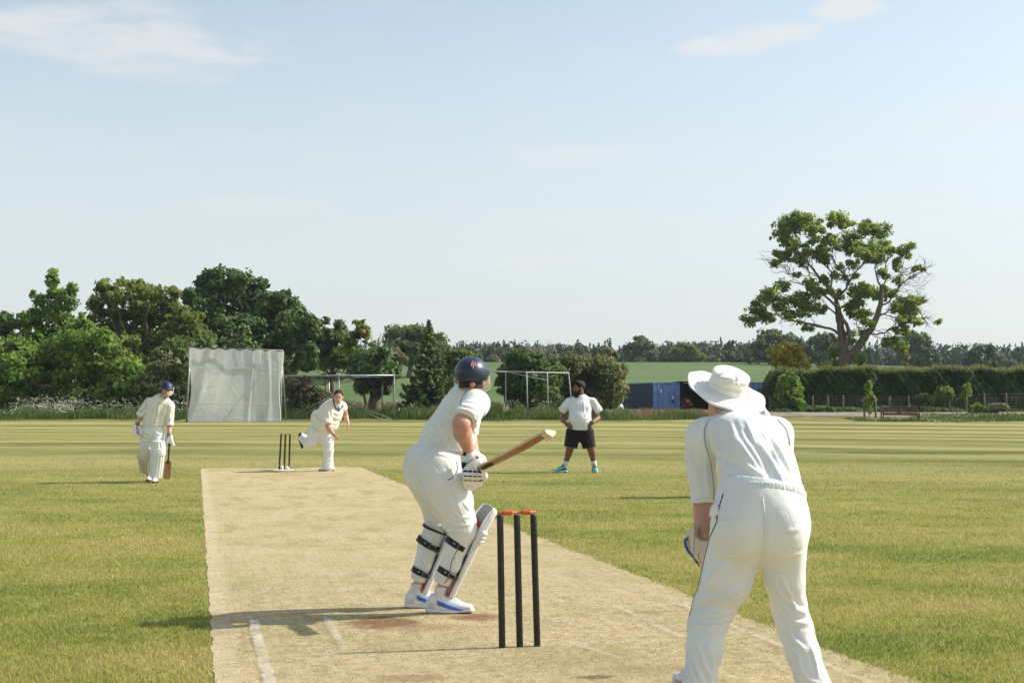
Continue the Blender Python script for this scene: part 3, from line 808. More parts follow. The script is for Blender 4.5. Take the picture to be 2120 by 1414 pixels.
# --- yellow tree
tree('yellow_tree', 'small yellow leaved tree on a thick stump behind the hedge', 'yellow',
     [(1622, 722, 18, 14), (1605, 735, 14, 14), (1640, 728, 16, 16), (1655, 745, 20, 18), (1625, 745, 22, 14), (1668, 762, 12, 10), (1645, 765, 22, 10), (1612, 752, 12, 12), (1650, 722, 8, 8)], 126, 56, leaf=.24, cover=1.1, clump=.75, trunk=1622, r0=.42, group=BOUND, shell=.4)

# --- the large ash
def hero():
    Y = 128; r = np.random.default_rng(60); S = 1 / 3.7208
    q = lambda x, y, d=0.: W(1500 + x * S, 420 + y * S, Y + d)
    b = base_at(1742, Y)
    root = empty('ash_tree', b, 'large open crowned ash with forked leaning trunk, standing right of the keeper', 'tree', BOUND)
    mb = MB(); m = PPM(Y)
    branches = [
        ([(885, 1400, 0), (893, 1310, 0), (910, 1220, -.2), (925, 1150, 0), (905, 1060, .2), (893, 960, .3), (878, 850, .4), (862, 760, .5)], 56, 24),
        ([(905, 1290, .1), (950, 1200, -.3), (1000, 1145, -.5), (1050, 1080, -.7), (1085, 1030, -.8), (1140, 950, -.9), (1180, 860, -1), (1200, 790, -1), (1210, 700, -1.1), (1205, 655, -1)], 46, 15),
        ([(862, 760, .5), (840, 700, .6), (800, 640, .7), (740, 590, 1.), (690, 520, 1.2), (640, 460, 1.3), (600, 400, 1.4), (540, 380, 1.5)], 17, 4),
        ([(925, 1120, -.1), (962, 1010, -.3), (945, 950, -.5), (905, 880, -.6), (870, 800, -.6), (800, 740, -.8), (740, 690, -1.), (680, 640, -1.2), (600, 630, -1.3), (490, 600, -1.4)], 20, 3),
        ([(880, 1010, .2), (840, 980, .5), (800, 965, .8), (720, 950, 1.1), (650, 930, 1.4), (580, 912, 1.6), (500, 910, 1.8), (440, 885, 2), (400, 850, 2.1), (370, 790, 2.2), (390, 730, 2.2)], 13, 3.5),
        ([(400, 850, 2.1), (330, 850, 2), (260, 880, 2)], 4, 1.5),
        ([(860, 860, .4), (800, 810, 0), (720, 790, -.6), (640, 830, -1), (560, 870, -1.2)], 8, 3),
        ([(862, 760, .5), (880, 720, .3), (940, 660, -.2), (950, 600, -.4), (920, 550, -.3), (870, 510, 0), (850, 460, .2), (820, 400, .3)], 12, 4),
        ([(950, 620, -.4), (985, 570, -.8), (1020, 520, -1.1), (1080, 460, -1.4), (1120, 420, -1.5)], 9, 3),
        ([(820, 650, .7), (830, 590, .5), (820, 530, .3), (790, 500, .3), (760, 460, .2)], 9, 3),
        ([(690, 640, -1.2), (660, 580, -.9), (645, 520, -.6), (640, 440, -.5), (655, 380, -.4), (680, 320, -.4)], 7, 2.5),
        ([(640, 460, 1.3), (600, 440, 1.6), (560, 390, 1.6), (520, 340, 1.4), (500, 280, 1.2)], 5, 2),
        ([(600, 630, -1.3), (540, 590, -1.4), (490, 550, -1.4), (460, 500, -1.4)], 3.2, 1.5),
        ([(640, 500, 1.3), (560, 460, 1.2), (480, 460, 1), (400, 450, .8), (340, 440, .8)], 3.5, 1),
        ([(1205, 655, -1), (1180, 600, -1), (1165, 540, -1.2), (1160, 470, -1.2), (1180, 400, -1.2)], 9, 3),
        ([(1210, 690, -1), (1240, 600, -.6), (1240, 520, -.4), (1250, 440, -.3)], 7, 2.5),
        ([(1195, 800, -1), (1270, 760, -1.4), (1320, 690, -1.6), (1360, 630, -1.8), (1420, 580, -1.8), (1500, 540, -1.8), (1540, 515, -1.8)], 9, 2),
        ([(1340, 660, -1.7), (1350, 570, -1.4), (1370, 500, -1.2), (1390, 420, -1)], 6, 2),
        ([(1090, 1010, -.8), (1150, 1010, -.5), (1230, 1005, -.2), (1290, 970, 0), (1370, 940, .2), (1440, 920, .3), (1500, 890, .3), (1560, 885, .3)], 8, 1.6),
        ([(1170, 880, -1), (1240, 850, -.5), (1300, 800, 0), (1380, 800, .3), (1450, 770, .5), (1560, 740, .5)], 8, 1.6),
        ([(1240, 1000, -.2), (1310, 940, 0), (1380, 900, .1), (1450, 890, .1)], 4, 1.5),
        ([(1140, 1020, -.6), (1190, 1040, -.6), (1240, 1060, -.6), (1300, 1080, -.6), (1380, 1150, -.6), (1400, 1230, -.6)], 4.5, 1.6),
        ([(1185, 850, -1), (1260, 870, -1.4), (1330, 880, -1.5), (1400, 850, -1.5), (1480, 860, -1.5)], 5, 1.5),
        ([(1090, 1020, -.8), (1060, 1000, -.4), (1020, 960, 0), (1010, 900, .4)], 7, 3),
        ([(900, 800, .1), (960, 770, .8), (1020, 740, 1.2), (1090, 700, 1.4)], 7, 3),
        ([(940, 1100, 0), (980, 1050, 1), (1000, 980, 1.4)], 7, 3),
        ([(1080, 1030, -.8), (1076, 970, -.8)], 7, 5),
        ([(880, 1250, .3), (840, 1180, .9), (830, 1110, 1.2)], 6, 2), ([(960, 1200, .3), (1020, 1160, 1), (1045, 1110, 1.2)], 6, 2)]
    tips = []; xr = q(1330, 600)[0]
    for pts, ra, rb in branches:
        P = wiggle([q(*p) for p in pts], r, .03, 4)
        mb.tube(P, np.linspace(ra, rb, len(P)) * S / m * .86, 9)
        # twigs
        if ra < 20:
            for k in range(int(len(P) * .9)):
                s = P[r.integers(len(P) // 4, len(P))]; L = r.uniform(.5, 1.5)
                d = nrm(nrm(s - q(900, 900)) * .8 + r.normal(0, .6, 3) + np.array([0, 0, .25]))
                e = s + d * L
                tw = wiggle([s, s + d * L * .5 + r.normal(0, .1, 3), e], r, .07, 3)
                mb.tube(tw, np.linspace(.040, .012, len(tw)), 4, False)
                if r.random() < (.20 if e[0] < xr else .12): tips.append(e)
                for j in range(2):
                    s2 = tw[r.integers(2, 6)]; d2 = nrm(d + r.normal(0, .6, 3)); mb.tube([s2, s2 + d2 * L * .35, s2 + d2 * L * .6 + [0, 0, .05]], [.022, .015, .01], 3, False)
    # bare fan of twigs on the sunny side
    for k in range(20):
        x0, y0 = r.uniform(1380, 1480), r.uniform(480, 900)
        s = q(x0, y0, r.uniform(-2, .5)); tw = wiggle([s, q(x0 + r.uniform(50, 90), y0 - r.uniform(-10, 60), r.uniform(-2, .5)), q(x0 + r.uniform(100, 160), y0 - r.uniform(-10, 140), r.uniform(-2, .5))], r, .06, 3)
        mb.tube(tw, np.linspace(.022, .008, len(tw)), 4, False)
    for k in range(8):
        x0, y0 = r.uniform(420, 560), r.uniform(350, 560)
        s = q(x0, y0, r.uniform(-1, 1)); tw = wiggle([s, q(x0 - r.uniform(40, 70), y0 - r.uniform(-30, 50)), q(x0 - r.uniform(80, 150), y0 - r.uniform(-30, 100))], r, .06, 3)
        mb.tube(tw, np.linspace(.028, .010, len(tw)), 4, False)
    putb('trunk', mb, BARK, root)
    L = [(490, 190, 100, 100), (560, 120, 95, 48), (440, 250, 55, 50), (660, 170, 85, 75), (720, 240, 55, 55), (510, 300, 60, 70), (870, 130, 85, 60), (820, 280, 65, 65), (770, 350, 60, 50), (940, 150, 60, 50), (1000, 290, 85, 75), (1090, 195, 100, 55), (1210, 225, 65, 65), (1080, 370, 110, 75), (1200, 360, 80, 90), (970, 355, 55, 55), (770, 410, 60, 45), (1150, 430, 60, 50), (730, 420, 40, 40),
         (430, 640, 62, 50), (330, 720, 80, 65), (240, 830, 80, 70), (180, 910, 60, 45), (310, 880, 50, 50), (450, 770, 75, 60), (560, 740, 65, 55), (650, 790, 75, 50), (700, 680, 85, 60), (760, 590, 50, 40), (740, 820, 55, 40), (660, 620, 50, 40), (500, 860, 60, 30), (600, 850, 50, 30), (800, 690, 50, 40),
         (1040, 670, 90, 45), (1120, 700, 75, 55), (1000, 790, 65, 50), (980, 840, 60, 45), (1080, 870, 65, 45), (1030, 740, 60, 50), (1240, 700, 40, 50), (1100, 930, 45, 40),
         (1370, 360, 42, 55), (1330, 470, 32, 60), (1410, 400, 30, 30), (1410, 760, 85, 50), (1420, 830, 85, 45), (1340, 800, 55, 45), (1530, 515, 22, 15), (1300, 700, 50, 35), (1330, 590, 30, 40), (400, 385, 38, 24), (405, 455, 45, 18), (355, 272, 8, 8), (1240, 560, 30, 40), (990, 480, 40, 40), (900, 330, 45, 50), (1010, 560, 30, 25), (880, 700, 40, 50), (850, 560, 30, 40),
         (970, 1040, 45, 55), (840, 1150, 35, 60), (830, 1250, 35, 30), (1030, 1190, 45, 45), (1050, 1240, 20, 40), (1290, 1060, 70, 35), (1350, 1110, 55, 45), (1385, 1190, 28, 45), (1240, 1090, 40, 25), (1395, 1245, 12, 16)]
    lobes = [(q(x, y, r.uniform(-1.9, 1.9) if y < 950 else r.uniform(-.8, .8)), (rx * S / m * 1.06, max(rx, ry) * S / m, ry * S / m * 1.06)) for x, y, rx, ry in L]
    lobes += [(e, (.55 * f, .55 * f, .42 * f)) for e, f in zip(tips, r.uniform(.5, 1.0, len(tips)))]
    crown('crown', root, lobes, LM['ash'], .19, .85, .62, 61, shell=.30, rnd=.85)
hero()

# --- the long hedge and what grows in front of it
def hedge():
    r = np.random.default_rng(91); Y = 117.5
    x0, x1 = 21.5, 60
    b = base_at(CX + x0 / Y * F, Y)
    root = empty('hedge', np.array([40, Y, float(terr(40, Y))]), 'long clipped hedge with pale shoots along its top, right of the containers', 'hedge')
    n = 80000
    x = r.uniform(x0, x1, n); a = r.uniform(0, pi, n)
    H = 3.35 + .12 * np.sin(x * .7) + .1 * np.sin(x * 1.9) + .004 * (x - 20)
    H = H * np.clip((x - x0 + .6) / 1.6, .55, 1)
    w = 1.35 + .15 * np.sin(x * 1.3) + .15 * np.sin(x * 3.1)
    side = r.random(n)
    z = np.where(side < .72, r.random(n) * H, H - .25 * r.random(n))
    lump = .22 * np.sin(x * 2.1 + z * 1.4) + .16 * np.sin(x * 4.7 - z * 3.1) + .14 * np.sin(x * 9 + z * 7)
    fy = np.where(side < .60, -w, np.where(side < .72, w, r.uniform(-1, 1, n) * w)) + lump
    depth = r.exponential(.16, n)
    y = Y + fy + np.where(side < .60, depth, np.where(side < .72, -depth, 0))
    zz = terr(x, y) + z - np.where(side >= .72, depth, 0)
    N = np.stack([0 * x, np.where(side < .60, -1, np.where(side < .72, 1, 0)), np.where(side < .72, .4, 1.)], 1) + r.normal(0, .6, (n, 3))
    S = .125 * r.uniform(.6, 1.4, n)
    V, Q = leafquads(np.stack([x, y, zz], 1), N, S, r)
    t = np.clip(.3 + .5 * np.sin(x * 2.3 + z * 2) * .6 + r.normal(0, .22, n), 0, 1)
    put('foliage', V, Q, None, LM['hedge'], root, smooth=False, attrs={'tint': np.repeat(np.stack([t, r.uniform(.75, 1.25, n), t], 1), 4, 0)})
    n = 16000
    x = r.uniform(x0 + .3, x1, n); y = Y + r.uniform(-1.5, 1.4, n)
    H = 3.35 + .12 * np.sin(x * .7) + .1 * np.sin(x * 1.9) + .004 * (x - 20); H *= np.clip((x - x0 + .6) / 1.6, .55, 1)
    z = terr(x, y) + H + r.normal(.08, .12, n) + np.abs(r.normal(0, .12, n)) * (np.sin(x * 3.3) > .2)
    V, Q = leafquads(np.stack([x, y, z], 1), np.array([0, -.3, 1.]) + r.normal(0, .7, (n, 3)), .11 * r.uniform(.6, 1.3, n), r, .5)
    t = r.random(n)
    put('top_shoots', V, Q, None, LM['hedgetop'], root, smooth=False, attrs={'tint': np.repeat(np.stack([t, r.uniform(.75, 1.2, n), t], 1), 4, 0)})
    mb = MB()
    for k in range(52):
        xx = x0 + .6 + k * .74 + r.normal(0, .1); bb = np.array([xx, Y + r.normal(0, .3), float(terr(xx, Y))])
        mb.tube(wiggle([bb, bb + [r.normal(0, .2), r.normal(0, .2), 2.4]], r, .05, 3), [.06, .05, .04, .03], 5)
    putb('stems', mb, BARKD, root)
hedge()
IN = 'young shrubs in front of the hedge'
tree('young_ash', 'tall light green bush against the hedge next to the rail fence', 'light', [(1634, 785, 16, 16), (1630, 805, 20, 16), (1640, 825, 22, 14), (1625, 825, 16, 14), (1650, 805, 10, 14)], 111.5, 111, leaf=.22, clump=.6, r0=.06, group=IN, cat='shrub', limbs=4)
tree('young_ash', 'small bright green round bush in front of the hedge, right of the bench', 'light', [(1956, 808, 14, 9), (1948, 818, 12, 9), (1964, 818, 10, 8)], 111, 112, leaf=.16, clump=.45, r0=.04, group=IN, cat='shrub', limbs=3)
tree('young_ash', 'thin spindly green sapling in front of the hedge right of the round bush', 'light', [(2003, 800, 8, 8), (2000, 812, 10, 8), (1992, 822, 7, 7)], 111, 113, leaf=.12, clump=.35, cover=.8, r0=.03, group=IN, cat='shrub', limbs=3)
tree('young_ash', 'low mid green bush in front of the hedge above the bench', 'mid', [(1915, 822, 16, 8), (1925, 830, 14, 8)], 111, 114, leaf=.16, clump=.45, r0=.04, group=IN, cat='shrub', limbs=3)
tree('weed_mound', 'leafy green mound of weeds on the bank right of the bench', 'light', [(2035, 843, 20, 9), (2022, 850, 16, 7), (2048, 848, 16, 7)], 106, 115, leaf=.16, clump=.5, r0=.03, group=IN, cat='shrub', limbs=2)
tree('pink_shrub', 'small pinkish grey bush near the right edge in front of the fence', 'rust', [(2068, 843, 18, 7), (2058, 848, 12, 6)], 106, 116, leaf=.14, clump=.4, r0=.03, group=IN, cat='shrub', limbs=3, blossom=.5, blossom_mat='pinkish')
tree('weed_mound', 'dark green nettles and weeds at the foot of the rail fence', 'mid', [(1660, 848, 24, 8), (1700, 848, 30, 7), (1750, 850, 36, 6), (1620, 852, 18, 5)], 110.5, 117, leaf=.16, clump=.45, r0=.02, group=IN, cat='shrub', limbs=2)
tree('weed_mound', 'dark green nettles and weeds behind the bench', 'mid', [(1830, 850, 40, 8), (1890, 850, 40, 8), (1950, 852, 40, 7)], 110.5, 118, leaf=.16, clump=.45, r0=.02, group=IN, cat='shrub', limbs=2)
tree('sapling', 'slim bright yellow green sapling between two wooden stakes', 'ash', [(1798, 800, 6, 12), (1799, 820, 8, 12), (1800, 838, 9, 10), (1799, 850, 7, 6), (1790, 828, 5, 5), (1808, 825, 4, 8)], 95, 119, leaf=.10, clump=.28, cover=1.2, r0=.03, trunk=1799, group=IN, limbs=4, spread=.2)

# --- tall grass and flowers along the boundary
def tallgrass(name, label, spans, mat, seed, dens, hmin, hmax, wid=.022):
    r = np.random.default_rng(seed); Vs, Ts = [], []
    for (xa, xb, ya, yb, k) in spans:
        n = int(dens * abs(xb - xa) * (yb - ya) * k)
        x = r.uniform(xa, xb, n); y = ya + (yb - ya) * r.random(n) ** 1.0
        y += .8 * np.sin(x * .6) + .4 * np.sin(x * 1.7)
        b = np.stack([x, y, terr(x, y) - .02], 1)
        lump = .75 + .35 * np.sin(x * 1.1 + 2 * np.sin(y)) * np.sin(x * .37 + 1) + .2 * np.sin(x * 3.3)
        h = r.uniform(hmin, hmax, n) * np.clip(lump, .35, 1.4) * np.clip((y - ya + .6) / 1.6, .35, 1)
        a = r.uniform(0, 2 * pi, n); w = wid * r.uniform(.7, 1.5, n)
        s = np.stack([np.cos(a) * w, np.sin(a) * w, 0 * w], 1)
        ln = r.normal(0, .22, (n, 2)) * h[:, None]
        mid = b + np.stack([ln[:, 0] * .35, ln[:, 1] * .35, h * .6], 1); tip = b + np.stack([ln[:, 0], ln[:, 1], h], 1)
        Vs.append(np.stack([b - s, b + s, mid + s * .8, mid - s * .8, tip], 1).reshape(-1, 3))
        t = np.clip(.4 + .3 * np.sin(x * .9) + r.normal(0, .25, n), 0, 1)
        Ts.append(np.stack([t, r.uniform(.75, 1.25, n), t], 1))
    V = np.concatenate(Vs); n = len(V) // 5; i = np.arange(n)[:, None] * 5
    o = put(name, V, i + [[0, 1, 2, 3]], i + [[3, 2, 4]], mat, smooth=False, attrs={'tint': np.repeat(np.concatenate(Ts), 5, 0)})
    return tag(o, label, 'grass', kind='stuff')
X = lambda px, Y: (px - CX) / F * Y
tallgrass('long_grass', 'uncut green grass along the far edge of the field', [(X(-40, 94), X(390, 94), 92.5, 99, 1), (X(390, 94), X(600, 94), 95, 99, .8), (X(570, 96), X(830, 96), 93.5, 100, .9), (X(815, 94), X(1160, 94), 91.5, 99, 1.1), (X(1150, 94), X(1300, 94), 91.5, 97, .8), (X(1300, 94), X(1450, 94), 91.5, 94, .7)], LM['grassy'], 131, 62, .45, 1.0)
tallgrass('seeding_grass', 'tall reddish seeding grass in front of the blue container', [(X(1210, 97), X(1470, 97), 94.5, 104, 1)], LM['seedy'], 132, 48, .32, .62)
tallgrass('rough_grass', 'rough uncut grass around the bench and saplings', [(X(1772, 90), X(2180, 90), 88.5, 92, 1), (X(1910, 95), X(2180, 95), 92, 101, .7), (X(1730, 112), X(2180, 112), 109, 114, .6)], LM['grassy'], 133, 55, .10, .36)
tallgrass('dry_grass', 'dry brownish grass between the nets and the hill', [(X(570, 112), X(1040, 112), 101, 126, 1), (X(-40, 100), X(400, 100), 99, 104, .6)], LM['seedy'], 134, 16, .5, 1.0, .035)
def parsley(name, label, spans, seed, dens):
    r = np.random.default_rng(seed); C, N, S, T_ = [], [], [], []; G_ = []
    for xa, xb, ya, yb, hmin, hmax in spans:
        n = int(dens * abs(xb - xa) * (yb - ya))
        x = r.uniform(xa, xb, n); y = r.uniform(ya, yb, n)
        keep = (np.sin(x * 1.3) + np.sin(x * .55 + 1) + r.normal(0, .9, n)) > -.5
        x, y = x[keep], y[keep]; n = len(x)
        h = r.uniform(hmin, hmax, n) * (.7 + .3 * (y - ya) / (yb - ya))
        p = np.stack([x, y, terr(x, y) + h], 1)
        for k in range(4):
            C.append(p + r.normal(0, .085, (n, 3)) * [1, 1, .5]); N.append(np.array([0, -.6, 1.]) + r.normal(0, .45, (n, 3))); S.append(r.uniform(.02, .05, n)); T_.append(np.stack([r.random(n), r.uniform(.85, 1.1, n), 0 * x], 1))
    C = np.concatenate(C); V, Q = leafquads(C, np.concatenate(N), np.concatenate(S), r, .9)
    o = put(name, V, Q, None, LM['umbel'], smooth=False, attrs={'tint': np.repeat(np.concatenate(T_), 4, 0)})
    return tag(o, label, 'wildflowers', kind='stuff')
parsley('cow_parsley', 'white flowering cow parsley along the left edge of the field', [(X(30, 98), X(180, 98), 95.5, 100, .8, 1.5), (X(20, 96), X(60, 96), 93.5, 97, .4, 1.), (X(100, 96), X(190, 96), 93, 97, .5, 1.2), (X(180, 98), X(275, 98), 97, 100, .9, 1.35), (X(360, 96), X(400, 96), 94, 97, .6, 1.6)], 141, 11)
parsley('cow_parsley', 'scattered white cow parsley between the spruce and the thorn bush', [(X(815, 97), X(880, 97), 94, 98, .6, 1.15), (X(1050, 97), X(1180, 97), 95, 99, .9, 1.5), (X(940, 97), X(1060, 97), 94, 97, .5, 1.0), (X(570, 97), X(600, 97), 95, 98, .5, 1.2)], 142, 3)
# ------------------------------------------------------------------ props
STEEL = pm('galvanised_steel', (.42, .43, .43), .45, .5, bump=(30, .002), var=(6, .18), Metallic=.55)
DARKSTEEL = pm('weathered_steel', (.20, .20, .19), .55, .4, var=(5, .25), Metallic=.4)
BLACKWOOD = pm('black_stump', (.012, .012, .013), .42, .5, bump=(60, .001), var=(14, .3))
ORANGE = pm('orange_bail', (.62, .10, .025), .5, .4, var=(30, .15))
YELLOWB = pm('yellow_bail', (.55, .33, .06), .5, .4)
WHITEP = pm('white_plastic', (.72, .72, .70), .5, .4, var=(8, .08))

# --- near wicket
def wicket(u, name, label, bailmat, lean, yellow=False):
    c = PP(0, u); root = empty(name, c, label, 'wicket')
    hh = .711; R = .0178
    tops = []
    for k, v in enumerate((-.097, 0, .097)):
        a = PP(v, u); top = a + np.array([lean[k][0], lean[k][1], hh])
        ax = nrm(top - a)
        mb = MB().lathe(a - ax * .04, [(.004, 0), (.016, .035), (R, .05), (R, hh - .02), (R * 1.0, hh - .018), (R * 1.04, hh - .012), (R * 1.04, hh - .009), (R, hh - .006), (R, hh + .028), (R * .94, hh + .036), (R * .7, hh + .040), (.0001, hh + .040)], ax, 20)
        st = putb('stump', mb, BLACKWOOD, root)
        rg = MB().lathe(a + ax * (hh - .055), [(R + .0004, 0), (R + .0012, .002), (R + .0004, .004)], ax, 20)
        if yellow: 
            rg = MB().lathe(a + ax * .085, [(R + .0004, 0), (R + .002, .006), (R + .002, .014), (R + .0004, .02)], ax, 16)
            putb('ring', rg, pm('red_band', (.45, .12, .04), .6), st)
        else:
            putb('ring', rg, pm('dull_band', (.06, .06, .06), .5), st)
        tops.append(top)
    for k in range(2):
        a, b = tops[k], tops[k + 1]; d = nrm(b - a); z = np.array([0, 0, .010])
        L = np.linalg.norm(b - a)
        a2 = a - d * (.014 if k == 0 else .004) + z; ll = L + (.016 if True else 0)
        prof = [(.0001, 0), (.006, .001), (.0075, .012), (.0075, L * .32), (.0105, L * .34)]
        n0, n1 = L * .36, L * .86
        m = 5
        for i in range(m):
            x = n0 + (n1 - n0) * i / m; w = (n1 - n0) / m
            prof += [(.0118, x), (.0146, x + w * .3), (.0146, x + w * .7), (.0118, x + w * .97)]
        prof += [(.0105, L * .88), (.0070, L * .90), (.0068, ll), (.0001, ll + .001)]
        putb('bail', MB().lathe(a2, prof, d, 18), bailmat, root)
    return root
wicket(0, 'wicket', 'black wicket with orange bails nearest the camera, in front of the keeper', ORANGE, [(-.012, 0), (-.016, 0), (-.021, 0)])
fw = wicket(20.12, 'wicket', 'far black wicket beside the bowler with white pieces at its foot', YELLOWB, [(.035, 0), (.022, 0), (.014, 0)], True)
c = PP(0, 20.12)
b = MB(); b.box(PP(-.045, 20.0) + [0, 0, .045], (.055, .03, .09), None, .006); b.box(PP(.06, 20.0) + [0, 0, .035], (.07, .03, .07), [(cos(.5), 0, -sin(.5)), (0, 1, 0), (sin(.5), 0, cos(.5))], .006)
b.box(PP(0, 19.98) + [0, 0, .006], (.36, .10, .012), None, .003)
b.box(PP(-.17, 19.93) + [0, 0, .012], (.10, .08, .016), None, .004)
putb('base', b, WHITEP, fw)

# --- ball in the air
def ball():
    p = W(752, 687, 20.8)
    mb = MB(); n = 28
    prof = [(.0362 * sin(pi * i / 20), -.0362 * cos(pi * i / 20)) for i in range(21)]
    mb.lathe(p, prof, nrm([.5, .3, .8]), n)
    o = putb('cricket_ball', mb, pm('red_leather', (.26, .035, .025), .4, .5, bump=(60, .0006), var=(20, .15)), None, p)
    tag(o, 'red leather ball in flight in front of the straggly tree', 'ball')
    ax = nrm([.5, .3, .8])
    putb('seam', MB().lathe(p, [(.0360, -.006), (.0372, -.004), (.0372, .004), (.0360, .006)], ax, 28), pm('pale_thread', (.50, .28, .22), .8), o)
ball()

# --- sight screen
def sight_screen():
    Y = 88.5; p = base_at(488, Y)
    root = empty('sight_screen', p, 'large white mesh sight screen on a metal frame behind the bowler', 'sight screen')
    m = PPM(Y)
    tl, tr_, bl, br = W(394, 721, Y), W(584, 727, Y), W(391, 876, Y), W(577, 876, Y)
    n, k = 150, 120; P = np.zeros((n, k, 3)); r = np.random.default_rng(3)
    s = np.linspace(0, 1, n)[:, None]; t_ = np.linspace(0, 1, k)[None]
    base = (tl * (1 - s[..., None]) + tr_ * s[..., None]) * (1 - t_[..., None]) + (bl * (1 - s[..., None]) + br * s[..., None]) * t_[..., None]
    f = np.zeros((n, k))
    for q in range(16):          # hanging folds and creases
        x0 = r.uniform(0, 1); sl = r.normal(0, .12); w = r.uniform(.012, .05)
        d = (s - x0 - sl * (t_ - r.uniform(0, .4)))
        f += r.uniform(-.07, .07) * np.exp(-(d / w) ** 2) * np.clip(1.2 - t_ * r.uniform(.2, 1.2), 0, 1)
    for q in range(60):
        x0, y0 = r.uniform(0, 1), r.uniform(0, 1); a = r.uniform(0, pi); L = r.uniform(.05, .2); w = r.uniform(.008, .02)
        dx = (s - x0) * cos(a) + (t_ - y0) * sin(a); dy = -(s - x0) * sin(a) + (t_ - y0) * cos(a)
        f += r.uniform(-.014, .014) * np.exp(-(dx / L) ** 2 - (dy / w) ** 2)
    f += .10 * np.sin(2.2 * pi * s + 1) * np.sin(pi * t_)
    P = base.copy(); P[..., 1] += f
    P[..., 2] += .05 * np.sin(14 * pi * s) * np.exp(-t_ * 9)
    P[..., 0] += .10 * np.sin(t_ * 7 + 1) * (np.abs(s - .5) * 2) ** 6 * np.sign(s - .5)
    t = NT('white_mesh'); o = t.obj(); ps = t.pos()
    wv = t.noise(t.scale(o, (22, 22, 22)), 1, 3, .7)
    c = t.mix(t.ramp(t.noise(t.scale(o, (.9, .9, .35)), 1, 5, .65), .35, .7), (.86, .86, .83, 1), (.76, .77, .73, 1))
    d = t.princ(c, .9, .1, t.bump(wv, .01)); tl_ = t.n('ShaderNodeBsdfTranslucent', {0: c}).outputs[0]
    a = t.n('ShaderNodeMixShader', {0: .45, 1: d, 2: tl_}).outputs[0]
    tr = t.n('ShaderNodeBsdfTransparent').outputs[0]
    fac = t.ramp(t.noise(t.scale(o, (1.3, 1.3, .5)), 1, 4, .6), .3, .7, .74, .95)
    mat = t.done(t.n('ShaderNodeMixShader', {0: fac, 1: tr, 2: a}).outputs[0])
    V, Q, T = MB().sheet(P).arrays()
    cl = put('mesh_cloth', V, Q, T, mat, root)
    white = pm('white_webbing', (.84, .84, .82), .8)
    for row in (30, 88):
        q = P[:, row].copy(); q[:, 1] -= .03
        putb('webbing', MB().tube(q[::3], .025, 6), white, cl)
    q = P[-1, :].copy(); q[:, 1] -= .02; putb('hem', MB().tube(q[::3], .03, 6), white, cl)
    q = P[4:6].mean(0); 
    q0 = P[14, :].copy(); q0[:, 1] -= .05; V2 = np.stack([P[10, :] - [0, .03, 0], P[14, :] - [0, .05, 0], P[18, :] - [0, .03, 0]], 0)
    # frame
    B = .28
    for (x0, y0, x1, y1) in ((394, 720, 386, 876), (584, 726, 581, 876)):
        putb('post', MB().tube([W(x0, y0, Y + B), W(x1, y1 - 2, Y + B)], .05, 10), STEEL, root)
        a, b2 = W(x0, y0 + 20, Y + B), W(x1, y1, Y + B) + [0, 2.2, .05]
        putb('stay', MB().tube([a, b2], .035, 8), STEEL, root)
    putb('top_rail', MB().tube([W(392, 720, Y + B), W(586, 726, Y + B)], .05, 10), DARKSTEEL, root)
    putb('bottom_rail', MB().tube([W(386, 868, Y + B), W(582, 868, Y + B)], .05, 10), STEEL, root)
    for x in (388, 580):
        c = W(x, 872, Y + .3); mb = MB().lathe(c - [.05, 0, 0], [(.02, 0), (.16, .01), (.18, .05), (.16, .09), (.02, .1)], (1, 0, 0), 16)
        putb('wheel', mb, pm('black_rubber', (.02, .02, .02), .8), root)
sight_screen()

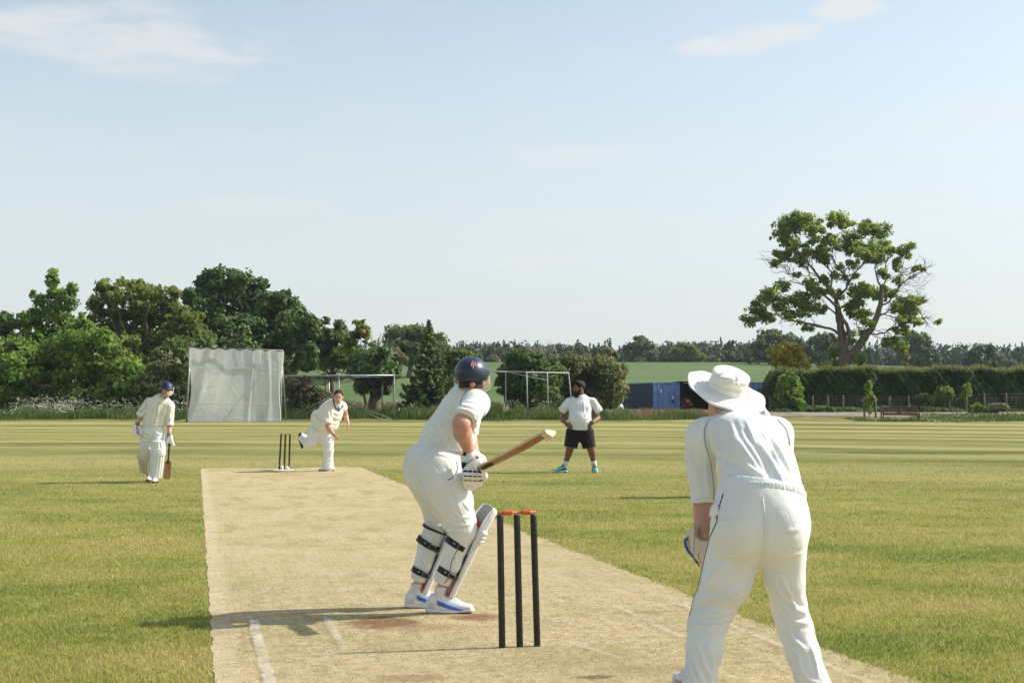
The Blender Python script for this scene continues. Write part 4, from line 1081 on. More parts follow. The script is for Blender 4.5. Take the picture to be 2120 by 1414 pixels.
# --- cages for net practice
def left_cage():
    Y = 92.5; D = 9.0
    root = empty('practice_net_cage', base_at(700, Y), 'grey steel practice net cage with sagging black net roof, behind the bowler', 'net cage', 'practice net cages')
    y0 = Y; gz = lambda x, y: np.array([x, y, float(terr(x, y))])
    xl, xm, xr = W(588, 0, Y)[0], W(706, 0, Y)[0], W(819, 0, Y)[0]
    top = W(700, 778, Y)[2]
    def bar(name, a, b, r=.04, m=STEEL): return putb(name, MB().tube([a, b], r, 9), m, root)
    for x in (xl, xm, xr):
        g = gz(x, Y); bar('post', g - [0, 0, .1], np.array([x, Y, top + (.15 if x == xm else .08)]), .055, DARKSTEEL if x == xr else STEEL)
        bar('foot', g + [0, -.25, .05], g + [0, .6, .05], .05, DARKSTEEL)
    for px in (686, 795):
        x = W(px, 0, Y + D)[0]; g = gz(x, Y + D); bar('post', g - [0, 0, .1], np.array([x, Y + D, W(px, 781, Y + D)[2]]), .05)
    bar('top_rail', [xl, Y, top], [xr, Y, top + .03], .055)
    xlb, xrb = W(600, 0, Y + D)[0], W(795, 0, Y + D)[0]
    tb = W(700, 781, Y + D)[2]
    bar('top_rail', [xlb, Y + D, tb], [xrb, Y + D, tb], .045)
    bar('side_rail', [xr, Y, top], [xrb, Y + D, tb], .045); bar('side_rail', [xl, Y, top], [xlb, Y + D, tb], .045)
    # ground braces running in to the middle
    for (x, pxs) in ((xl, ((590, 868, 690, 818), (605, 870, 690, 826))), (xr, ((814, 868, 712, 832), (792, 868, 712, 838)))):
        for (xa, ya, xb, yb) in pxs: bar('brace', W(xa, ya, Y + .4), W(xb, yb, Y + 1.2), .026, DARKSTEEL)
    # black netting, bunched and sagging along the roof
    t = NT('black_net'); o = t.obj()
    w1 = t.math('ABSOLUTE', t.math('SINE', t.math('MULTIPLY', t.n('ShaderNodeSeparateXYZ', {0: o}).outputs[0], 60.)))
    f = t.math('ADD', t.ramp(t.noise(o, 1.5, 4, .7), .35, .7, .25, .7), t.math('MULTIPLY', t.ramp(w1, .4, 0), .2))
    net = t.done(t.n('ShaderNodeMixShader', {0: f, 1: t.n('ShaderNodeBsdfTransparent').outputs[0], 2: t.princ((.012, .013, .012), .9, .1)}).outputs[0])
    n, k = 60, 14; s = np.linspace(0, 1, n)[:, None]; q = np.linspace(0, 1, k)[None]
    sag = .55 * np.abs(np.sin(pi * s * 2)) * np.sin(pi * q) + .1 * np.sin(s * 40 + q * 5) * np.sin(pi * q)
    P = np.stack([xl + (xr - xl) * s + 0 * q, Y + .05 + D * q + 0 * s, top - .03 + (tb - top) * q - sag], 2)
    V, Q, T = MB().sheet(P).arrays(); put('netting', V, Q, T, net, root)
    q2 = np.linspace(0, 1, 8)[None]
    L = .32 + .28 * np.sin(s * 9) ** 2 - .15 * np.sin(s * 5)
    P = np.stack([xl + (xr - xl) * s + 0 * q2, Y - .02 + .08 * np.sin(s * 50 + q2 * 3), top - .02 - L * q2], 2)
    V, Q, T = MB().sheet(P).arrays(); put('netting', V, Q, T, net, root)
    mb = MB()
    P = np.array([[x, Y - .05, z] for x, z in zip(np.linspace(W(672, 0, Y)[0], W(730, 0, Y)[0], 20), W(700, 775, Y)[2] + .18 * np.sin(np.linspace(0, pi, 20)) + rng.normal(0, .015, 20))])
    mb.tube(P, .05, 6); putb('net_roll', mb, pm('black_cord', (.015, .015, .015), .9), root)
left_cage()
def right_cage():
    Y = 97
    root = empty('practice_net_cage', base_at(1080, Y), 'pale bare pole frame of a net cage right of the batsman helmet', 'net cage', 'practice net cages')
    pale = pm('pale_pole', (.36, .37, .37), .5, .4, var=(5, .15))
    def bar(name, a, b, r=.042): return putb(name, MB().tube([a, b], r, 9), pale, root)
    for px, pb, yt, Yp in ((1047, 1047, 770, Y + 5), (1090, 1093, 770, Y), (1133, 1135, 771, Y + 3), (1177, 1186, 772, Y + 6), (963, 963, 768, Y + 1)):
        a = W(px, yt, Yp); g = W(pb, 850, Yp); g[2] = float(terr(g[0], Yp)) - .1
        bar('post', g, a)
    bar('top_rail', W(950, 768, Y + 1), W(1178, 772, Y + 6), .045)
    bar('top_rail', W(990, 766.5, Y + 9), W(1090, 770, Y), .035)
    bar('diagonal_rail', W(1050, 770, Y + 5), W(1135, 788, Y + 3), .035)
right_cage()

# --- containers and the open shed between them
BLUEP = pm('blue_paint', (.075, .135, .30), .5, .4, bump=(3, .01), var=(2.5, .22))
BLUELIT = pm('sunlit_blue_paint', (.165, .255, .50), .55, .35, bump=(3, .01), var=(1.6, .2))  # container blue for the lit faces, sunlight put into the colour
BLUESHADE = pm('shaded_blue_paint', (.022, .035, .085), .5, .4, bump=(3, .008), var=(2, .2))  # same blue with the side's shade put in; roof and floor share it
def container(corner, ang, wid, ln, h, label, front, sidem, detail=True):
    """corner: near corner; front runs along (cos ang, sin ang), side runs back"""
    ex = np.array([cos(ang), sin(ang), 0]); ey = np.array([-sin(ang), cos(ang), 0]); ez = np.array([0, 0, 1.])
    c0 = np.array(corner, float)
    root = empty('shipping_container', c0 + ex * wid / 2 + ey * ln / 2, label, 'container', 'blue shipping containers')
    def corr(o, u, v, L, H, nrm_, pitch, amp):
        k = int(L / pitch) * 4; P = np.zeros((k + 1, 2, 3))
        for i in range(k + 1):
            d = (0, 0, 1, 1)[i % 4] * amp
            P[i, 0] = o + u * L * i / k - nrm_ * d; P[i, 1] = P[i, 0] + v * H
        return MB().sheet(P)
    b = .10
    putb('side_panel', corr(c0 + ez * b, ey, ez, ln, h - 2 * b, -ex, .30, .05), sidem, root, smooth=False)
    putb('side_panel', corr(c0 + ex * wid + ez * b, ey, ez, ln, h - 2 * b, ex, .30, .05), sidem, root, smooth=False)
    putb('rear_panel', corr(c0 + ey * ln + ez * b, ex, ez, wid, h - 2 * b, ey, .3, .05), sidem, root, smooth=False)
    putb('roof', MB().box(c0 + ex * wid / 2 + ey * ln / 2 + ez * (h - .03), (wid + .02, ln + .02, .05), [ex, ey, ez], .01), BLUESHADE, root, smooth=False)
    putb('floor', MB().box(c0 + ex * wid / 2 + ey * ln / 2 + ez * .08, (wid - .04, ln - .04, .12), [ex, ey, ez], .01), BLUESHADE, root, smooth=False)
    fr = MB()
    for x in (0, wid): fr.box(c0 + ex * x + ez * h / 2, (.13, .13, h), [ex, ey, ez], .015); fr.box(c0 + ex * x + ey * ln + ez * h / 2, (.13, .13, h), [ex, ey, ez], .015)
    fr.box(c0 + ex * wid / 2 + ez * (h - .06), (wid - .13, .12, .118), [ex, ey, ez], .01); fr.box(c0 + ex * wid / 2 + ez * .07, (wid - .13, .12, .13), [ex, ey, ez], .01)
    for x in (0, wid): fr.box(c0 + ex * x + ey * ln / 2 + ez * (h - .06), (.10, ln - .13, .117), [ex, ey, ez], .01)
    putb('frame', fr, front, root, smooth=False)
    for s in (0, 1):
        w2 = (wid - .15) / 2
        d = putb('door', corr(c0 + ex * (.07 + s * (w2 + .01)) - ey * .02 + ez * .14, ex, ez, w2, h - .28, -ey, .34, .045), front, root, smooth=False)
        for x in (.3, .72):
            p = c0 + ex * (.07 + s * (w2 + .01) + w2 * x) - ey * .085
            putb('lock_rod', MB().tube([p + ez * .1, p + ez * (h - .1)], .02, 6), front, d)
        if detail:
            p = c0 + ex * (.07 + s * (w2 + .01) + w2 * .5) - ey * .1 + ez * (1.15 if s else 1.8)
            putb('notice', MB().box(p, (.18, .015, .22) if s else (.2, .015, .34), [ex, ey, ez], .002), pm('white_notice', (.72, .73, .74), .6), d, smooth=False)
            if s: putb('lock_box', MB().box(p - ez * .34, (.2, .12, .22), [ex, ey, ez], .02), pm('dark_lock', (.03, .03, .035), .5), d, smooth=False)
    return root
Yc = 128
c0 = W(1350, 0, Yc); c0[2] = float(terr(c0[0], Yc)) - .05
container(c0, radians(20), 2.62, 7.4, 2.60, 'blue shipping container with white notices on its doors, left of the open shed', BLUELIT, BLUESHADE)
c1 = W(1540, 0, Yc); c1[2] = float(terr(c1[0], Yc)) - .05
container(c1, radians(6), 2.44, 6.06, 2.62, 'blue shipping container mostly hidden behind the keeper hat', BLUELIT, BLUELIT, False)
def shed():
    x0 = W(1350, 0, Yc)[0] + 2.62 * cos(radians(20)) + .12; x1 = c1[0] - .12; y0 = Yc + 1.0; y1 = Yc + 6.2
    g = float(terr((x0 + x1) / 2, y0)) - .05; top = W(1450, 789, y0)[2]
    root = empty('open_shed', np.array([(x0 + x1) / 2, (y0 + y1) / 2, g]), 'dark open fronted shed with flat roof between the blue containers', 'shed')
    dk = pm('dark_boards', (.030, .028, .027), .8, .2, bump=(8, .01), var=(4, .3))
    def corrug(yy):
        k = 120; P = np.zeros((k + 1, 2, 3))
        for i in range(k + 1):
            P[i, 0] = (x0 + (x1 - x0) * i / k, yy - (.05 if i % 4 > 1 else 0), g); P[i, 1] = P[i, 0] + [0, 0, top - g - .12]
        return MB().sheet(P)
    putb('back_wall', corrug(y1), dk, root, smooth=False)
    n = 60; P = np.zeros((n, 2, 3))
    rf = MB().box([(x0 + x1) / 2, (y0 + y1) / 2 - .15, top - .05], (x1 - x0 + .5, y1 - y0 + .4, .07), None, .01)
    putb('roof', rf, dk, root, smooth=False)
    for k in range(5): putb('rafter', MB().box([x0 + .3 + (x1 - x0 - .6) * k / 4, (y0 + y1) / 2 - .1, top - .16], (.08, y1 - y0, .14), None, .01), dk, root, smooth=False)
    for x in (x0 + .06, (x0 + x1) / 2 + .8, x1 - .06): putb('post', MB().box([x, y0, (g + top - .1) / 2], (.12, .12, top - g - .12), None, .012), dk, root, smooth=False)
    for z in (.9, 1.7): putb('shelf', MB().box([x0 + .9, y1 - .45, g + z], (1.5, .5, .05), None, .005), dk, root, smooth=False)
shed()
def mower():
    Y = 129.6; p = base_at(1420, Y); g = p[2]
    red = pm('red_paint', (.42, .045, .03), .45, .5, var=(4, .15)); blk = pm('black_plastic', (.02, .02, .02), .6)
    root = empty('ride_on_mower', p, 'red ride-on mower parked in the open shed', 'mower')
    putb('bonnet', MB().box(p + [0, -.25, .72], (.82, .7, .5), [(1, 0, 0), (0, 1, -.12), (0, .12, 1)], .12), red, root)
    putb('body', MB().box(p + [.05, .2, .42], (1.1, 1.3, .36), None, .1), red, root)
    gr = putb('grille', MB().box(p + [.08, -.63, .74], (.44, .04, .34), None, .015), blk, root)
    putb('badge', MB().box(p + [.08, -.66, .74], (.30, .02, .22), None, .008), pm('yellow_panel', (.50, .38, .06), .5), gr)
    st = MB().box(p + [.1, .55, .82], (.5, .45, .12), None, .05); st.box(p + [.1, .8, 1.05], (.5, .12, .5), None, .05)
    putb('seat', st, blk, root)
    for x in (-.5, .5):
        for y, rr in ((-.3, .2), (.6, .27)): putb('wheel', MB().lathe(p + [x - .09, y, rr], [(.03, 0), (rr * .8, .005), (rr, .04), (rr, .14), (rr * .8, .175), (.03, .18)], (1, 0, 0), 16), blk, root)
    putb('steering_wheel', MB().tube([p + [.1 + .17 * cos(a), .2 + .05 * sin(a), 1.12 + .15 * sin(a)] for a in np.linspace(0, 2 * pi, 14)], .02, 5), blk, root)
mower()
# crumpled white bags left of the container
BAG = pm('white_sacking', (.60, .60, .58), .75, .2, bump=(6, .03))
def bag(px, Y, w, h, seed, label):
    r = np.random.default_rng(seed); p = base_at(px, Y); n, k = 24, 16
    u = np.linspace(0, 2 * pi, n + 1); v = np.linspace(.02, 1, k); P = np.zeros((n + 1, k, 3)); ph = r.uniform(0, 6, 8)
    for i, a in enumerate(u):
        for j, t in enumerate(v):
            rad = w / 2 * (sin(pi * (.5 + .5 * t)) ** .55 if t < .98 else .02) * (1 + .12 * sin(3 * a + ph[0] + 3 * t) + .10 * sin(7 * a + ph[1] + 5 * t))
            P[i, j] = p + [rad * cos(a), rad * sin(a) * .8, h * (t ** .8) * (1 + .12 * sin(2 * a + ph[2]))]
    V, Q, T = MB().sheet(P).arrays()
    tag(put('sack', V, Q, T, BAG, None, p), label, 'sack', 'white sacks beside the container')
bag(1274, 120, 1.5, .78, 1, 'larger slumped white sack nearest the blue container')
bag(1255, 121, .7, .95, 2, 'small upright white sack beside the larger slumped one')
p = base_at(1270, 121.2); tag(putb('scrap_heap', MB().box(p + [0, 0, .55], (1.6, .5, .8), [(1, 0, .05), (0, 1, 0), (-.05, 0, 1)], .05).box(p + [.5, -.1, .35], (.5, .5, .6), None, .06), pm('dark_rubbish', (.05, .045, .04), .8, bump=(5, .04), var=(6, .4)), None, p), 'dark heap of rubbish behind the white sacks', 'rubbish')

# --- bench
def bench():
    Y = 91; p = W(1864, 872, Y); p[2] = float(terr(p[0], Y)); w = 2.5
    wood = pm('bench_wood', (.115, .062, .042), .75, .25, bump=(20, .006), var=(8, .3))
    root = empty('park_bench', p, 'brown slatted wooden bench in front of the hedge', 'bench')
    se = MB()
    for k in range(5): se.box(p + [0, -.22 + .105 * k, .44], (w - .1, .085, .03), None, .006)
    se.box(p + [0, -.25, .40], (w - .1, .03, .075), None, .006)
    putb('seat', se, wood, root, smooth=False)
    bk = MB(); n = 21; up = nrm([0, .22, 1])
    for k in range(n): bk.box(p + [-(w - .3) / 2 + (w - .3) * k / (n - 1), .30, .66], (.052, .02, .36), [(1, 0, 0), (0, 1, -.22), (0, .22, 1)], .004)
    bk.box(p + [0, .345, .87], (w, .035, .085), [(1, 0, 0), (0, 1, -.22), (0, .22, 1)], .01); bk.box(p + [0, .265, .48], (w - .1, .03, .06), None, .006)
    bk.box(p + [0, .35, .93], (w * .45, .034, .04), [(1, 0, 0), (0, 1, -.22), (0, .22, 1)], .01)
    bk.box(p + [0, .31, .66], (.32, .028, .34), [(1, 0, 0), (0, 1, -.22), (0, .22, 1)], .01)
    putb('backrest', bk, wood, root, smooth=False)
    for s in (-1, 1):
        x = s * (w / 2 - .04)
        putb('leg', MB().box(p + [x, -.25, .31], (.075, .075, .62), None, .008), wood, root, smooth=False)
        putb('leg', MB().tube([p + [x, .24, 0], p + [x, .24, .42], p + [x, .36, .92]], .045, 6), wood, root, smooth=False)
        putb('armrest', MB().box(p + [x, 0, .645], (.10, .66, .045), None, .012), wood, root, smooth=False)
bench()
# --- stakes, fences
STAKE = pm('weathered_wood', (.17, .14, .10), .85, .15, bump=(14, .01), var=(5, .25))
def stake(px, yt, Y, label, r=.045, w=None):
    p = base_at(px, Y); top = W(px, yt, Y)[2]; h = top - p[2]
    mb = MB().lathe(p - [0, 0, .1], [(r, 0), (r, h + .08), (r * .8, h + .1), (.001, h + .105)], nrm([rng.normal(0, .015), 0, 1]), 10)
    return tag(putb('stake', mb, STAKE, None, p), label, 'stake', 'wooden stakes by the saplings')
stake(1788.5, 823, 95, 'left stake of the pair holding the slim yellow green sapling', .07)
stake(1812, 823, 95, 'right stake of the pair, between sapling and bench', .07)
stake(1951, 856, 92.5, 'thin lone stake in the rough grass right of the bench', .035)
stake(2011, 848, 101, 'short pale stake at the left foot of the weed mound', .05)
stake(2064, 858, 93, 'taller of two short pale stakes near the right edge', .045)
stake(2067.5, 861, 93.2, 'shorter of two short pale stakes near the right edge', .045)
stake(2084, 845, 101, 'thin stake right of the pink bush', .035)
stake(1039, 857, 92.5, 'thin whitish stake at the field edge right of the batsman', .03)
stake(1255, 850, 93, 'thin whitish stake in the grass right of the man in the t-shirt', .03)
def post_fence():
    Y = 112.5; root = empty('wire_fence', base_at(1900, Y), 'wire fence on wooden posts along the foot of the hedge', 'fence')
    X0 = []
    for px, yt in ((1682, 819), (1713, 818), (1745, 818), (1800, 820), (1841, 820), (1880, 820), (1925, 819), (1965, 818), (2000, 817), (2037, 814), (2082, 813), (2125, 812)):
        p = base_at(px, Y); top = W(px, yt, Y)[2]
        putb('post', MB().lathe(p - [0, 0, .1], [(.075, 0), (.075, top - p[2] + .08), (.05, top - p[2] + .11), (.001, top - p[2] + .115)], (0, 0, 1), 9), STAKE, root); X0.append((p, top))
    mb = MB(); wire = pm('fence_wire', (.12, .12, .12), .5, .4)
    for f in (.15, .3, .45, .6, .75, .93):
        mb.tube([np.array([p[0], p[1] - .09, p[2] + (t - p[2]) * f]) for p, t in X0], .010, 4)
    xa, xb = X0[0][0][0], X0[-1][0][0]
    for x in np.arange(xa, xb, .33):
        z = float(terr(x, Y)); mb.tube([[x, Y - .09, z + .1], [x, Y - .09, z + 1.18]], .007, 3)
    putb('wire', mb, wire, root)
post_fence()
def rail_fence():
    Y = 112; root = empty('rail_fence', base_at(1620, Y), 'low post and rail fence beside the right blue container', 'fence')
    xs = [1594, 1607, 1658]
    for px in xs:
        p = base_at(px, Y); putb('post', MB().box(p + [0, 0, .6], (.13, .13, 1.3), None, .012), STAKE, root, smooth=False)
    a, b = base_at(1590, Y), base_at(1660, Y)
    for z in (.22, .5, .8, 1.08): putb('rail', MB().box((a + b) / 2 + [0, -.09, z], (b[0] - a[0], .04, .10), None, .006), STAKE, root, smooth=False)
    putb('brace', MB().tube([base_at(1660, Y) + [0, -.02, .95], base_at(1672, Y) + [0, -.02, .4]], .05, 6), STAKE, root, smooth=False)
rail_fence()
# ------------------------------------------------------------------ bodies and clothes: smooth-blended solids, meshed as one skin
class Solid:
    def __init__(s): s.p = []
    def cap(s, a, b, ra, rb, k=.03, sq=None, cut0=False, cut1=False, op='u'):
        """tapered limb a->b; sq=(direction, factor) flattens its section; cut0/cut1: flat open end"""
        s.p.append(('cap', np.asarray(a, float), np.asarray(b, float), ra, rb, k, sq, cut0, cut1, op)); return s
    def chain(s, pts, rad, k=.03, sq=None, cut1=False, op='u', cut0=False):
        for i in range(len(pts) - 1):
            s.cap(pts[i], pts[i + 1], rad[i], rad[i + 1], k if i == 0 else min(k, .02), sq, cut0 and i == 0, cut1 and i == len(pts) - 2, op)
        return s
    def ell(s, c, r, ax=None, k=.03, op='u'):
        s.p.append(('ell', np.asarray(c, float), np.asarray(r, float), np.eye(3) if ax is None else np.array([nrm(a) for a in ax]), k, op)); return s
    def plane(s, p, n, k=.006):
        """cut away everything on the side n points to"""
        s.p.append(('pl', np.asarray(p, float), nrm(n), k)); return s
    def bounds(s):
        lo = np.full(3, 1e9); hi = -lo
        for p in s.p:
            if p[0] == 'cap' and p[9] == 'u':
                r = max(p[3], p[4]) * 1.05
                lo = np.minimum(lo, np.minimum(p[1], p[2]) - r); hi = np.maximum(hi, np.maximum(p[1], p[2]) + r)
            elif p[0] == 'ell' and p[5] == 'u':
                r = p[2].max(); lo = np.minimum(lo, p[1] - r); hi = np.maximum(hi, p[1] + r)
        return lo, hi
    def dist(s, P, D, lo, h):
        """P: (nx,ny,nz,3) grid; D is filled in place"""
        shp = np.array(D.shape)
        for p in s.p:
            if p[0] == 'pl':
                d = (P - p[1].astype(np.float32)) @ p[2].astype(np.float32)
                k = p[3]; hh = np.maximum(k - np.abs(D - d), 0) / k
                D[:] = np.maximum(D, d) + hh * hh * k * .25; continue
            k = p[5] if p[0] == 'cap' else p[4]
            if p[0] == 'cap':
                r = max(p[3], p[4]); a, b = np.minimum(p[1], p[2]) - r, np.maximum(p[1], p[2]) + r
            else:
                r = p[2].max(); a, b = p[1] - r, p[1] + r
            pad = k + 3 * h + .02
            i0 = np.clip(((a - pad - lo) / h).astype(int), 0, shp); i1 = np.clip(((b + pad - lo) / h).astype(int) + 2, 0, shp)
            sl = tuple(slice(x, y) for x, y in zip(i0, i1))
            Q = P[sl]
            if Q.size == 0: continue
            if p[0] == 'cap':
                _, A, B, ra, rb, k, sq, c0, c1, op = p
                ax = B - A; L2 = ax @ ax; L = math.sqrt(L2); u = ax / (L + 1e-9)
                q = Q - A.astype(np.float32)
                t = q @ u.astype(np.float32)
                tc_ = np.clip(t / (L + 1e-9), 0, 1)
                e = q - tc_[..., None] * ax.astype(np.float32)
                if sq is not None:
                    nn = np.asarray(sq[0], float); nn = nrm(nn - u * (nn @ u)); f = sq[1]
                    e = e + (e @ nn.astype(np.float32))[..., None] * (nn * (1 / f - 1)).astype(np.float32)
                    d = (np.sqrt((e * e).sum(-1)) - (ra + (rb - ra) * tc_)) * min(1., f)
                else:
                    d = np.sqrt((e * e).sum(-1)) - (ra + (rb - ra) * tc_)
                if c1: d = np.maximum(d, t - L)
                if c0: d = np.maximum(d, -t)
            else:
                _, C, R, ax, k, op = p
                q = (Q - C.astype(np.float32)) @ ax.T.astype(np.float32)
                k0 = np.sqrt(((q / R) ** 2).sum(-1)); k1 = np.sqrt(((q / (R * R)) ** 2).sum(-1))
                d = k0 * (k0 - 1) / (k1 + 1e-6)
            X_ = D[sl]
            if op == 'u':
                hh = np.maximum(k - np.abs(X_ - d), 0) / max(k, 1e-6)
                D[sl] = np.minimum(X_, d) - hh * hh * k * .25
            else:
                hh = np.maximum(k - np.abs(X_ + d), 0) / max(k, 1e-6)
                D[sl] = np.maximum(X_, -d) + hh * hh * k * .25
    def mesh(s, h):
        lo, hi = s.bounds(); lo = lo - 3 * h; hi = hi + 3 * h
        n = np.ceil((hi - lo) / h).astype(int) + 1
        ax = [lo[i] + h * np.arange(n[i]) for i in range(3)]
        P = np.stack(np.meshgrid(*ax, indexing='ij'), -1).astype(np.float32)
        D = np.full(n, .25, np.float32)
        s.dist(P, D, lo, h)
        return surface_net(D, lo, h)
def surface_net(D, lo, h):
    ins = D < 0
    n = np.array(D.shape)
    c = sum(ins[i:n[0] - 1 + i, j:n[1] - 1 + j, k:n[2] - 1 + k].astype(np.int8) for i in (0, 1) for j in (0, 1) for k in (0, 1))
    act = (c > 0) & (c < 8)
    idx = np.full(act.shape, -1, np.int64); cells = np.argwhere(act); idx[act] = np.arange(len(cells))
    acc = np.zeros((len(cells), 3)); cnt = np.zeros(len(cells))
    I, J, K = cells.T
    corner = [(i, j, k) for i in (0, 1) for j in (0, 1) for k in (0, 1)]
    val = {cc: D[I + cc[0], J + cc[1], K + cc[2]].astype(float) for cc in corner}
    for a in corner:
        for d in range(3):
            if a[d]: continue
            b = list(a); b[d] = 1; b = tuple(b)
            va, vb = val[a], val[b]; m = (va < 0) != (vb < 0)
            t = np.where(m, va / np.where(m, va - vb, 1), 0)
            p = np.tile(np.array(a, float), (len(cells), 1)); p[:, d] = t
            acc[m] += p[m]; cnt += m
    V = lo + (cells + acc / np.maximum(cnt, 1)[:, None]) * h
    quads = []
    for d in range(3):
        e = [slice(None)] * 3; f = [slice(None)] * 3
        e[d] = slice(0, n[d] - 1); f[d] = slice(1, n[d])
        A, B = ins[tuple(e)], ins[tuple(f)]
        m = np.argwhere(A != B)
        o1, o2 = [(1, 2), (2, 0), (0, 1)][d]
        m = m[(m[:, o1] > 0) & (m[:, o2] > 0) & (m[:, o1] < n[o1] - 1) & (m[:, o2] < n[o2] - 1)]
        def at(s1, s2):
            q = m.copy(); q[:, o1] -= s1; q[:, o2] -= s2; return idx[q[:, 0], q[:, 1], q[:, 2]]
        q = np.stack([at(1, 1), at(0, 1), at(0, 0), at(1, 0)], 1)
        fl = A[m[:, 0], m[:, 1], m[:, 2]]
        q[~fl] = q[~fl][:, ::-1]
        quads.append(q)
    return V, np.concatenate(quads)
def vnormals(V, Q):
    fn = np.cross(V[Q[:, 2]] - V[Q[:, 0]], V[Q[:, 3]] - V[Q[:, 1]])
    N = np.zeros_like(V)
    for i in range(4): np.add.at(N, Q[:, i], fn)
    return N / (np.linalg.norm(N, axis=1)[:, None] + 1e-12)
def relax(V, Q, it=1, f=.5):
    """even out the skin"""
    for _ in range(it):
        S = np.zeros_like(V); c = np.zeros(len(V))
        for a, b in ((0, 1), (1, 2), (2, 3), (3, 0)):
            np.add.at(S, Q[:, a], V[Q[:, b]]); np.add.at(S, Q[:, b], V[Q[:, a]])
            np.add.at(c, Q[:, a], 1); np.add.at(c, Q[:, b], 1)
        V = V * (1 - f) + f * S / c[:, None]
    return V
def bvh(V, Q): return BVHTree.FromPolygons([tuple(v) for v in V], [tuple(q) for q in Q])
def onto(tree_, pts, px=True, n=14, off=0.):
    """drop a photo-pixel polyline onto a surface: where the lines of sight meet the cloth"""
    pts = np.asarray(pts, float)
    seg = np.concatenate([[0], np.cumsum(np.linalg.norm(np.diff(pts, axis=0), axis=1))])
    s = np.linspace(0, seg[-1], n); xy = np.stack([np.interp(s, seg, pts[:, i]) for i in range(2)], 1)
    out = []
    for x, y in xy:
        d = nrm(W(x, y, 5.) - CAM)
        hit = tree_.ray_cast(Vector(CAM), Vector(d))
        if hit[0] is not None: out.append(np.array(hit[0]) - d * off)
    return np.array(out)
def fold(V, N, P, w, amp):
    """raise (or sink) the cloth along a line"""
    if len(P) < 2: return V
    lo, hi = P.min(0) - 3 * w, P.max(0) + 3 * w
    m = np.where(((V > lo) & (V < hi)).all(1))[0]
    if not len(m): return V
    X_ = V[m]; best = np.full(len(m), 1e9); bt = np.zeros(len(m))
    for i in range(len(P) - 1):
        a, b = P[i], P[i + 1]; ab = b - a; t = np.clip(((X_ - a) @ ab) / (ab @ ab + 1e-12), 0, 1)
        d = np.linalg.norm(X_ - a - t[:, None] * ab, axis=1); c = d < best
        best[c] = d[c]; bt[c] = (i + t[c]) / (len(P) - 1)
    g = np.exp(-(best / w) ** 2) - .45 * np.exp(-((best - 1.6 * w) / w) ** 2)
    V = V.copy(); V[m] += N[m] * (amp * g * np.sin(pi * np.clip(bt * .92 + .04, 0, 1)) ** .7)[:, None]
    return V
def ripple(V, N, amp, scale, seed, dirs=None, mask=None):
    """soft uneven wrinkling of cloth"""
    r = np.random.default_rng(seed); out = np.zeros(len(V)); m = 9
    wp = sum(np.sin(V @ r.normal(0, scale * .5, 3) + r.uniform(0, 6))[:, None] * r.normal(0, .035, 3) for _ in range(3))
    for i in range(m):
        k = r.normal(size=3) if dirs is None else np.asarray(dirs, float) + r.normal(0, .28, 3)
        k = nrm(k) * scale * r.uniform(.55, 1.6)
        s = np.sin((V + wp) @ k + r.uniform(0, 6.28))
        out += np.sign(s) * np.abs(s) ** .8 * np.sin(V @ r.normal(0, scale * .25, 3) + r.uniform(0, 6))
    out *= amp / m * 2.2
    if mask is not None: out *= mask
    return V + N * out[:, None]
class Garment:
    """one mesh under a person: solids -> skin -> wrinkles -> object"""
    def __init__(s, solid, h, relaxn=1):
        s.V, s.Q = solid.mesh(h); s.V = relax(s.V, s.Q, relaxn, .4); s.N = vnormals(s.V, s.Q); s.b = None
    def tree(s):
        if s.b is None: s.b = bvh(s.V, s.Q)
        return s.b
    def folds(s, L, scale=1.0):
        t = s.tree(); V = s.V
        for pts, w, amp in L: V = fold(V, s.N, onto(t, pts), w * scale, amp * scale)
        s.V = V; s.N = vnormals(s.V, s.Q); s.b = None; return s
    def ripple(s, amp, scale, seed, dirs=None, mask=None):
        s.V = ripple(s.V, s.N, amp, scale, seed, dirs, mask); s.N = vnormals(s.V, s.Q); s.b = None; return s
    def out(s, name, mat, parent=None, org=None, col=None):
        at = None
        if col is not None: at = {'paint': col}
        return put(name, s.V, s.Q, None, mat, parent, org, True, at)
    def piping(s, name, pts, r, mat, parent, n=24, off=.001):
        P = onto(s.tree(), pts, n=n, off=off)
        if len(P) < 3: return None
        return putb(name, MB().tube(P, r, 6), mat, parent)

# ------------------------------------------------------------------ anatomy
def head_solid(S, c, up, face, neck, s=1.0, nose=True, sub=True):
    """cranium, jaw, nose, brow, ears; c = middle of the head"""
    up = nrm(up); face = nrm(np.asarray(face) - up * np.dot(face, up)); side = np.cross(face, up)
    A = [side, face, up]; q = lambda x, y, z: c + (side * x + face * y + up * z) * s
    S.ell(q(0, -.012, .035), np.array([.076, .096, .092]) * s, A, .02)
    S.ell(q(0, .018, -.045), np.array([.060, .070, .072]) * s, A, .04)
    S.ell(q(0, .045, -.088), np.array([.034, .036, .028]) * s, A, .03)
    S.cap(neck, q(0, -.02, -.06), .062 * s, .056 * s, .03)
    if nose:
        S.cap(q(0, .088, .005), q(0, .106, -.032), .010 * s, .015 * s, .014)
        S.cap(q(-.035, .082, .022), q(.035, .082, .022), .012 * s, .012 * s, .02)
        S.cap(q(-.022, .080, -.066), q(.022, .080, -.066), .009 * s, .009 * s, .012)
        S.cap(q(-.018, .077, -.078), q(.018, .077, -.078), .009 * s, .009 * s, .012)
        if sub:
            for x in (-.031, .031): S.ell(q(x, .096, .002), np.array([.014, .012, .010]) * s, A, .012, op='s')
            S.cap(q(-.024, .092, -.0715), q(.024, .092, -.0715), .003, .003, .004, op='s')
    for x in (-1, 1):
        S.ell(q(x * .078, -.008, -.012), np.array([.010, .022, .034]) * s, A, .012)
    return q, A
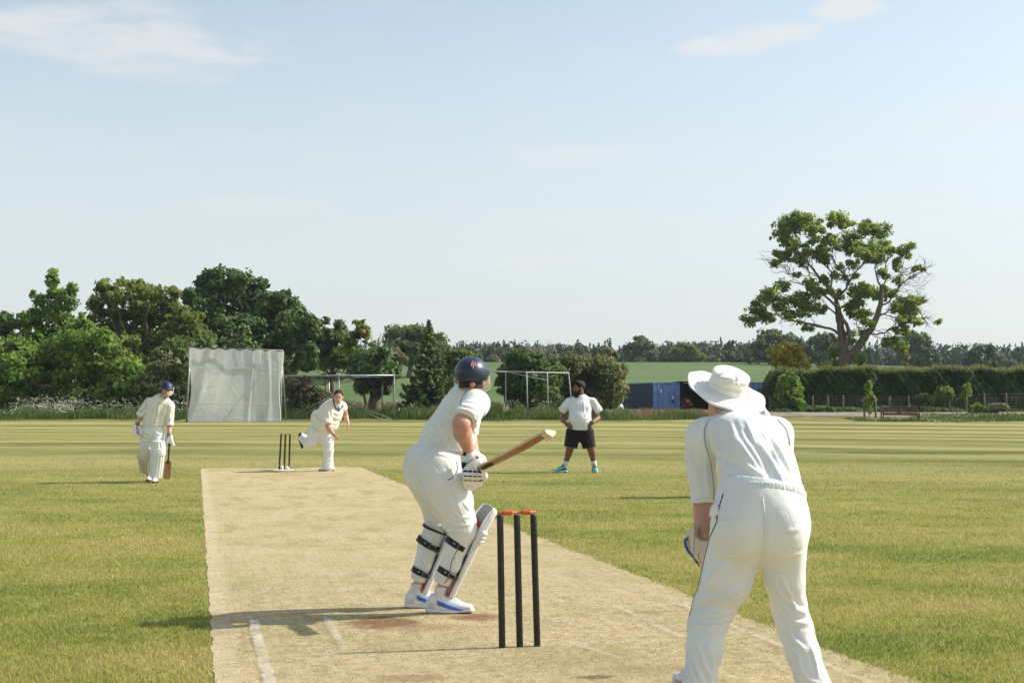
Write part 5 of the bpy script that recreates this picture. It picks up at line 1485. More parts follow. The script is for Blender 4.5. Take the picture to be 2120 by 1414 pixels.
def face_parts(q, A, s, parent, skin_dark, browm, lip=None, eyes=True):
    """eyes, brows and lips as small parts on the head"""
    wm, im = pm('eye_white', (.70, .68, .64), .35, .5), pm('iris', (.03, .02, .015), .3, .5)
    for x in (-.031, .031):
        mb = MB(); c = q(x, .0765, .001)
        e = putb('eye', MB().lathe(c, [(.0001, -.011 * s), (.0075 * s, -.006 * s), (.0095 * s, 0), (.0075 * s, .006 * s), (.0001, .011 * s)], A[0], 12), wm, parent)
        putb('pupil', MB().lathe(q(x, .0845, .001), [(.0001, .003 * s), (.005 * s, .002 * s), (.0068 * s, 0)], A[1], 10), im, e)
        putb('eyebrow', MB().tube([q(x - .019, .088, .020), q(x, .095, .026), q(x + .019, .088, .020)], [.0035 * s, .0055 * s, .0035 * s], 6), browm, parent)
    if lip is not None:
        putb('mouth', MB().tube([q(-.024, .082, -.072), q(0, .091, -.071), q(.024, .082, -.072)], [.003 * s, .006 * s, .003 * s], 6), lip, parent)
def hand_solid(S, wrist, d, pn, curl=.5, s=1.0, spread=.12, thumb=1, curls=None, tip_in=None):
    """palm and five separate fingers; d = along the hand, pn = way the palm faces, thumb = +1/-1 side"""
    d = nrm(d); pn = nrm(np.asarray(pn) - d * np.dot(pn, d)); side = np.cross(d, pn) * thumb
    w = np.asarray(wrist, float)
    S.cap(w, w + d * .035 * s, .026 * s, .030 * s, .02, (pn, .72))
    S.cap(w + d * .04 * s, w + d * .082 * s, .037 * s, .039 * s, .02, (pn, .42))
    cs = curls or [curl * .85, curl, curl * 1.08, curl * 1.2]
    for i, (off, ln) in enumerate(((.030, .92), (.010, 1.02), (-.010, .96), (-.029, .76))):
        p = w + (d * .088 + side * off) * s; a = cs[i] * .6
        dr = nrm(d + side * off / .03 * spread)
        pts = [p]; rad = [.0098 * s]
        for seg, (L, r) in enumerate(((.044, .0092), (.027, .0084), (.022, .0070))):
            v = nrm(dr * cos(a) + pn * sin(a)); p = p + v * L * ln * s
            pts.append(p); rad.append(r * s); a += cs[i] * (1.1, .8, .4)[seg]
        S.chain(pts, rad, .007)
    p = w + (d * .022 + side * .026) * s; v1 = nrm(d * .62 + side * .75 + pn * .25); v2 = nrm(d * .9 + side * .25 + pn * .35); v3 = nrm(d + pn * .4)
    S.chain([p, p + v1 * .038 * s, p + v1 * .038 * s + v2 * .032 * s, p + v1 * .038 * s + v2 * .032 * s + v3 * .024 * s], [.015 * s, .0125 * s, .0108 * s, .0085 * s], .012)
def shoe(parent, ankle, toe_dir, ground, L=.29, w=.10, up=(0, 0, 1), upper=None, sole=None, trim=None, stripe=None, tread=None, heel_back=.075):
    """a trainer: sole, upper, laces and side flashes"""
    up = nrm(up); t = nrm(np.asarray(toe_dir, float) - up * np.dot(toe_dir, up)); sd = np.cross(t, up)
    heel = np.array(ground, float) - t * heel_back
    q = lambda x, y, z: heel + t * x * L + sd * y * w + up * z
    S = Solid()
    S.cap(q(.12, 0, .058), q(.45, 0, .052), .043, .042, .03, (sd, .86)); S.cap(q(.45, 0, .046), q(.86, .03, .036), .043, .033, .03, (up, .8))
    S.cap(q(.14, 0, .06), q(.20, 0, .108), .042, .040, .03, (sd, .9)); S.cap(q(.25, 0, .095), q(.62, 0, .058), .032, .027, .03)
    S.plane(q(0, 0, .022), -up); S.plane(q(.2, 0, .125), nrm(up * 1. + t * .18))
    S.cap(q(.21, 0, .10), q(.20, 0, .16), .032, .033, .006, op='s')
    g = Garment(S, .005)
    o = g.out('shoe', upper, parent)
    S = Solid()
    S.cap(q(.10, 0, .020), q(.45, 0, .018), .046, .043, .02, (up, .5)); S.cap(q(.45, 0, .016), q(.88, .03, .022), .046, .034, .02, (up, .5))
    S.ell(q(.45, 0, -.004), (.055, .06, .012), [t, sd, up], .01, op='s')
    S.plane(q(0, 0, .002), -up)
    so = Garment(S, .005); so.out('sole', sole, o)
    if tread is not None:
        putb('tread', MB().box(q(.16, .0, .006), (.085, .07, .011), [t, sd, up], .004), tread, o)
        putb('tread', MB().box(q(.70, .02, .006), (.12, .072, .011), [t, sd, up], .004), tread, o)
    tr = g.tree()
    def stroke(name, pts, side, r, m):
        P = []
        for x, z in pts:
            a = q(x, side * 1.2, z); hit = tr.ray_cast(Vector(a), Vector(-sd * side))
            if hit[0] is not None: P.append(np.array(hit[0]))
        if len(P) > 2: putb(name, MB().tube(np.array(P), r, 6), m, o)
    if stripe is not None:
        for side in (-1, 1):
            xs = np.linspace(.22, .74, 14)
            for k, dz in enumerate((0, .010, .019)):
                stroke('stripe', [(x, .085 - .058 * ((x - .22) / .52) ** .8 - dz * (1 - (x - .22) / .7)) for x in xs], side, .0062, stripe)
            for k in range(4):
                stroke('heel_line', [(.03 + .035 * k + .05 * i / 7, .030 + .038 * sin(i / 7 * 1.7)) for i in range(8)], side, .0022, trim)
    lm = MB()
    for k in range(5):
        x = .36 + .055 * k; z = .112 - .011 * k
        P = []
        for y in np.linspace(-.28, .28, 7):
            hit = tr.ray_cast(Vector(q(x, y, .2)), Vector(-up))
            if hit[0] is not None: P.append(np.array(hit[0]) + up * .001)
        if len(P) > 2: lm.tube(P, .0032, 5)
    if lm.V: putb('lace', lm, trim if trim is not None else upper, o)
    return o

def cloth(name, col, bump=.0042, fine=260, var=.04, rough=.9, wr=10):
    t = NT(name); o = t.obj()
    cr = t.math('ABSOLUTE', t.math('SUBTRACT', t.noise(t.scale(o, (1., 1., .6)), wr * 1.1, 4, .5, 1.6), .5))
    h = t.math('ADD', t.math('ADD', t.noise(o, wr, 5, .6, 1.2), t.math('MULTIPLY', t.ramp(cr, 0, .14), -.10)), t.math('MULTIPLY', t.noise(o, fine, 2, .5), .10))
    k = t.ramp(t.noise(o, 5, 4, .6), .3, .7, 1 - var, 1 + var)
    kk = t.n('ShaderNodeCombineXYZ', {0: k, 1: k, 2: t.math('MULTIPLY', k, .99)}).outputs[0]
    c = t.mix(1., (*col, 1), kk, 'MULTIPLY')
    return t.done(t.princ(c, rough, .15, t.bump(h, bump), **{'Sheen Weight': .15, 'Sheen Roughness': .5}))
def skin(name, col):
    t = NT(name); o = t.obj()
    f = t.ramp(t.noise(o, 16, 4, .6), .3, .7)
    c = t.mix(f, (*col, 1), (col[0] * .86, col[1] * .74, col[2] * .70, 1))
    return t.done(t.princ(c, .5, .35, t.bump(t.noise(o, 240, 2), .0006), **{'Subsurface Weight': .12, 'Subsurface Radius': (.012, .005, .003), 'Subsurface Scale': 1.0}))
WHITE = cloth('white_cricket_cloth', (.745, .755, .735))
WHITE2 = cloth('bluish_white_cloth', (.75, .76, .76))
CREAM = cloth('cream_cricket_cloth', (.75, .72, .635))
TEE = cloth('white_t_shirt_cloth', (.70, .715, .77))
BLACKC = cloth('black_cloth', (.018, .018, .021), var=.2)
NAVY = pm('navy_piping', (.018, .022, .05), .8)
GREYP = pm('grey_piping', (.30, .33, .36), .8)
SOCK = cloth('white_sock', (.72, .70, .70), wr=60)
PADW = pm('white_pad', (.78, .775, .75), .6, .35, bump=(18, .004), var=(4, .05))
PADDIRT = pm('worn_pad', (.66, .60, .49), .7, .25, bump=(18, .004), var=(4, .10))
STRAP = pm('black_strap', (.014, .015, .019), .55, .4, bump=(60, .001))
STRAPG = pm('grey_strap_edge', (.32, .34, .36), .6)
REDT = pm('red_trim', (.50, .03, .05), .55, .35)
GREYIN = pm('grey_pad_lining', (.23, .235, .24), .8)
HELM = pm('navy_helmet', (.020, .032, .062), .36, .5, bump=(200, .0004), var=(6, .1))
HELM2 = pm('bright_navy_helmet', (.016, .018, .052), .5, .4)
GRILLE = pm('grille_steel', (.62, .60, .54), .35, .5, Metallic=.4)
BLACKPL = pm('black_rubber_grip', (.015, .015, .016), .6, .4, bump=(120, .001))
SKINF = skin('fair_skin', (.56, .33, .235))
SKINF2 = skin('pale_skin', (.60, .37, .28))
SKINB = skin('brown_skin', (.215, .115, .070))
HAIRB = pm('dark_brown_hair', (.030, .018, .012), .7, .3, bump=(90, .01))
HAIRK = pm('black_hair', (.010, .009, .009), .65, .35, bump=(90, .012))
def willow(dark):
    t = NT('willow_wood'); o = t.obj()
    g = t.noise(t.scale(o, (60, 60, 3)), 1, 3, .6)
    c = t.mix(t.ramp(g, .3, .7), (.55, .36, .19, 1) if not dark else (.33, .175, .075, 1), (.42, .25, .12, 1) if not dark else (.22, .105, .042, 1))
    return t.done(t.princ(c, .5, .35, t.bump(g, .001)))
WILLOW, WILLOWD = willow(False), willow(True)
WILLOWP = pm('pale_willow', (.62, .50, .34), .55, .3, var=(12, .08))

def bat(name, label, top, toe, facedir, blade_from, mats, grip=True):
    """cricket bat from the top of its handle to the toe; facedir: where the flat face looks"""
    top, toe = np.asarray(top, float), np.asarray(toe, float)
    ax = nrm(toe - top); L = np.linalg.norm(toe - top); fd = nrm(np.asarray(facedir) - ax * np.dot(facedir, ax)); sd = np.cross(ax, fd)
    hb = blade_from; bl = L - hb
    root = empty(name, (top + toe) / 2, label, 'bat')
    n = 40; rows = []
    for i in range(n):
        f = i / (n - 1); x = hb + bl * f
        w = .054 * min(1, .45 + 6 * f) ** .5 if f < .1 else .054
        w = .026 + (.054 - .026) * min(1, f / .06) ** .6
        e = .010 + .007 * sin(pi * min(1, f * 1.1)); sp = .012 + .016 * math.exp(-((f - .68) / .28) ** 2)
        if f > .95: e *= .9; sp *= .75
        rnd = 1 - .10 * max(0, (f - .96) / .04) ** 2
        w *= rnd
        sec = [(-w, 0), (w, 0), (w + .001, -e), (w * .55, -(e + sp) * .62), (0, -(e * .5 + sp)), (-w * .55, -(e + sp) * .62), (-w - .001, -e)]
        rows.append([top + ax * x + sd * a + fd * b for a, b in sec])
    P = np.array(rows); P = np.concatenate([P, P[:, :1]], 1)
    V, Q, T = MB().sheet(P).arrays()
    cap_ = MB(); cap_.add(V, Q)
    m = P.shape[1]
    c0, c1 = P[0, :-1].mean(0), P[-1, :-1].mean(0) + ax * .004
    k = len(cap_.V[0]); base = np.concatenate([cap_.V[0], [c0, c1]])
    T = [[k, j + 1, j] for j in range(m - 1)] + [[k + 1, (n - 1) * m + j, (n - 1) * m + j + 1] for j in range(m - 1)]
    bd = put('blade', base, Q, np.array(T), mats[0], root, smooth=False)
    if len(mats) > 2:
        f0 = .93
        mb = MB(); r2 = []
        for i in range(6):
            f = f0 + (1 - f0) * i / 5; x = hb + bl * f; w = .0552; e = .018; sp = .034
            sec = [(-w, .001), (w, .001), (w + .001, -e), (w * .55, -(e + sp) * .60), (0, -(e * .5 + sp)), (-w * .55, -(e + sp) * .60), (-w - .001, -e)]
            r2.append([top + ax * (x + .003) + sd * a + fd * b for a, b in sec])
        P2 = np.array(r2); P2 = np.concatenate([P2, P2[:, :1]], 1); V2, Q2, _ = MB().sheet(P2).arrays()
        k = len(V2); V2 = np.concatenate([V2, [P2[-1, :-1].mean(0) + ax * .004]]); T2 = [[k, 5 * m + j, 5 * m + j + 1] for j in range(m - 1)]
        put('toe', V2, Q2, np.array(T2), mats[2], bd, smooth=False)
    hd = putb('handle', MB().lathe(top, [(.0001, 0), (.017, .001), (.0185, .008), (.0165, .02), (.0155, hb * .6), (.0165, hb * .9), (.021, hb + .03), (.001, hb + .06)], ax, 16), mats[1], root)
    return root, ax, sd, fd

def leg_pad(parent, ank, knee, top, front, w0, w1, mat, thick=.022, ribs=7, spread=1.15, roll=True, name='leg_pad', lining=None, off0=.06, off1=.075):
    """curved batting pad: shin part with cane ribs, knee rolls and a flared top flap"""
    ank, knee, top, front = [np.asarray(a, float) for a in (ank, knee, top, front)]
    def frame(p, q):
        ax = nrm(q - p); f = nrm(front - ax * (front @ ax)); return ax, f, np.cross(ax, f)
    n, k = 70, 57
    out_, inn = np.zeros((n, k, 3)), np.zeros((n, k, 3))
    Lk, Lt = np.linalg.norm(knee - ank), np.linalg.norm(top - knee); tot = Lk + Lt; fk = Lk / tot
    A1, F1, S1 = frame(ank, knee); A2, F2, S2 = frame(knee, top)
    for i in range(n):
        f = i / (n - 1)
        b = np.clip((f - fk + .06) / .12, 0, 1); b = b * b * (3 - 2 * b)
        c = ank + (knee - ank) * (f / fk) if f < fk else knee + (top - knee) * ((f - fk) / (1 - fk))
        Fd = nrm(F1 * (1 - b) + F2 * b); Sd = nrm(S1 * (1 - b) + S2 * b)
        r = off0 + (off1 - off0) * min(1, f / fk) + (.012 * ((f - fk) / (1 - fk)) if f > fk else 0)
        ang = spread * (w0 + (w1 - w0) * min(1, f / fk))
        if f > fk + .1: ang *= 1 - .30 * ((f - fk - .1) / (.9 - fk)) ** 2
        if f < .05: ang *= .75 + .25 * f / .05
        kr = 0
        if roll:
            for z in (-.075, 0., .075): kr += .024 * math.exp(-((f - fk - z * .6) / .018) ** 2)
        for j in range(k):
            a = (j / (k - 1) * 2 - 1)
            th = a * ang
            rib = .010 * abs(cos(pi * ribs * (a + 1) / 2)) ** .6 * (1 if abs(f - fk) > .075 or not roll else .25) * (1 if f < fk or f < .985 else .4)
            edge = 1 - .55 * max(0, (abs(a) - .85) / .15) ** 2
            endt = min(1, f / .015 + .3, (1 - f) / .015 + .3)
            q = Fd * cos(th) + Sd * sin(th) * 1.05
            inn[i, j] = c + q * r
            out_[i, j] = c + q * (r + (thick + rib + kr) * edge * endt)
    P = np.concatenate([out_, inn[:, ::-1], out_[:, :1]], 1)
    V, Q, T = MB().sheet(P).arrays()
    m = P.shape[1]
    capq = [[i0 * m + j, i0 * m + j + 1, i0 * m + (2 * k - 2 - j), i0 * m + (2 * k - 1 - j)] for i0 in (0, n - 1) for j in range(k - 1)]
    o = put(name, V, np.concatenate([Q, capq]), None, mat, parent)
    if lining is not None:
        i0 = int(n * (fk + .10)); P = inn[i0:, 2:-2] - 0; P = P - (P - (knee + (top - knee) * .5)) * .012
        V, Q, T = MB().sheet(P).arrays(); put('lining', V, Q, None, lining, o)
    return o, out_, inn
def band_around(c, ax, r, w, t, mat, name, parent, squash=None, n=32, arc=None):
    """strap round a limb"""
    ax = nrm(ax); ref = np.array([1., 0, 0]) if abs(ax[0]) < .8 else np.array([0, 1., 0])
    u = nrm(np.cross(ax, ref)); v = np.cross(ax, u)
    a = np.linspace(0, 2 * pi, n) if arc is None else np.linspace(arc[0], arc[1], n)
    P = []
    for d, rr in ((-w / 2, 0), (-w / 2, t), (w / 2, t), (w / 2, 0), (-w / 2, 0)):
        P.append(np.array(c) + ax * d + (r + rr) * (np.cos(a)[:, None] * u + np.sin(a)[:, None] * v))
    return putb(name, MB().sheet(np.array(P)), mat, parent)
# ------------------------------------------------------------------ people
def person(body, h, skin_m, label, base, relaxn=1):
    g = Garment(body, h, relaxn)
    o = g.out('person', skin_m, None, base)
    tag(o, label, 'person')
    return o, g

def batsman():
    w = W
    hc, neck = w(977, 785, 8.50), w(971, 814, 8.53)
    face = np.array([.22, .97, -.08])
    base = G(915, 1262)
    # body
    B = Solid()
    q, A = head_solid(B, hc, (.05, .03, 1), face, neck, 1.0)
    B.chain([neck, w(955, 845, 8.56), w(925, 900, 8.58), w(905, 955, 8.6)], [.06, .12, .12, .13], .04, ((.5, .86, 0), .75))
    sh, el, wr = w(980, 840, 8.43), w(956, 878, 8.27), w(973, 940, 8.36)
    B.chain([sh, el], [.06, .056], .02); B.chain([el, w(958, 897, 8.285), wr], [.056, .054, .032], .02)
    shl, ell_, wrl = w(942, 840, 8.66), w(972, 900, 8.74), w(986, 962, 8.47)
    B.chain([shl, ell_, wrl], [.055, .045, .032], .02)
    hd = nrm(w(982, 985, 8.36) - wr)
    hand_solid(B, wr, hd, (.25, .9, .3), 1.0, 1.0, thumb=1); hand_solid(B, wrl, nrm(w(978, 1000, 8.42) - wrl), (0, -.6, -.5), 1.0, 1.0, thumb=-1)
    B.chain([w(912, 985, 8.52), w(953, 1093, 8.5), w(938, 1140, 8.5), w(912, 1225, 8.52)], [.10, .05, .045, .030], .02)
    B.chain([w(886, 985, 8.68), w(903, 1045, 8.75), w(904, 1093, 8.77), w(882, 1140, 8.74), w(864, 1218, 8.74)], [.09, .06, .042, .042, .030], .02)
    a1, a2 = np.array([w(908, 1263, 8.52)[0], 8.53, 0]), np.array([w(862, 1252, 8.74)[0], 8.75, 0])
    B.cap(w(912, 1225, 8.52), a1 + [.06, 0, .035], .030, .016); B.cap(w(864, 1218, 8.74), a2 + [.06, 0, .035], .030, .016)
    P, bg_ = person(B, .0075, SKINF, 'batsman in navy helmet seen from behind, white kit and black strapped pads, bat raised', base)
    # trousers
    T = Solid()
    T.ell(w(900, 962, 8.60), (.190, .165, .16), None, .04); T.ell(w(893, 945, 8.59), (.150, .15, .085), None, .04)
    T.ell(w(880, 980, 8.58), (.130, .13, .145), None, .05)
    T.chain([w(907, 970, 8.52), w(918, 1003, 8.50), w(936, 1040, 8.50), w(951, 1078, 8.50), w(960, 1097, 8.50), w(946, 1130, 8.50), w(935, 1165, 8.50), w(921, 1190, 8.51), w(914, 1207, 8.515)], [.160, .150, .131, .104, .088, .071, .064, .055, .053], .03, cut1=True)
    T.chain([w(884, 975, 8.68), w(894, 1010, 8.72), w(903, 1042, 8.75), w(905, 1080, 8.77), w(903, 1099, 8.77), w(888, 1128, 8.75), w(878, 1165, 8.74), w(869, 1190, 8.74), w(865, 1201, 8.74)], [.140, .126, .103, .080, .079, .072, .063, .055, .053], .010, cut1=True)
    g = Garment(T, .0065)
    g.folds([([(868, 1000), (882, 1030), (896, 1050), (915, 1082)], .014, -.020), ([(925, 960), (945, 1000), (950, 1050)], .012, .005), ([(905, 1085), (930, 1098), (960, 1100)], .010, .009), ([(915, 1075), (940, 1088), (975, 1085)], .010, .007),
             ([(935, 1060), (955, 1072), (980, 1068)], .009, .005), ([(960, 1040), (970, 1055), (985, 1058)], .007, .005), ([(958, 1010), (966, 1022), (975, 1022)], .006, .005), ([(955, 995), (964, 1005), (972, 1008)], .006, .005), ([(880, 1080), (892, 1090), (915, 1088)], .008, .008), ([(870, 1065), (885, 1078), (900, 1076)], .008, .006),
             ([(945, 1112), (955, 1125), (950, 1150)], .006, .006), ([(935, 1140), (945, 1155), (940, 1175)], .006, .006), ([(930, 1150), (932, 1170), (928, 1182)], .005, .005), ([(890, 1110), (900, 1118), (905, 1130)], .006, .006), ([(880, 1145), (890, 1150), (893, 1170)], .006, .006),
             ([(850, 945), (900, 938), (950, 950)], .008, .004), ([(840, 990), (870, 1000), (890, 995)], .012, -.004)])
    g.ripple(.0028, 22, 3)
    t = g.out('trousers', WHITE, P)
    g.piping('piping', [(945, 955), (948, 968), (944, 980), (936, 990), (927, 993)], .0024, NAVY, t)
    g.piping('piping', [(950, 1132), (943, 1145), (934, 1165), (930, 1195), (920, 1207)], .0024, NAVY, t)
    g.piping('side_seam', [(862, 957), (890, 960), (915, 985), (938, 1020), (955, 1060), (968, 1090)], .0026, WHITE2, t)
    # shirt
    S = Solid()
    sq = ((.5, .86, 0), .8)
    S.chain([w(910, 940, 8.59), w(926, 903, 8.57), w(943, 868, 8.55), w(957, 836, 8.53)], [.166, .160, .138, .118], .05, sq, cut0=True)
    S.cap(w(958, 868, 8.60), w(948, 915, 8.60), .115, .10, .05)
    S.ell(w(984, 836, 8.43), (.080, .080, .078), None, .05); S.ell(w(941, 836, 8.65), (.072, .08, .07), None, .05)
    S.cap(w(984, 835, 8.43), w(961, 871, 8.29), .082, .086, .04, cut1=True)
    S.chain([w(948, 838, 8.66), w(974, 872, 8.74), w(972, 900, 8.72)], [.07, .062, .058], .04, cut1=True)
    S.cap(w(962, 822, 8.53), w(966, 803, 8.535), .082, .068, .03, cut1=True)
    d0 = nrm(el - sh)
    S.plane(w(890, 931, 8.42), nrm(np.cross(w(970, 944, 8.5) - w(848, 927, 8.5), (0, 1, .15))) * 1.0 if np.cross(w(970, 944, 8.5) - w(848, 927, 8.5), (0, 1, .15))[2] < 0 else -nrm(np.cross(w(970, 944, 8.5) - w(848, 927, 8.5), (0, 1, .15))))
    g = Garment(S, .006)
    g.folds([([(905, 850), (912, 875), (935, 868)], .010, .008), ([(900, 862), (915, 890), (938, 880)], .011, .009), ([(893, 880), (915, 900), (938, 893)], .010, .008), ([(878, 893), (905, 912), (925, 905)], .012, .012), ([(880, 900), (900, 915), (918, 932)], .010, .009),
             ([(928, 905), (930, 920), (922, 938)], .008, .008), ([(935, 895), (945, 915), (955, 935)], .009, .008), ([(940, 890), (955, 918), (965, 942)], .008, -.006), ([(945, 815), (935, 830), (932, 850)], .012, .008), ([(915, 835), (925, 850), (932, 862)], .009, .006),
             ([(955, 838), (972, 842), (990, 850)], .007, .006), ([(952, 846), (970, 850), (988, 860)], .007, .006), ([(950, 852), (968, 858), (985, 870)], .006, .006), ([(965, 830), (985, 834), (1002, 845)], .007, .005), ([(985, 855), (990, 865), (983, 878)], .006, .008), ([(990, 850), (997, 858), (990, 872)], .006, .007), ([(978, 885), (984, 895), (980, 905)], .006, .006),
             ([(850, 927), (900, 931), (935, 940)], .006, .007), ([(865, 910), (885, 922), (910, 926)], .008, .006)], 1.2)
    g.ripple(.0032, 26, 5)
    s = g.out('shirt', WHITE, P)
    g.piping('piping', [(970.5, 800), (970.5, 808)], .0022, NAVY, s, 8)
    g.piping('piping', [(966, 810), (958, 820), (954, 832), (954, 838)], .0024, NAVY, s)
    g.piping('piping', [(1004, 853), (1001, 860), (997, 863)], .003, NAVY, s, 8)
    S2 = Solid(); S2.cap(w(962, 814, 8.53), w(966, 799, 8.53), .074, .071, .02, cut1=True, cut0=True); S2.cap(w(962, 818, 8.53), w(967, 794, 8.53), .067, .064, .004, op='s')
    Garment(S2, .005).ripple(.001, 30, 3).out('collar', WHITE, s)
    # helmet
    H = Solid(); hx = np.cross(nrm(face), (0, 0, 1)); A3 = [hx, nrm(face - np.array([0, 0, 0])), np.array([0, 0, 1.])]
    hcc = w(976.5, 772, 8.49)
    H.ell(hcc, (.1045, .128, .104), [hx, nrm([face[0], face[1], 0]), (0, 0, 1)], .02)
    H.plane(w(976, 798.5, 8.40), (-.03, .22, -1), .008)
    fdir = nrm([face[0], face[1], 0])
    H.cap(hcc + fdir * .09 + np.array([0, 0, -.005]), hcc + fdir * .165 + np.array([0, 0, -.022]), .085, .062, .02, ((0, 0, 1), .12))
    H.ell(hcc + np.array([0, 0, -.02]), (.094, .112, .095), [hx, fdir, (0, 0, 1)], .004, op='s')
    g = Garment(H, .005); he = g.out('helmet', HELM, P)
    red, pale = pm('dark_red_vent', (.16, .012, .015), .5), pm('pale_vent_edge', (.60, .57, .56), .5)
    tr = g.tree()
    for k, (x, a, b) in enumerate(((974.3, 751, 759.5), (976.6, 749, 761), (978.9, 747.5, 763), (981.2, 748, 764), (983.4, 750, 761), (985.2, 752, 757))):
        g.piping('vent', [(x, a), (x + 1.2, b)], .0034, red, he, 10, .0)
    for k, (x, a, b) in enumerate(((975.2, 752, 759), (978.8, 748, 764), (983.0, 751, 758))):
        g.piping('vent', [(x, a), (x + 1.2, b)], .0022, pale, he, 10, .002)
    # neck strap, knob, side fittings
    mb = MB(); c = w(975, 799, 8.50)
    a = np.linspace(radians(195), radians(350), 24)
    P0 = [c + np.array([.080 * cos(t), .090 * sin(t), .004 - .006 * abs(cos(t))]) for t in a]
    SB = MB().sheet(np.array([[p + np.array([0, 0, z]) for p in P0] for z in (-.014, .016)])); putb('nape_strap', SB, STRAP, he)
    k = w(978, 796.5, 8.395); putb('dial', MB().lathe(k, [(.0001, -.008), (.017, -.007), (.017, .002), (.0001, .003)], (0, 1, .1), 18), pm('skin_pink_dial', (.55, .24, .19), .55), he)
    for sx, px in ((-1, 943.5), (1, 1009)):
        c = w(px, 776, 8.52); putb('side_bolt', MB().lathe(c, [(.0001, -.012), (.014, -.010), (.017, 0), (.012, .012), (.0001, .014)], (1, 0, 0), 14), BLACKPL, he)
    for (px, pts) in ((0, [(942.5, 771), (941, 780), (941, 800), (943, 806)]), (0, [(945, 784), (944.5, 800), (946, 806)]), (1, [(1009, 771), (1010, 782), (1008, 795), (1004, 808), (1001, 818)]), (1, [(1006, 790), (1003, 800), (1000, 806)])):
        Ps = [w(x, y, 8.54 + .02 * i) for i, (x, y) in enumerate(pts)]
        putb('grille_bar', MB().tube(wiggle(Ps, np.random.default_rng(1), 0, 3), .0042 if len(pts) > 3 else .003, 6), GRILLE, he)
    for z, r_ in ((-.045, .135), (-.07, .14), (-.095, .138), (-.12, .13)):
        a = np.linspace(radians(-8), radians(188), 22); fx, fy = hx, fdir
        putb('grille_bar', MB().tube([hcc + fx * (.106 * cos(t)) + fy * (.03 + (r_) * sin(t)) + np.array([0, 0, z * (.55 + .45 * sin(t))]) for t in a], .0036, 6), GRILLE, he)
    # hair under the helmet, ear region
    HS = Solid(); HS.ell(hc + np.array([0, 0, -.012]), (.080, .098, .07), [hx, fdir, (0, 0, 1)], .02); HS.plane(w(976, 806, 8.42), (.1, .12, -1), .01); HS.plane(hc + fdir * .02, fdir, .01)
    Garment(HS, .006).ripple(.002, 60, 4).out('hair', HAIRB, P)
    # gloves
    grey = pm('grey_glove_panel', (.60, .60, .60), .7, .3, bump=(40, .002)); band = pm('black_glove_band', (.015, .015, .017), .5)
    GL = Solid()
    GL.chain([w(969, 941, 8.36), w(976, 952, 8.345), w(979, 968, 8.33)], [.046, .062, .064], .02, ((0, 1, .1), .55))
    for i, x in enumerate((963.5, 973.5, 983.5, 993)):
        GL.chain([w(x, 970, 8.325), w(x + .5, 984, 8.30), w(x + 1, 993, 8.32), w(x + .5, 1002, 8.345 + .01 * i)], [.0165, .0175, .0165, .0145], .010)
    GL.chain([w(992, 955, 8.33), w(1000, 972, 8.30), w(1003, 986, 8.31), w(1001, 993, 8.33)], [.016, .018, .019, .017], .012)
    g = Garment(GL, .004, 1); gl = g.out('batting_glove', PADW, P)
    for ys, r_ in ((976, .0085), (985.5, .0045), (994.5, .0042)):
        for x0 in (959.5, 969, 979, 988.5):
            g.piping('finger_band', [(x0 + .8, ys + (x0 - 975) * .04), (x0 + 8.2, ys + (x0 - 967) * .04)], r_, band, gl, 7, -r_ * .45)
    g.piping('knuckle_line', [(959, 968), (968, 959), (978, 951)], .0022, band, gl, 12)
    g.piping('knuckle_line', [(973, 974), (981, 965)], .0016, STRAPG, gl, 8)
    for yy in np.linspace(958, 968, 6): g.piping('palm_patch', [(956.5, yy), (966 - (yy - 958) * .55, yy + .5)], .0046, band, gl, 6, -.001)
    for yy in np.linspace(944.5, 948, 3): g.piping('red_tab', [(985, yy), (991, yy + .6)], .003, REDT, gl, 6, -.001)
    g.piping('red_tab', [(994, 992.5), (1000, 995.5)], .0036, pm('maroon_trim', (.18, .03, .03), .6), gl, 6, -.001)
    for yy in np.linspace(949, 956, 5): g.piping('back_panel', [(960, yy + 5), (975, yy - 2)], .0028, grey, gl, 8, -.0016)
    CU = Solid(); CU.cap(w(970, 938, 8.362), w(977, 950, 8.35), .043, .047, .01, cut0=True); Garment(CU, .005).ripple(.001, 40, 2).out('cuff', SOCK, gl)
    band_around(w(969.8, 937, 8.362), nrm(w(977, 950, 8.35) - w(970, 938, 8.362)), .043, .007, .003, BLACKPL, 'cuff_edge', gl)
    putb('cuff_tab', MB().box(w(962.5, 939, 8.32), (.018, .01, .026), None, .003), BLACKPL, gl)
    G2 = Solid()
    G2.chain([wrl, w(984, 985, 8.44), w(974, 1002, 8.42)], [.045, .052, .042], .02, ((0, 1, 0), .7))
    for i, x in enumerate((962, 970, 979, 987)): G2.chain([w(x, 985, 8.41), w(x, 1001, 8.40), w(x + 2, 1010 - abs(i - 1.2) * 3, 8.42)], [.016, .016, .014], .01)
    G2.chain([w(988, 958, 8.43), w(997, 948, 8.42), w(1003, 957, 8.42)], [.020, .021, .017], .012)
    g = Garment(G2, .005); g2 = g.out('batting_glove', PADW, P)
    g.piping('knuckle_line', [(968, 1006), (973, 1003), (974, 998)], .0018, band, g2, 8)
    # bat
    shd, toe = w(995, 968, 8.30), w(1129, 896, 8.05)
    d = nrm(toe - shd); top = shd - d * .12
    rt, ax, sd_, fd_ = bat('cricket_bat', 'pale cricket bat with stained back held up by the batsman', top, shd + d * .545, (-.30, .25, .90), .12, (WILLOWD, BLACKPL, WILLOWP))  # blade browner than its pale edges and toe
    # pale edge seen from above and a dark sticker
    e0 = top + ax * .245 + sd_ * 0
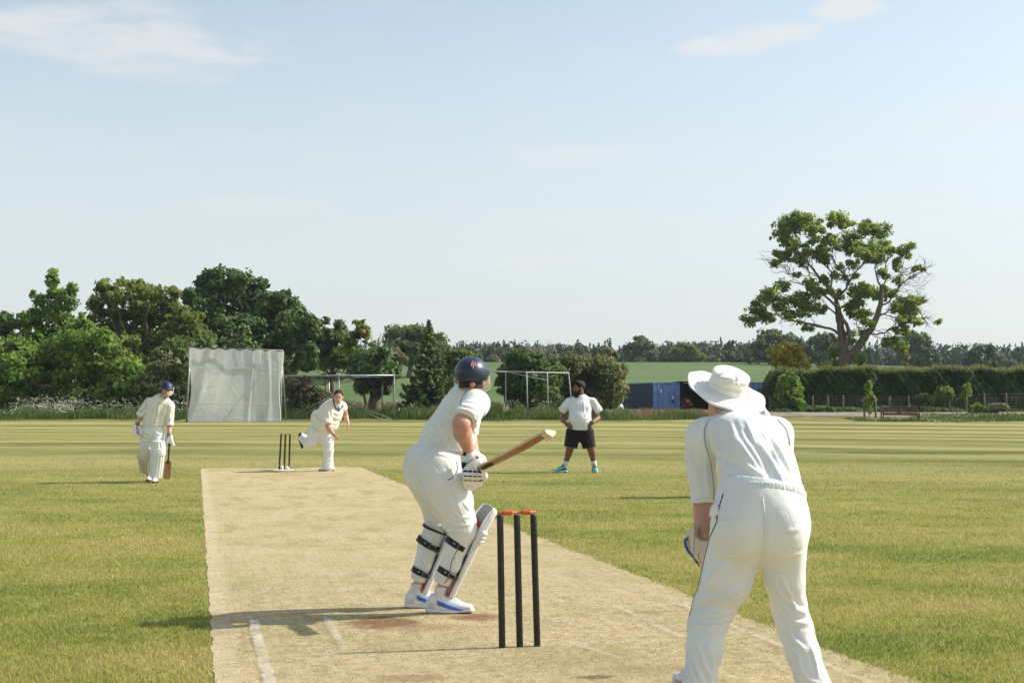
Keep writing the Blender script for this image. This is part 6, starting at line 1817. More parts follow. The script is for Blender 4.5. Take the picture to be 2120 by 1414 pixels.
    for s_ in (1, -1):
        pe = [top + ax * (.14 + .50 * t) + sd_ * s_ * .0545 + fd_ * (-.004 - .004 * sin(pi * t)) for t in np.linspace(0, 1, 14)]
        putb('edge', MB().tube(pe, .0072, 6), WILLOWP, rt)
    st = [top + ax * (.2 + .07 * t) - fd_ * .0325 + sd_ * .02 for t in np.linspace(0, 1, 6)]
    putb('sticker', MB().box(top + ax * .19 + sd_ * .034 - fd_ * .026, (.075, .045, .006), [ax, sd_, fd_], .002), BLACKPL, rt)
    putb('face', MB().box(top + ax * .395 + fd_ * .0012, (.50, .104, .003), [ax, sd_, fd_], .001), WILLOWP, rt)
    # pads
    f1 = np.array([1., -.12, .12])
    po, out_, inn = leg_pad(P, w(920, 1234, 8.52), w(973, 1100, 8.50), w(1000, 1041, 8.50), (1, .42, .35), 1.0, 1.15, PADW, thick=.024, lining=GREYIN, off0=.024, off1=.060)
    po2, out2, inn2 = leg_pad(P, w(866, 1226, 8.74), w(911, 1105, 8.74), w(925, 1052, 8.76), (1, .42, .35), 1.0, 1.15, PADW, thick=.024, lining=GREYIN, off0=.024, off1=.060)
    for po_, inn_, cut in ((po, inn, 0), (po2, inn2, 0)):
        e = inn_[2:34, -1] if inn_[20, -1][1] < inn_[20, 0][1] else inn_[2:34, 0]
        putb('red_edging', MB().tube(e[:11] - np.array([0, .004, 0]), .0042, 6), REDT, po_)
        putb('dark_edging', MB().tube(e[11:] - np.array([0, .004, 0]), .0036, 6), STRAP, po_)
    i0 = 50; e = inn[46:54, 6:20].mean(1) if inn[20, -1][1] > inn[20, 0][1] else inn[46:54, -20:-6].mean(1)
    putb('red_lining', MB().box(w(989, 1084, 8.49), (.03, .03, .045), [(1, .4, .5), (-.4, 1, 0), (-.5, 0, 1)], .012), REDT, po)
    S_ = [(945.5, 1126, 8.50, (-13, 30), .074, .040), (927, 1185, 8.50, (-11, 32), .063, .036), (950, 1096, 8.50, (-5, 25), .09, .016)]
    S2_ = [(886, 1125, 8.74, (-12, 30), .075, .038), (873, 1184, 8.74, (-9, 32), .063, .036), (903, 1096, 8.74, (-5, 25), .088, .016)]
    for lst, par in ((S_, po), (S2_, po2)):
        for k, (x, y, Y, dxy, rr, wd) in enumerate(lst):
            a = nrm(w(x + dxy[0], y + dxy[1], Y) - w(x, y, Y))
            a = nrm(a + np.array([-.18, 0, 0]))
            b = band_around(w(x, y, Y), a, rr, wd, .005, STRAP, 'strap', par)
            if wd > .03:
                fr = nrm(np.array([.5, -.85, 0])); fr = nrm(fr - a * (fr @ a)); sd = np.cross(a, fr)
                c = w(x, y, Y) + fr * (rr + .006)
                putb('buckle', MB().box(c, (wd * .9, .05, .006), [a, sd, fr], .003), STRAPG, b)
                putb('buckle', MB().box(c + fr * .0035, (wd * .9 - .007, .043, .004), [a, sd, fr], .002), STRAP, b)
                for q_ in range(4):
                    f2 = nrm(np.array([-.15 - .07 * q_, -.95, 0])); f2 = nrm(f2 - a * (f2 @ a)); s2 = np.cross(a, f2)
                    putb('strap_mark', MB().box(w(x, y, Y) + f2 * (rr + .0055) - a * .004, (.010, .004, .002), [a, s2, f2], .0005), STRAPG, b)
    # socks and shoes
    for (x, y, Y, gx_, gy_) in ((912, 1218, 8.52, 908, 1263), (863, 1212, 8.74, 862, 1252)):
        SO = Solid(); SO.cap(w(x + 1, y - 5, Y), w(x - 2, y + 26, Y), .040, .036, .01, cut0=True); g = Garment(SO, .005); g.ripple(.0012, 90, 4, (0, 0, 1)); g.out('sock', SOCK, P)
    blue, silver = pm('blue_flash', (.055, .16, .55), .45, .4), pm('silver_mesh', (.42, .44, .47), .5, .4)
    up_ = pm('white_shoe', (.72, .73, .75), .55, .35, bump=(160, .0012), var=(14, .06)); so_ = pm('white_rubber', (.70, .70, .70), .6)
    shoe(P, None, (1, -.06, 0), a1, .30, .10, (0, 0, 1), up_, so_, silver, blue, pm('dark_tread', (.04, .04, .05), .8), .07)
    shoe(P, None, (1, .10, 0), a2, .30, .10, (0, 0, 1), up_, so_, silver, blue, pm('dark_tread', (.04, .04, .05), .8), .065)
batsman()

def keeper():
    w = W; base = G(1575, 1438)
    B = Solid()
    hc, neck = w(1502, 826, 6.54), w(1519, 872, 6.46)
    face = np.array([-.55, .82, .05]); up = np.array([.08, -.18, 1.])
    q, A = head_solid(B, hc, up, face, neck, 1.0)
    B.chain([neck, w(1545, 915, 6.38), w(1562, 965, 6.22), w(1575, 1040, 6.09)], [.05, .10, .12, .12], .03, ((0, .8, .6), .7))
    shl, ell_, wrl = w(1452, 900, 6.42), w(1458, 1052, 6.40), w(1460, 1110, 6.32)
    B.chain([shl, ell_], [.058, .048], .02); B.chain([ell_, w(1458, 1070, 6.38), wrl], [.0475, .047, .036], .02)
    shr, elr, wrr = w(1612, 890, 6.42), w(1622, 1010, 6.46), w(1600, 1070, 6.40)
    B.chain([shr, elr, wrr], [.056, .045, .035], .02)
    hand_solid(B, wrl, (.05, .25, -1), (.3, 1, 0), .35, 1.0, thumb=-1); hand_solid(B, wrr, (-.2, .3, -1), (-.3, 1, 0), .4, 1.0, thumb=1)
    B.chain([w(1535, 1090, 6.05), w(1478, 1255, 6.14), w(1446, 1425, 6.08)], [.10, .05, .04], .02)
    B.chain([w(1615, 1090, 6.05), w(1638, 1265, 6.14), w(1686, 1425, 6.08)], [.10, .045, .04], .02)
    fl, frr = G(1446, 1437), G(1692, 1437)
    B.cap(w(1446, 1425, 6.08), fl + [-.06, .15, .035], .04, .028); B.cap(w(1688, 1425, 6.08), frr + [.05, .15, .035], .04, .028)
    P, bg_ = person(B, .008, SKINF, 'wicket keeper in white sun hat bending forward, seen from behind at the right', base)
    T = Solid()
    T.ell(w(1577, 1058, 6.06), (.203, .165, .16), None, .05)
    T.ell(w(1532, 1098, 6.0), (.118, .125, .135), None, .06); T.ell(w(1616, 1098, 6.0), (.116, .125, .135), None, .06)
    T.chain([w(1532, 1095, 6.05), w(1504, 1200, 6.10), w(1481, 1250, 6.14), w(1464, 1295, 6.13), w(1458, 1345, 6.09), w(1449, 1400, 6.06), w(1446, 1428, 6.05)], [.125, .114, .094, .087, .080, .070, .078], .04, cut1=True)
    T.chain([w(1616, 1095, 6.05), w(1624, 1200, 6.10), w(1633, 1250, 6.14), w(1646, 1300, 6.13), w(1661, 1350, 6.09), w(1679, 1403, 6.06), w(1688, 1428, 6.05)], [.125, .088, .078, .078, .074, .068, .078], .04, cut1=True)
    T.chain([w(1573, 1035, 6.07), w(1575, 1012, 6.09)], [.194, .188], .03, ((0, 1, .2), .8), cut1=True)
    g = Garment(T, .0065)
    g.folds([([(1580, 1060), (1583, 1110), (1578, 1155)], .012, -.007),
             ([(1500, 1165), (1460, 1215), (1445, 1218)], .012, .008), ([(1545, 1210), (1500, 1235), (1450, 1240)], .013, .012), ([(1530, 1225), (1490, 1252), (1440, 1255)], .012, -.008), ([(1515, 1265), (1480, 1275), (1445, 1270)], .012, .010), ([(1500, 1285), (1465, 1300), (1430, 1290)], .010, .008),
             ([(1455, 1290), (1470, 1310), (1495, 1305)], .009, .008), ([(1440, 1330), (1455, 1360), (1470, 1400)], .009, .012), ([(1430, 1340), (1440, 1375), (1455, 1410)], .008, .010), ([(1465, 1330), (1475, 1360), (1478, 1385)], .007, .007), ([(1425, 1365), (1432, 1395), (1445, 1420)], .008, .009), ([(1450, 1350), (1465, 1385), (1472, 1415)], .006, .010),
             ([(1600, 1205), (1625, 1240), (1665, 1270)], .011, .011), ([(1618, 1195), (1632, 1225), (1650, 1262)], .009, .009), ([(1608, 1245), (1630, 1262), (1672, 1268)], .012, .012), ([(1625, 1275), (1645, 1288), (1675, 1290)], .010, .009), ([(1630, 1290), (1640, 1320), (1665, 1345)], .010, .009), ([(1640, 1330), (1655, 1360), (1660, 1400)], .008, .009), ([(1680, 1340), (1688, 1370), (1695, 1400)], .007, .008), ([(1655, 1380), (1672, 1405), (1690, 1412)], .008, .008),
             ([(1590, 1170), (1605, 1180), (1625, 1178)], .012, .006), ([(1490, 1075), (1510, 1082), (1530, 1080)], .007, .006), ([(1660, 1090), (1640, 1100), (1625, 1098)], .010, .004), ([(1480, 1110), (1500, 1118), (1520, 1117)], .010, .004), ([(1600, 1145), (1630, 1152), (1660, 1146)], .010, .004), ([(1480, 1150), (1520, 1150), (1555, 1142)], .012, .004)], 1.15)
    g.ripple(.0020, 18, 13)
    t = g.out('trousers', WHITE, P)
    # gathered elastic waistband
    WB = Solid(); WB.chain([w(1577, 1030, 6.075), w(1577, 1016, 6.085)], [.197, .196], .01, ((0, 1, .2), .8), cut1=True, cut0=True)
    gw = Garment(WB, .005); V = gw.V; N = gw.N; ang = np.arctan2(V[:, 1] - 6.08, V[:, 0] - w(1577, 1022, 6.08)[0])
    gw.V = V + N * (.0020 * np.sin(ang * 95) + .0012 * np.sin(ang * 57 + 1))[:, None]; gw.N = vnormals(gw.V, gw.Q)
    gw.out('waistband', WHITE, t)
    g.piping('piping', [(1497, 1022), (1490, 1045), (1485, 1065), (1484, 1080), (1470, 1110), (1460, 1150), (1451, 1190), (1446, 1215), (1437, 1235), (1431, 1262), (1427, 1275)], .0026, NAVY, t, 60, .0025)
    g.piping('seat_seam', [(1579, 1032), (1584, 1070), (1584, 1110), (1579, 1150)], .003, WHITE2, t, 24)
    BU = Solid()
    for x, y, r_ in ((1482, 1055, .022), (1478, 1063, .018), (1486, 1066, .022), (1483, 1072, .016)): BU.ell(w(x, y, 5.99), (r_, r_, r_), None, .012)
    Garment(BU, .004).ripple(.006, 70, 3).out('pocket_lining', WHITE2, t)
    # shirt
    S = Solid(); sq = ((0, .8, .6), .72)
    S.chain([w(1577, 1020, 6.09), w(1566, 965, 6.19), w(1550, 930, 6.31), w(1534, 896, 6.42)], [.186, .180, .195, .115], .06, sq)
    S.ell(w(1461, 905, 6.42), (.078, .09, .080), None, .06); S.ell(w(1604, 903, 6.42), (.068, .09, .080), None, .06)
    S.ell(w(1535, 900, 6.38), (.16, .09, .075), None, .06)
    S.cap(w(1540, 893, 6.40), w(1598, 905, 6.41), .082, .072, .05); S.cap(w(1520, 893, 6.40), w(1468, 905, 6.41), .08, .072, .05)
    S.chain([w(1453, 905, 6.42), w(1449, 950, 6.42), w(1459.5, 1041, 6.40)], [.077, .068, .0635], .045, cut1=True)
    S.chain([w(1611, 898, 6.42), w(1617, 975, 6.46), w(1620, 1005, 6.46)], [.072, .062, .060], .03, cut1=True)
    S.cap(w(1527, 888, 6.46), w(1519, 866, 6.50), .085, .066, .04, cut1=True)
    S.cap(w(1640, 1008, 6.05), w(1654, 1014, 6.05), .022, .020, .02)
    S.cap(w(1459, 1036, 6.40), w(1460, 1060, 6.40), .054, .055, .006, op='s')
    g = Garment(S, .0065)
    g.folds([([(1510, 890), (1530, 930), (1560, 970), (1590, 1010)], .014, .008), ([(1505, 925), (1540, 960), (1580, 990), (1595, 1012)], .012, .010), ([(1480, 955), (1520, 975), (1560, 1000)], .012, .010), ([(1485, 970), (1520, 985), (1570, 1008)], .010, .009), ([(1590, 905), (1615, 945), (1635, 985)], .012, -.009), ([(1560, 900), (1595, 950), (1622, 1000)], .010, .008),
             ([(1540, 890), (1575, 945), (1605, 1005)], .009, -.008), ([(1525, 905), (1560, 955), (1590, 1000)], .008, .007), ([(1575, 890), (1600, 925), (1612, 960)], .008, .007), ([(1510, 872), (1520, 895), (1525, 915)], .010, .006), ([(1545, 870), (1555, 895), (1562, 925)], .009, .006), ([(1610, 975), (1618, 995), (1616, 1012)], .009, .009),
             ([(1462, 870), (1460, 900), (1470, 930), (1485, 965)], .010, -.010), ([(1480, 905), (1490, 930), (1500, 950)], .010, .007), ([(1490, 1000), (1520, 1003), (1545, 1010)], .009, .008), ([(1438, 960), (1445, 1000), (1450, 1030)], .010, .006), ([(1462, 950), (1464, 990), (1470, 1030)], .007, .005), ([(1425, 915), (1430, 950), (1436, 1000)], .010, .005), ([(1625, 1000), (1640, 1005), (1655, 1002)], .009, .008)], 1.25)
    g.ripple(.0036, 24, 23)
    s = g.out('shirt', WHITE, P)
    g.piping('piping', [(1470, 866), (1459, 885), (1458, 905), (1462, 925), (1471, 955), (1475, 985), (1478, 1012), (1478, 1040)], .0026, GREYP, s, 40, .001)
    g.piping('piping', [(1610, 868), (1628, 888), (1634, 910), (1636, 940)], .0026, GREYP, s, 20, .001)
    band_around(w(1459.3, 1036, 6.40), nrm(w(1459.5, 1041, 6.4) - w(1455, 1000, 6.41)), .0635, .022, .0022, WHITE, 'cuff', s)
    CO = Solid(); CO.cap(w(1523, 878, 6.475), w(1515, 854, 6.50), .082, .072, .02, cut0=True, cut1=True); CO.cap(w(1523, 884, 6.47), w(1513, 846, 6.51), .074, .065, .004, op='s')
    Garment(CO, .005).ripple(.0015, 30, 3).out('collar', WHITE, s)
    # hair at the nape
    HS = Solid(); f_ = nrm(face - up * (face @ nrm(up))); sd = np.cross(f_, nrm(up))
    HS.ell(hc + nrm(up) * .022 - f_ * .008, (.080, .101, .096), [sd, f_, up], .02); HS.plane(hc - nrm(up) * .052, nrm(-nrm(up) + f_ * .45), .01); HS.plane(hc + f_ * .045, f_, .01); HS.plane(hc + nrm(up) * .012 - f_ * .02, nrm(nrm(up) - f_ * .5), .01)
    Garment(HS, .006).ripple(.0018, 70, 4).out('hair', pm('light_brown_hair', (.10, .065, .04), .75, .3, bump=(120, .008)), P)
    # hat
    n_ = nrm([.215, -.40, .88]); hxx = nrm(np.cross([0, 1, .3], n_)); hyy = np.cross(n_, hxx)
    c = w(1505, 805, 6.50)
    hatm = cloth('white_hat_cloth', (.82, .81, .765), .003, 300, .03)
    H = Solid()
    H.cap(c + n_ * -.005, c + n_ * .075, .098, .088, .02, None, True, True); H.ell(c + n_ * .072, (.089, .094, .030), [hxx, hyy, n_], .02)
    gh = Garment(H, .0055)
    gh.folds([([(1475, 800), (1500, 803), (1545, 812)], .007, -.006), ([(1490, 775), (1505, 768), (1530, 770)], .008, .006), ([(1515, 790), (1530, 800), (1545, 818)], .008, .004), ([(1500, 785), (1512, 790), (1540, 788)], .007, -.005), ([(1480, 785), (1500, 782), (1520, 786)], .007, .004), ([(1522, 768), (1528, 785), (1526, 805)], .006, .005)], 1.2)
    gh.ripple(.0022, 28, 9)
    hat = gh.out('sun_hat', hatm, P)
    n, k = 90, 16; Pb = np.zeros((n + 1, 2 * k, 3))
    for i in range(n + 1):
        a = 2 * pi * i / n
        for j in range(k):
            f = j / (k - 1); r_ = .090 + (.196 - .090) * f
            lx, ly = r_ * cos(a), r_ * sin(a) * .97
            lift = -.012 * f + .026 * f * f * max(0, -cos(a)) ** 2.0 - .020 * f * f * max(0, -sin(a)) + .006 * f * sin(3 * a + .6) + .004 * f * sin(7 * a) - .010 * f * f * max(0, cos(a))
            Pb[i, j] = c + hxx * lx + hyy * ly + n_ * lift
        th = np.linspace(.0025, .004, k)
        Pb[i, k:] = Pb[i, :k][::-1] - n_ * th[::-1][:, None]
    Pb = np.concatenate([Pb, Pb[:, :1]], 1)
    V, Q, T_ = MB().sheet(Pb).arrays()
    br = put('brim', V, Q, None, hatm, hat)
    for r_ in (.12, .145, .17, .188):
        ring = []
        for i in range(n + 1):
            a = 2 * pi * i / n; f = (r_ - .09) / .106
            lift = -.012 * f + .026 * f * f * max(0, -cos(a)) ** 2.0 - .020 * f * f * max(0, -sin(a)) + .006 * f * sin(3 * a + .6) + .004 * f * sin(7 * a) - .010 * f * f * max(0, cos(a))
            ring.append(c + hxx * r_ * cos(a) + hyy * r_ * sin(a) * .97 + n_ * (lift + .0004))
        putb('stitching', MB().tube(ring, .0012, 4, False), WHITE2, br)
    # gloves
    buff = pm('buff_glove', (.62, .55, .46), .75, .3, bump=(20, .004), var=(7, .10)); blue = pm('blue_glove_edge', (.03, .13, .30), .5)
    GL = Solid(); gy = 6.5
    GL.chain([w(1457, 1088, 6.270), w(1457, 1110, 6.310), w(1457, 1135, 6.330), w(1462, 1166, 6.360)], [.054, .058, .054, .030], .02, ((0, 1, .2), .72), cut0=True)
    for i, x in enumerate((1450, 1457, 1464, 1472)): GL.chain([w(x, 1130, 6.350), w(x + 1, 1150, 6.370), w(x + 3, 1168 - i * 1.5, 6.400)], [.020, .019, .016], .008)
    GL.chain([w(1446, 1108, 6.340), w(1431, 1104, 6.370), w(1426, 1107, 6.380)], [.022, .019, .016], .01)
    GL.chain([w(1426, 1107, 6.380), w(1422, 1120, 6.380), w(1427, 1137, 6.380), w(1440, 1152, 6.370)], [.010, .013, .017, .018], .01)
    GL.cap(w(1458, 1078, 6.260), w(1458, 1098, 6.280), .046, .047, .006, op='s')
    g = Garment(GL, .005); g.ripple(.0016, 40, 7); gl = g.out('keeper_glove', buff, P)
    ed = [w(1424, 1113, 6.360), w(1418, 1118, 6.360), w(1418.5, 1128, 6.360), w(1425, 1142, 6.360), w(1437, 1153, 6.355), w(1443, 1166, 6.360)]
    putb('blue_edge', MB().tube(wiggle(ed, np.random.default_rng(0), 0, 3), .0062, 6), blue, gl)
    g.piping('seam', [(1447, 1143), (1446, 1155), (1452, 1165)], .0016, pm('brown_seam', (.20, .13, .09), .8), gl, 10); g.piping('seam', [(1439, 1090), (1437, 1120), (1436, 1150)], .0014, pm('brown_seam_thread', (.25, .18, .12), .8), gl, 12)
    g.piping('seam', [(1440, 1105), (1455, 1116), (1472, 1118)], .0014, pm('tan_seam', (.42, .33, .25), .8), gl, 12)
    G2 = Solid(); G2.chain([wrr, w(1580, 1095, 6.390), w(1572, 1130, 6.420)], [.058, .06, .035], .02, ((0, 1, 0), .7))
    for i, x in enumerate((1560, 1567, 1574, 1582)): G2.chain([w(x + 4, 1105, 6.400), w(x, 1125, 6.420), w(x - 1, 1138, 6.440)], [.019, .018, .015], .008)
    Garment(G2, .006).out('keeper_glove', buff, P)
    up_ = pm('keeper_shoe', (.70, .71, .73), .6, .3, var=(14, .06)); so_ = pm('shoe_rubber', (.68, .68, .68), .6)
    shoe(P, None, (-.35, 1, 0), fl, .30, .10, (0, 0, 1), up_, so_, up_, None, None, .06); shoe(P, None, (.3, 1, 0), frr, .30, .10, (0, 0, 1), up_, so_, up_, None, None, .06)
keeper()

def z5(x, y, ox, oy, s): return ox + x / s, oy + y / s

def nonstriker():
    Y0 = 22.75; s = 5.439
    w = lambda x, y, d=0.: W(240 + x / s, 760 + y / s, Y0 + d)
    m = PPM(Y0) * s                      # zoomed pixels per metre
    base = G(317, 996)
    gz = lambda x, d: np.array([w(x, 1280, d)[0], Y0 + d, 0.])
    B = Solid(); face = np.array([.28, -.95, -.12])
    hc, neck = w(572, 268, -.06), w(520, 345, 0)
    q, A = head_solid(B, hc, (.12, -.08, 1), face, neck, .98)
    B.chain([neck, w(500, 430, 0), w(450, 560, .02), w(420, 690, .03)], [.06, .13, .13, .13], .04, ((0, 1, 0), .7))
    shR, elR, wrR = w(368, 395, 0), w(272, 560, .02), w(238, 655, -.03)
    B.chain([shR, elR, wrR], [.055, .043, .030], .02)
    shL, elL, wrL = w(612, 430, 0), w(602, 660, .03), w(603, 770, -.06)
    B.chain([shL, elL, wrL], [.055, .043, .030], .02)
    hand_solid(B, wrR, (-.05, -.15, -1), (.9, .1, 0), .5, .95, thumb=1); hand_solid(B, wrL, (.0, -.1, -1), (-.4, .4, 0), 1.0, .95, thumb=-1)
    B.chain([w(475, 720, .02), w(482, 930, -.10), w(455, 1225, -.06)], [.095, .062, .042], .02)
    B.chain([w(350, 720, .04), w(335, 960, .10), w(368, 1200, .30)], [.095, .062, .042], .02)
    fL, fR = gz(452, -.10), gz(372, .30)
    B.cap(w(455, 1225, -.06), fL + [0, -.14, .035], .04, .028); B.cap(w(368, 1200, .30), fR + [.03, -.12, .035], .04, .028)
    P, bg_ = person(B, .008, SKINF2, 'young batter in navy helmet and pads walking in at the left, leaning on his bat', base)
    face_parts(q, A, .98, P, None, HAIRB, pm('pink_lips', (.42, .17, .14), .6))
    HS = Solid(); f_ = nrm(face); sd = nrm(np.cross(f_, (0, 0, 1)))
    # helmet
    H = Solid(); hcc = w(574, 229, -.045); fh = nrm([face[0], face[1], 0]); hx = np.cross(fh, (0, 0, 1)); uu = nrm([.10, -.05, 1])
    H.ell(hcc, (.104, .125, .108), [hx, fh, uu], .02); H.plane(hcc - uu * .035, -uu + fh * .05, .008)
    H.cap(hcc + fh * .10 - uu * .022, hcc + fh * .155 - uu * .035, .078, .066, .02, (uu, .14))
    H.ell(hcc - uu * .03, (.094, .112, .098), [hx, fh, uu], .004, op='s')
    g = Garment(H, .006); he = g.out('helmet', HELM2, P)
    for z, r_ in ((-.085, .135), (-.115, .14), (-.145, .125)):
        a = np.linspace(radians(5), radians(78), 14)
        putb('grille_bar', MB().tube([hcc + hx * (-.112 * cos(t)) + fh * (.02 + r_ * sin(t)) + uu * (z * (.5 + .5 * sin(t))) for t in a], .0045, 5), GRILLE, he)
    for sg in (-1, 1): putb('side_bolt', MB().lathe(hcc + hx * sg * .108 + fh * .02 - uu * .02, [(.0001, -.01), (.016, -.006), (.012, .01), (.0001, .012)], hx * sg, 12), GRILLE, he)
    putb('chin_strap', MB().tube([hcc + hx * .088 - uu * .04 + fh * .02, q(.06, .03, -.06), q(.02, .06, -.118), q(-.03, .05, -.11), q(-.075, .02, -.05)], .007, 6), STRAP, he)
    # shirt
    S = Solid()
    S.chain([w(420, 640, .02), w(440, 575, .02), w(480, 470, .02), w(500, 405, .02)], [.185, .182, .190, .165], .05, ((0, 1, 0), .72))
    S.ell(w(385, 400, .02), (.075, .085, .075), None, .06); S.ell(w(600, 435, .02), (.070, .085, .075), None, .06)
    S.chain([w(372, 400, .01), w(300, 500, .02), w(275, 540, .02)], [.078, .074, .072], .04, cut1=True); S.chain([w(608, 440, .01), w(606, 560, .02), w(600, 652, .02)], [.075, .070, .066], .04, cut1=True)
    S.cap(w(510, 375, .01), w(525, 345, 0), .105, .078, .04, cut1=True)
    S.plane(w(420, 665, .02), (.02, 0, -1), .015)
    g = Garment(S, .0075)
    zz = lambda pts: [(240 + x / s, 760 + y / s) for x, y in pts]
    g.folds([(zz([(480, 440), (470, 540), (440, 650)]), .02, .010), (zz([(560, 420), (540, 540), (500, 650)]), .02, .012), (zz([(590, 500), (560, 580), (555, 650)]), .018, -.012), (zz([(390, 470), (360, 560), (340, 640)]), .02, .010), (zz([(430, 480), (410, 570), (390, 650)]), .018, .008), (zz([(330, 460), (310, 500), (300, 545)]), .014, .010), (zz([(380, 420), (390, 480), (370, 540)]), .018, -.01), (zz([(310, 640), (400, 650), (500, 655)]), .014, .010), (zz([(600, 520), (615, 580), (605, 640)]), .014, .008)], 1.)
    g.ripple(.005, 18, 31)
    sh = g.out('shirt', CREAM, P)
    g.piping('piping', zz([(350, 365), (345, 430), (310, 480), (265, 500)]), .005, GREYP, sh); g.piping('piping', zz([(325, 520), (310, 560), (295, 600)]), .005, GREYP, sh)
    g.piping('placket', zz([(488, 400), (480, 430), (470, 440)]), .006, GREYP, sh)
    CO = Solid(); CO.cap(w(500, 385, -.03), w(470, 350, .0), .05, .03, .02, ((0, 1, 0), .4)); CO.cap(w(545, 400, -.06), w(585, 370, .0), .045, .03, .02, ((0, 1, 0), .4)); CO.cap(w(470, 360, -.02), w(465, 385, -.08), .03, .03, .02)
    Garment(CO, .006).out('collar', CREAM, sh)
    band_around(w(278, 535, .02), nrm(w(275, 540, .02) - w(300, 500, .02)), .0725, .05, .004, WHITE, 'cuff', sh); band_around(w(600.5, 640, .02), nrm(w(600, 652, .02) - w(606, 560, .02)), .067, .05, .004, WHITE, 'cuff', sh)
    # trousers
    T = Solid()
    T.ell(w(415, 715, .03), (.190, .135, .16), None, .04)
    T.chain([w(475, 730, .02), w(480, 860, -.06), w(480, 950, -.09), w(470, 1100, -.07), w(460, 1215, -.05)], [.105, .095, .08, .07, .062], .04, cut1=True)
    T.chain([w(350, 730, .04), w(338, 860, .09), w(335, 960, .12), w(350, 1080, .22), w(365, 1175, .30)], [.112, .100, .082, .07, .06], .04, cut1=True)
    g = Garment(T, .0075)
    g.folds([(zz([(300, 760), (350, 790), (400, 780)]), .016, .012), (zz([(290, 830), (340, 840), (395, 825)]), .016, .012), (zz([(420, 740), (410, 790), (400, 840)]), .014, -.014), (zz([(450, 740), (490, 760), (540, 745)]), .016, .010), (zz([(330, 690), (350, 740), (390, 770)]), .014, .009), (zz([(300, 870), (340, 880), (390, 870)]), .014, .01)])
    g.ripple(.004, 18, 33)
    g.out('trousers', WHITE2, P)
    # pads
    p1, o1, i1 = leg_pad(P, w(452, 1245, -.13), w(478, 955, -.17), w(478, 832, -.15), (.06, -1, .05), 1.15, 1.2, PADW, off0=.070, off1=.085, thick=.03)
    p2, o2, i2 = leg_pad(P, w(345, 1172, .14), w(330, 1000, .02), w(328, 912, .0), (-.08, -1, .25), 1.1, 1.2, PADDIRT, off0=.066, off1=.085, thick=.03)
    # gloves
    def glove(wr, d, pn, nm, thumbdir):
        GL = Solid(); d = nrm(d); pn = nrm(pn); sd = np.cross(d, pn)
        GL.chain([wr, wr + d * .05, wr + d * .10], [.045, .058, .055], .02, (pn, .6))
        for k in range(4):
            o = sd * (.045 - .03 * k); GL.chain([wr + d * .09 + o, wr + d * .15 + o + pn * .02, wr + d * (.185 - .012 * abs(k - 1)) + o + pn * .055], [.021, .020, .017], .008)
        GL.chain([wr + d * .03 + thumbdir * .045, wr + d * .09 + thumbdir * .075 + pn * .02, wr + d * .14 + thumbdir * .075 + pn * .03], [.022, .024, .019], .01)
        g = Garment(GL, .0065); gl = g.out('batting_glove', PADW, P)
        band_around(wr - d * .015, d, .038, .05, .005, pm('checked_cuff_band', (.16, .16, .18), .8, var=(60, .6)), 'cuff', gl)
    glove(wrR, (-.12, -.2, -1), (.7, -.5, 0), 'g', np.array([.9, -.2, 0])); glove(wrL, (.10, -.2, -1), (.3, .6, 0), 'g', np.array([-.8, -.2, 0]))
    # bat standing on its toe
    bat('cricket_bat', 'brown worn cricket bat with black grip held by the young batter', w(604, 850, -.10), w(574, 1256, -.14), (.25, -1, 0), .30, (WILLOWD, BLACKPL))
    # shoes
    up_ = pm('white_boot', (.70, .70, .70), .55, .35, var=(10, .1)); so_ = pm('dark_sole', (.05, .05, .055), .7)
    shoe(P, None, (.10, -1, 0), fL, .29, .105, (0, 0, 1), up_, so_, STRAP, None, None, .03); shoe(P, None, (.25, -1, 0), fR, .29, .105, (0, 0, 1), up_, so_, STRAP, None, None, .05)
nonstriker()

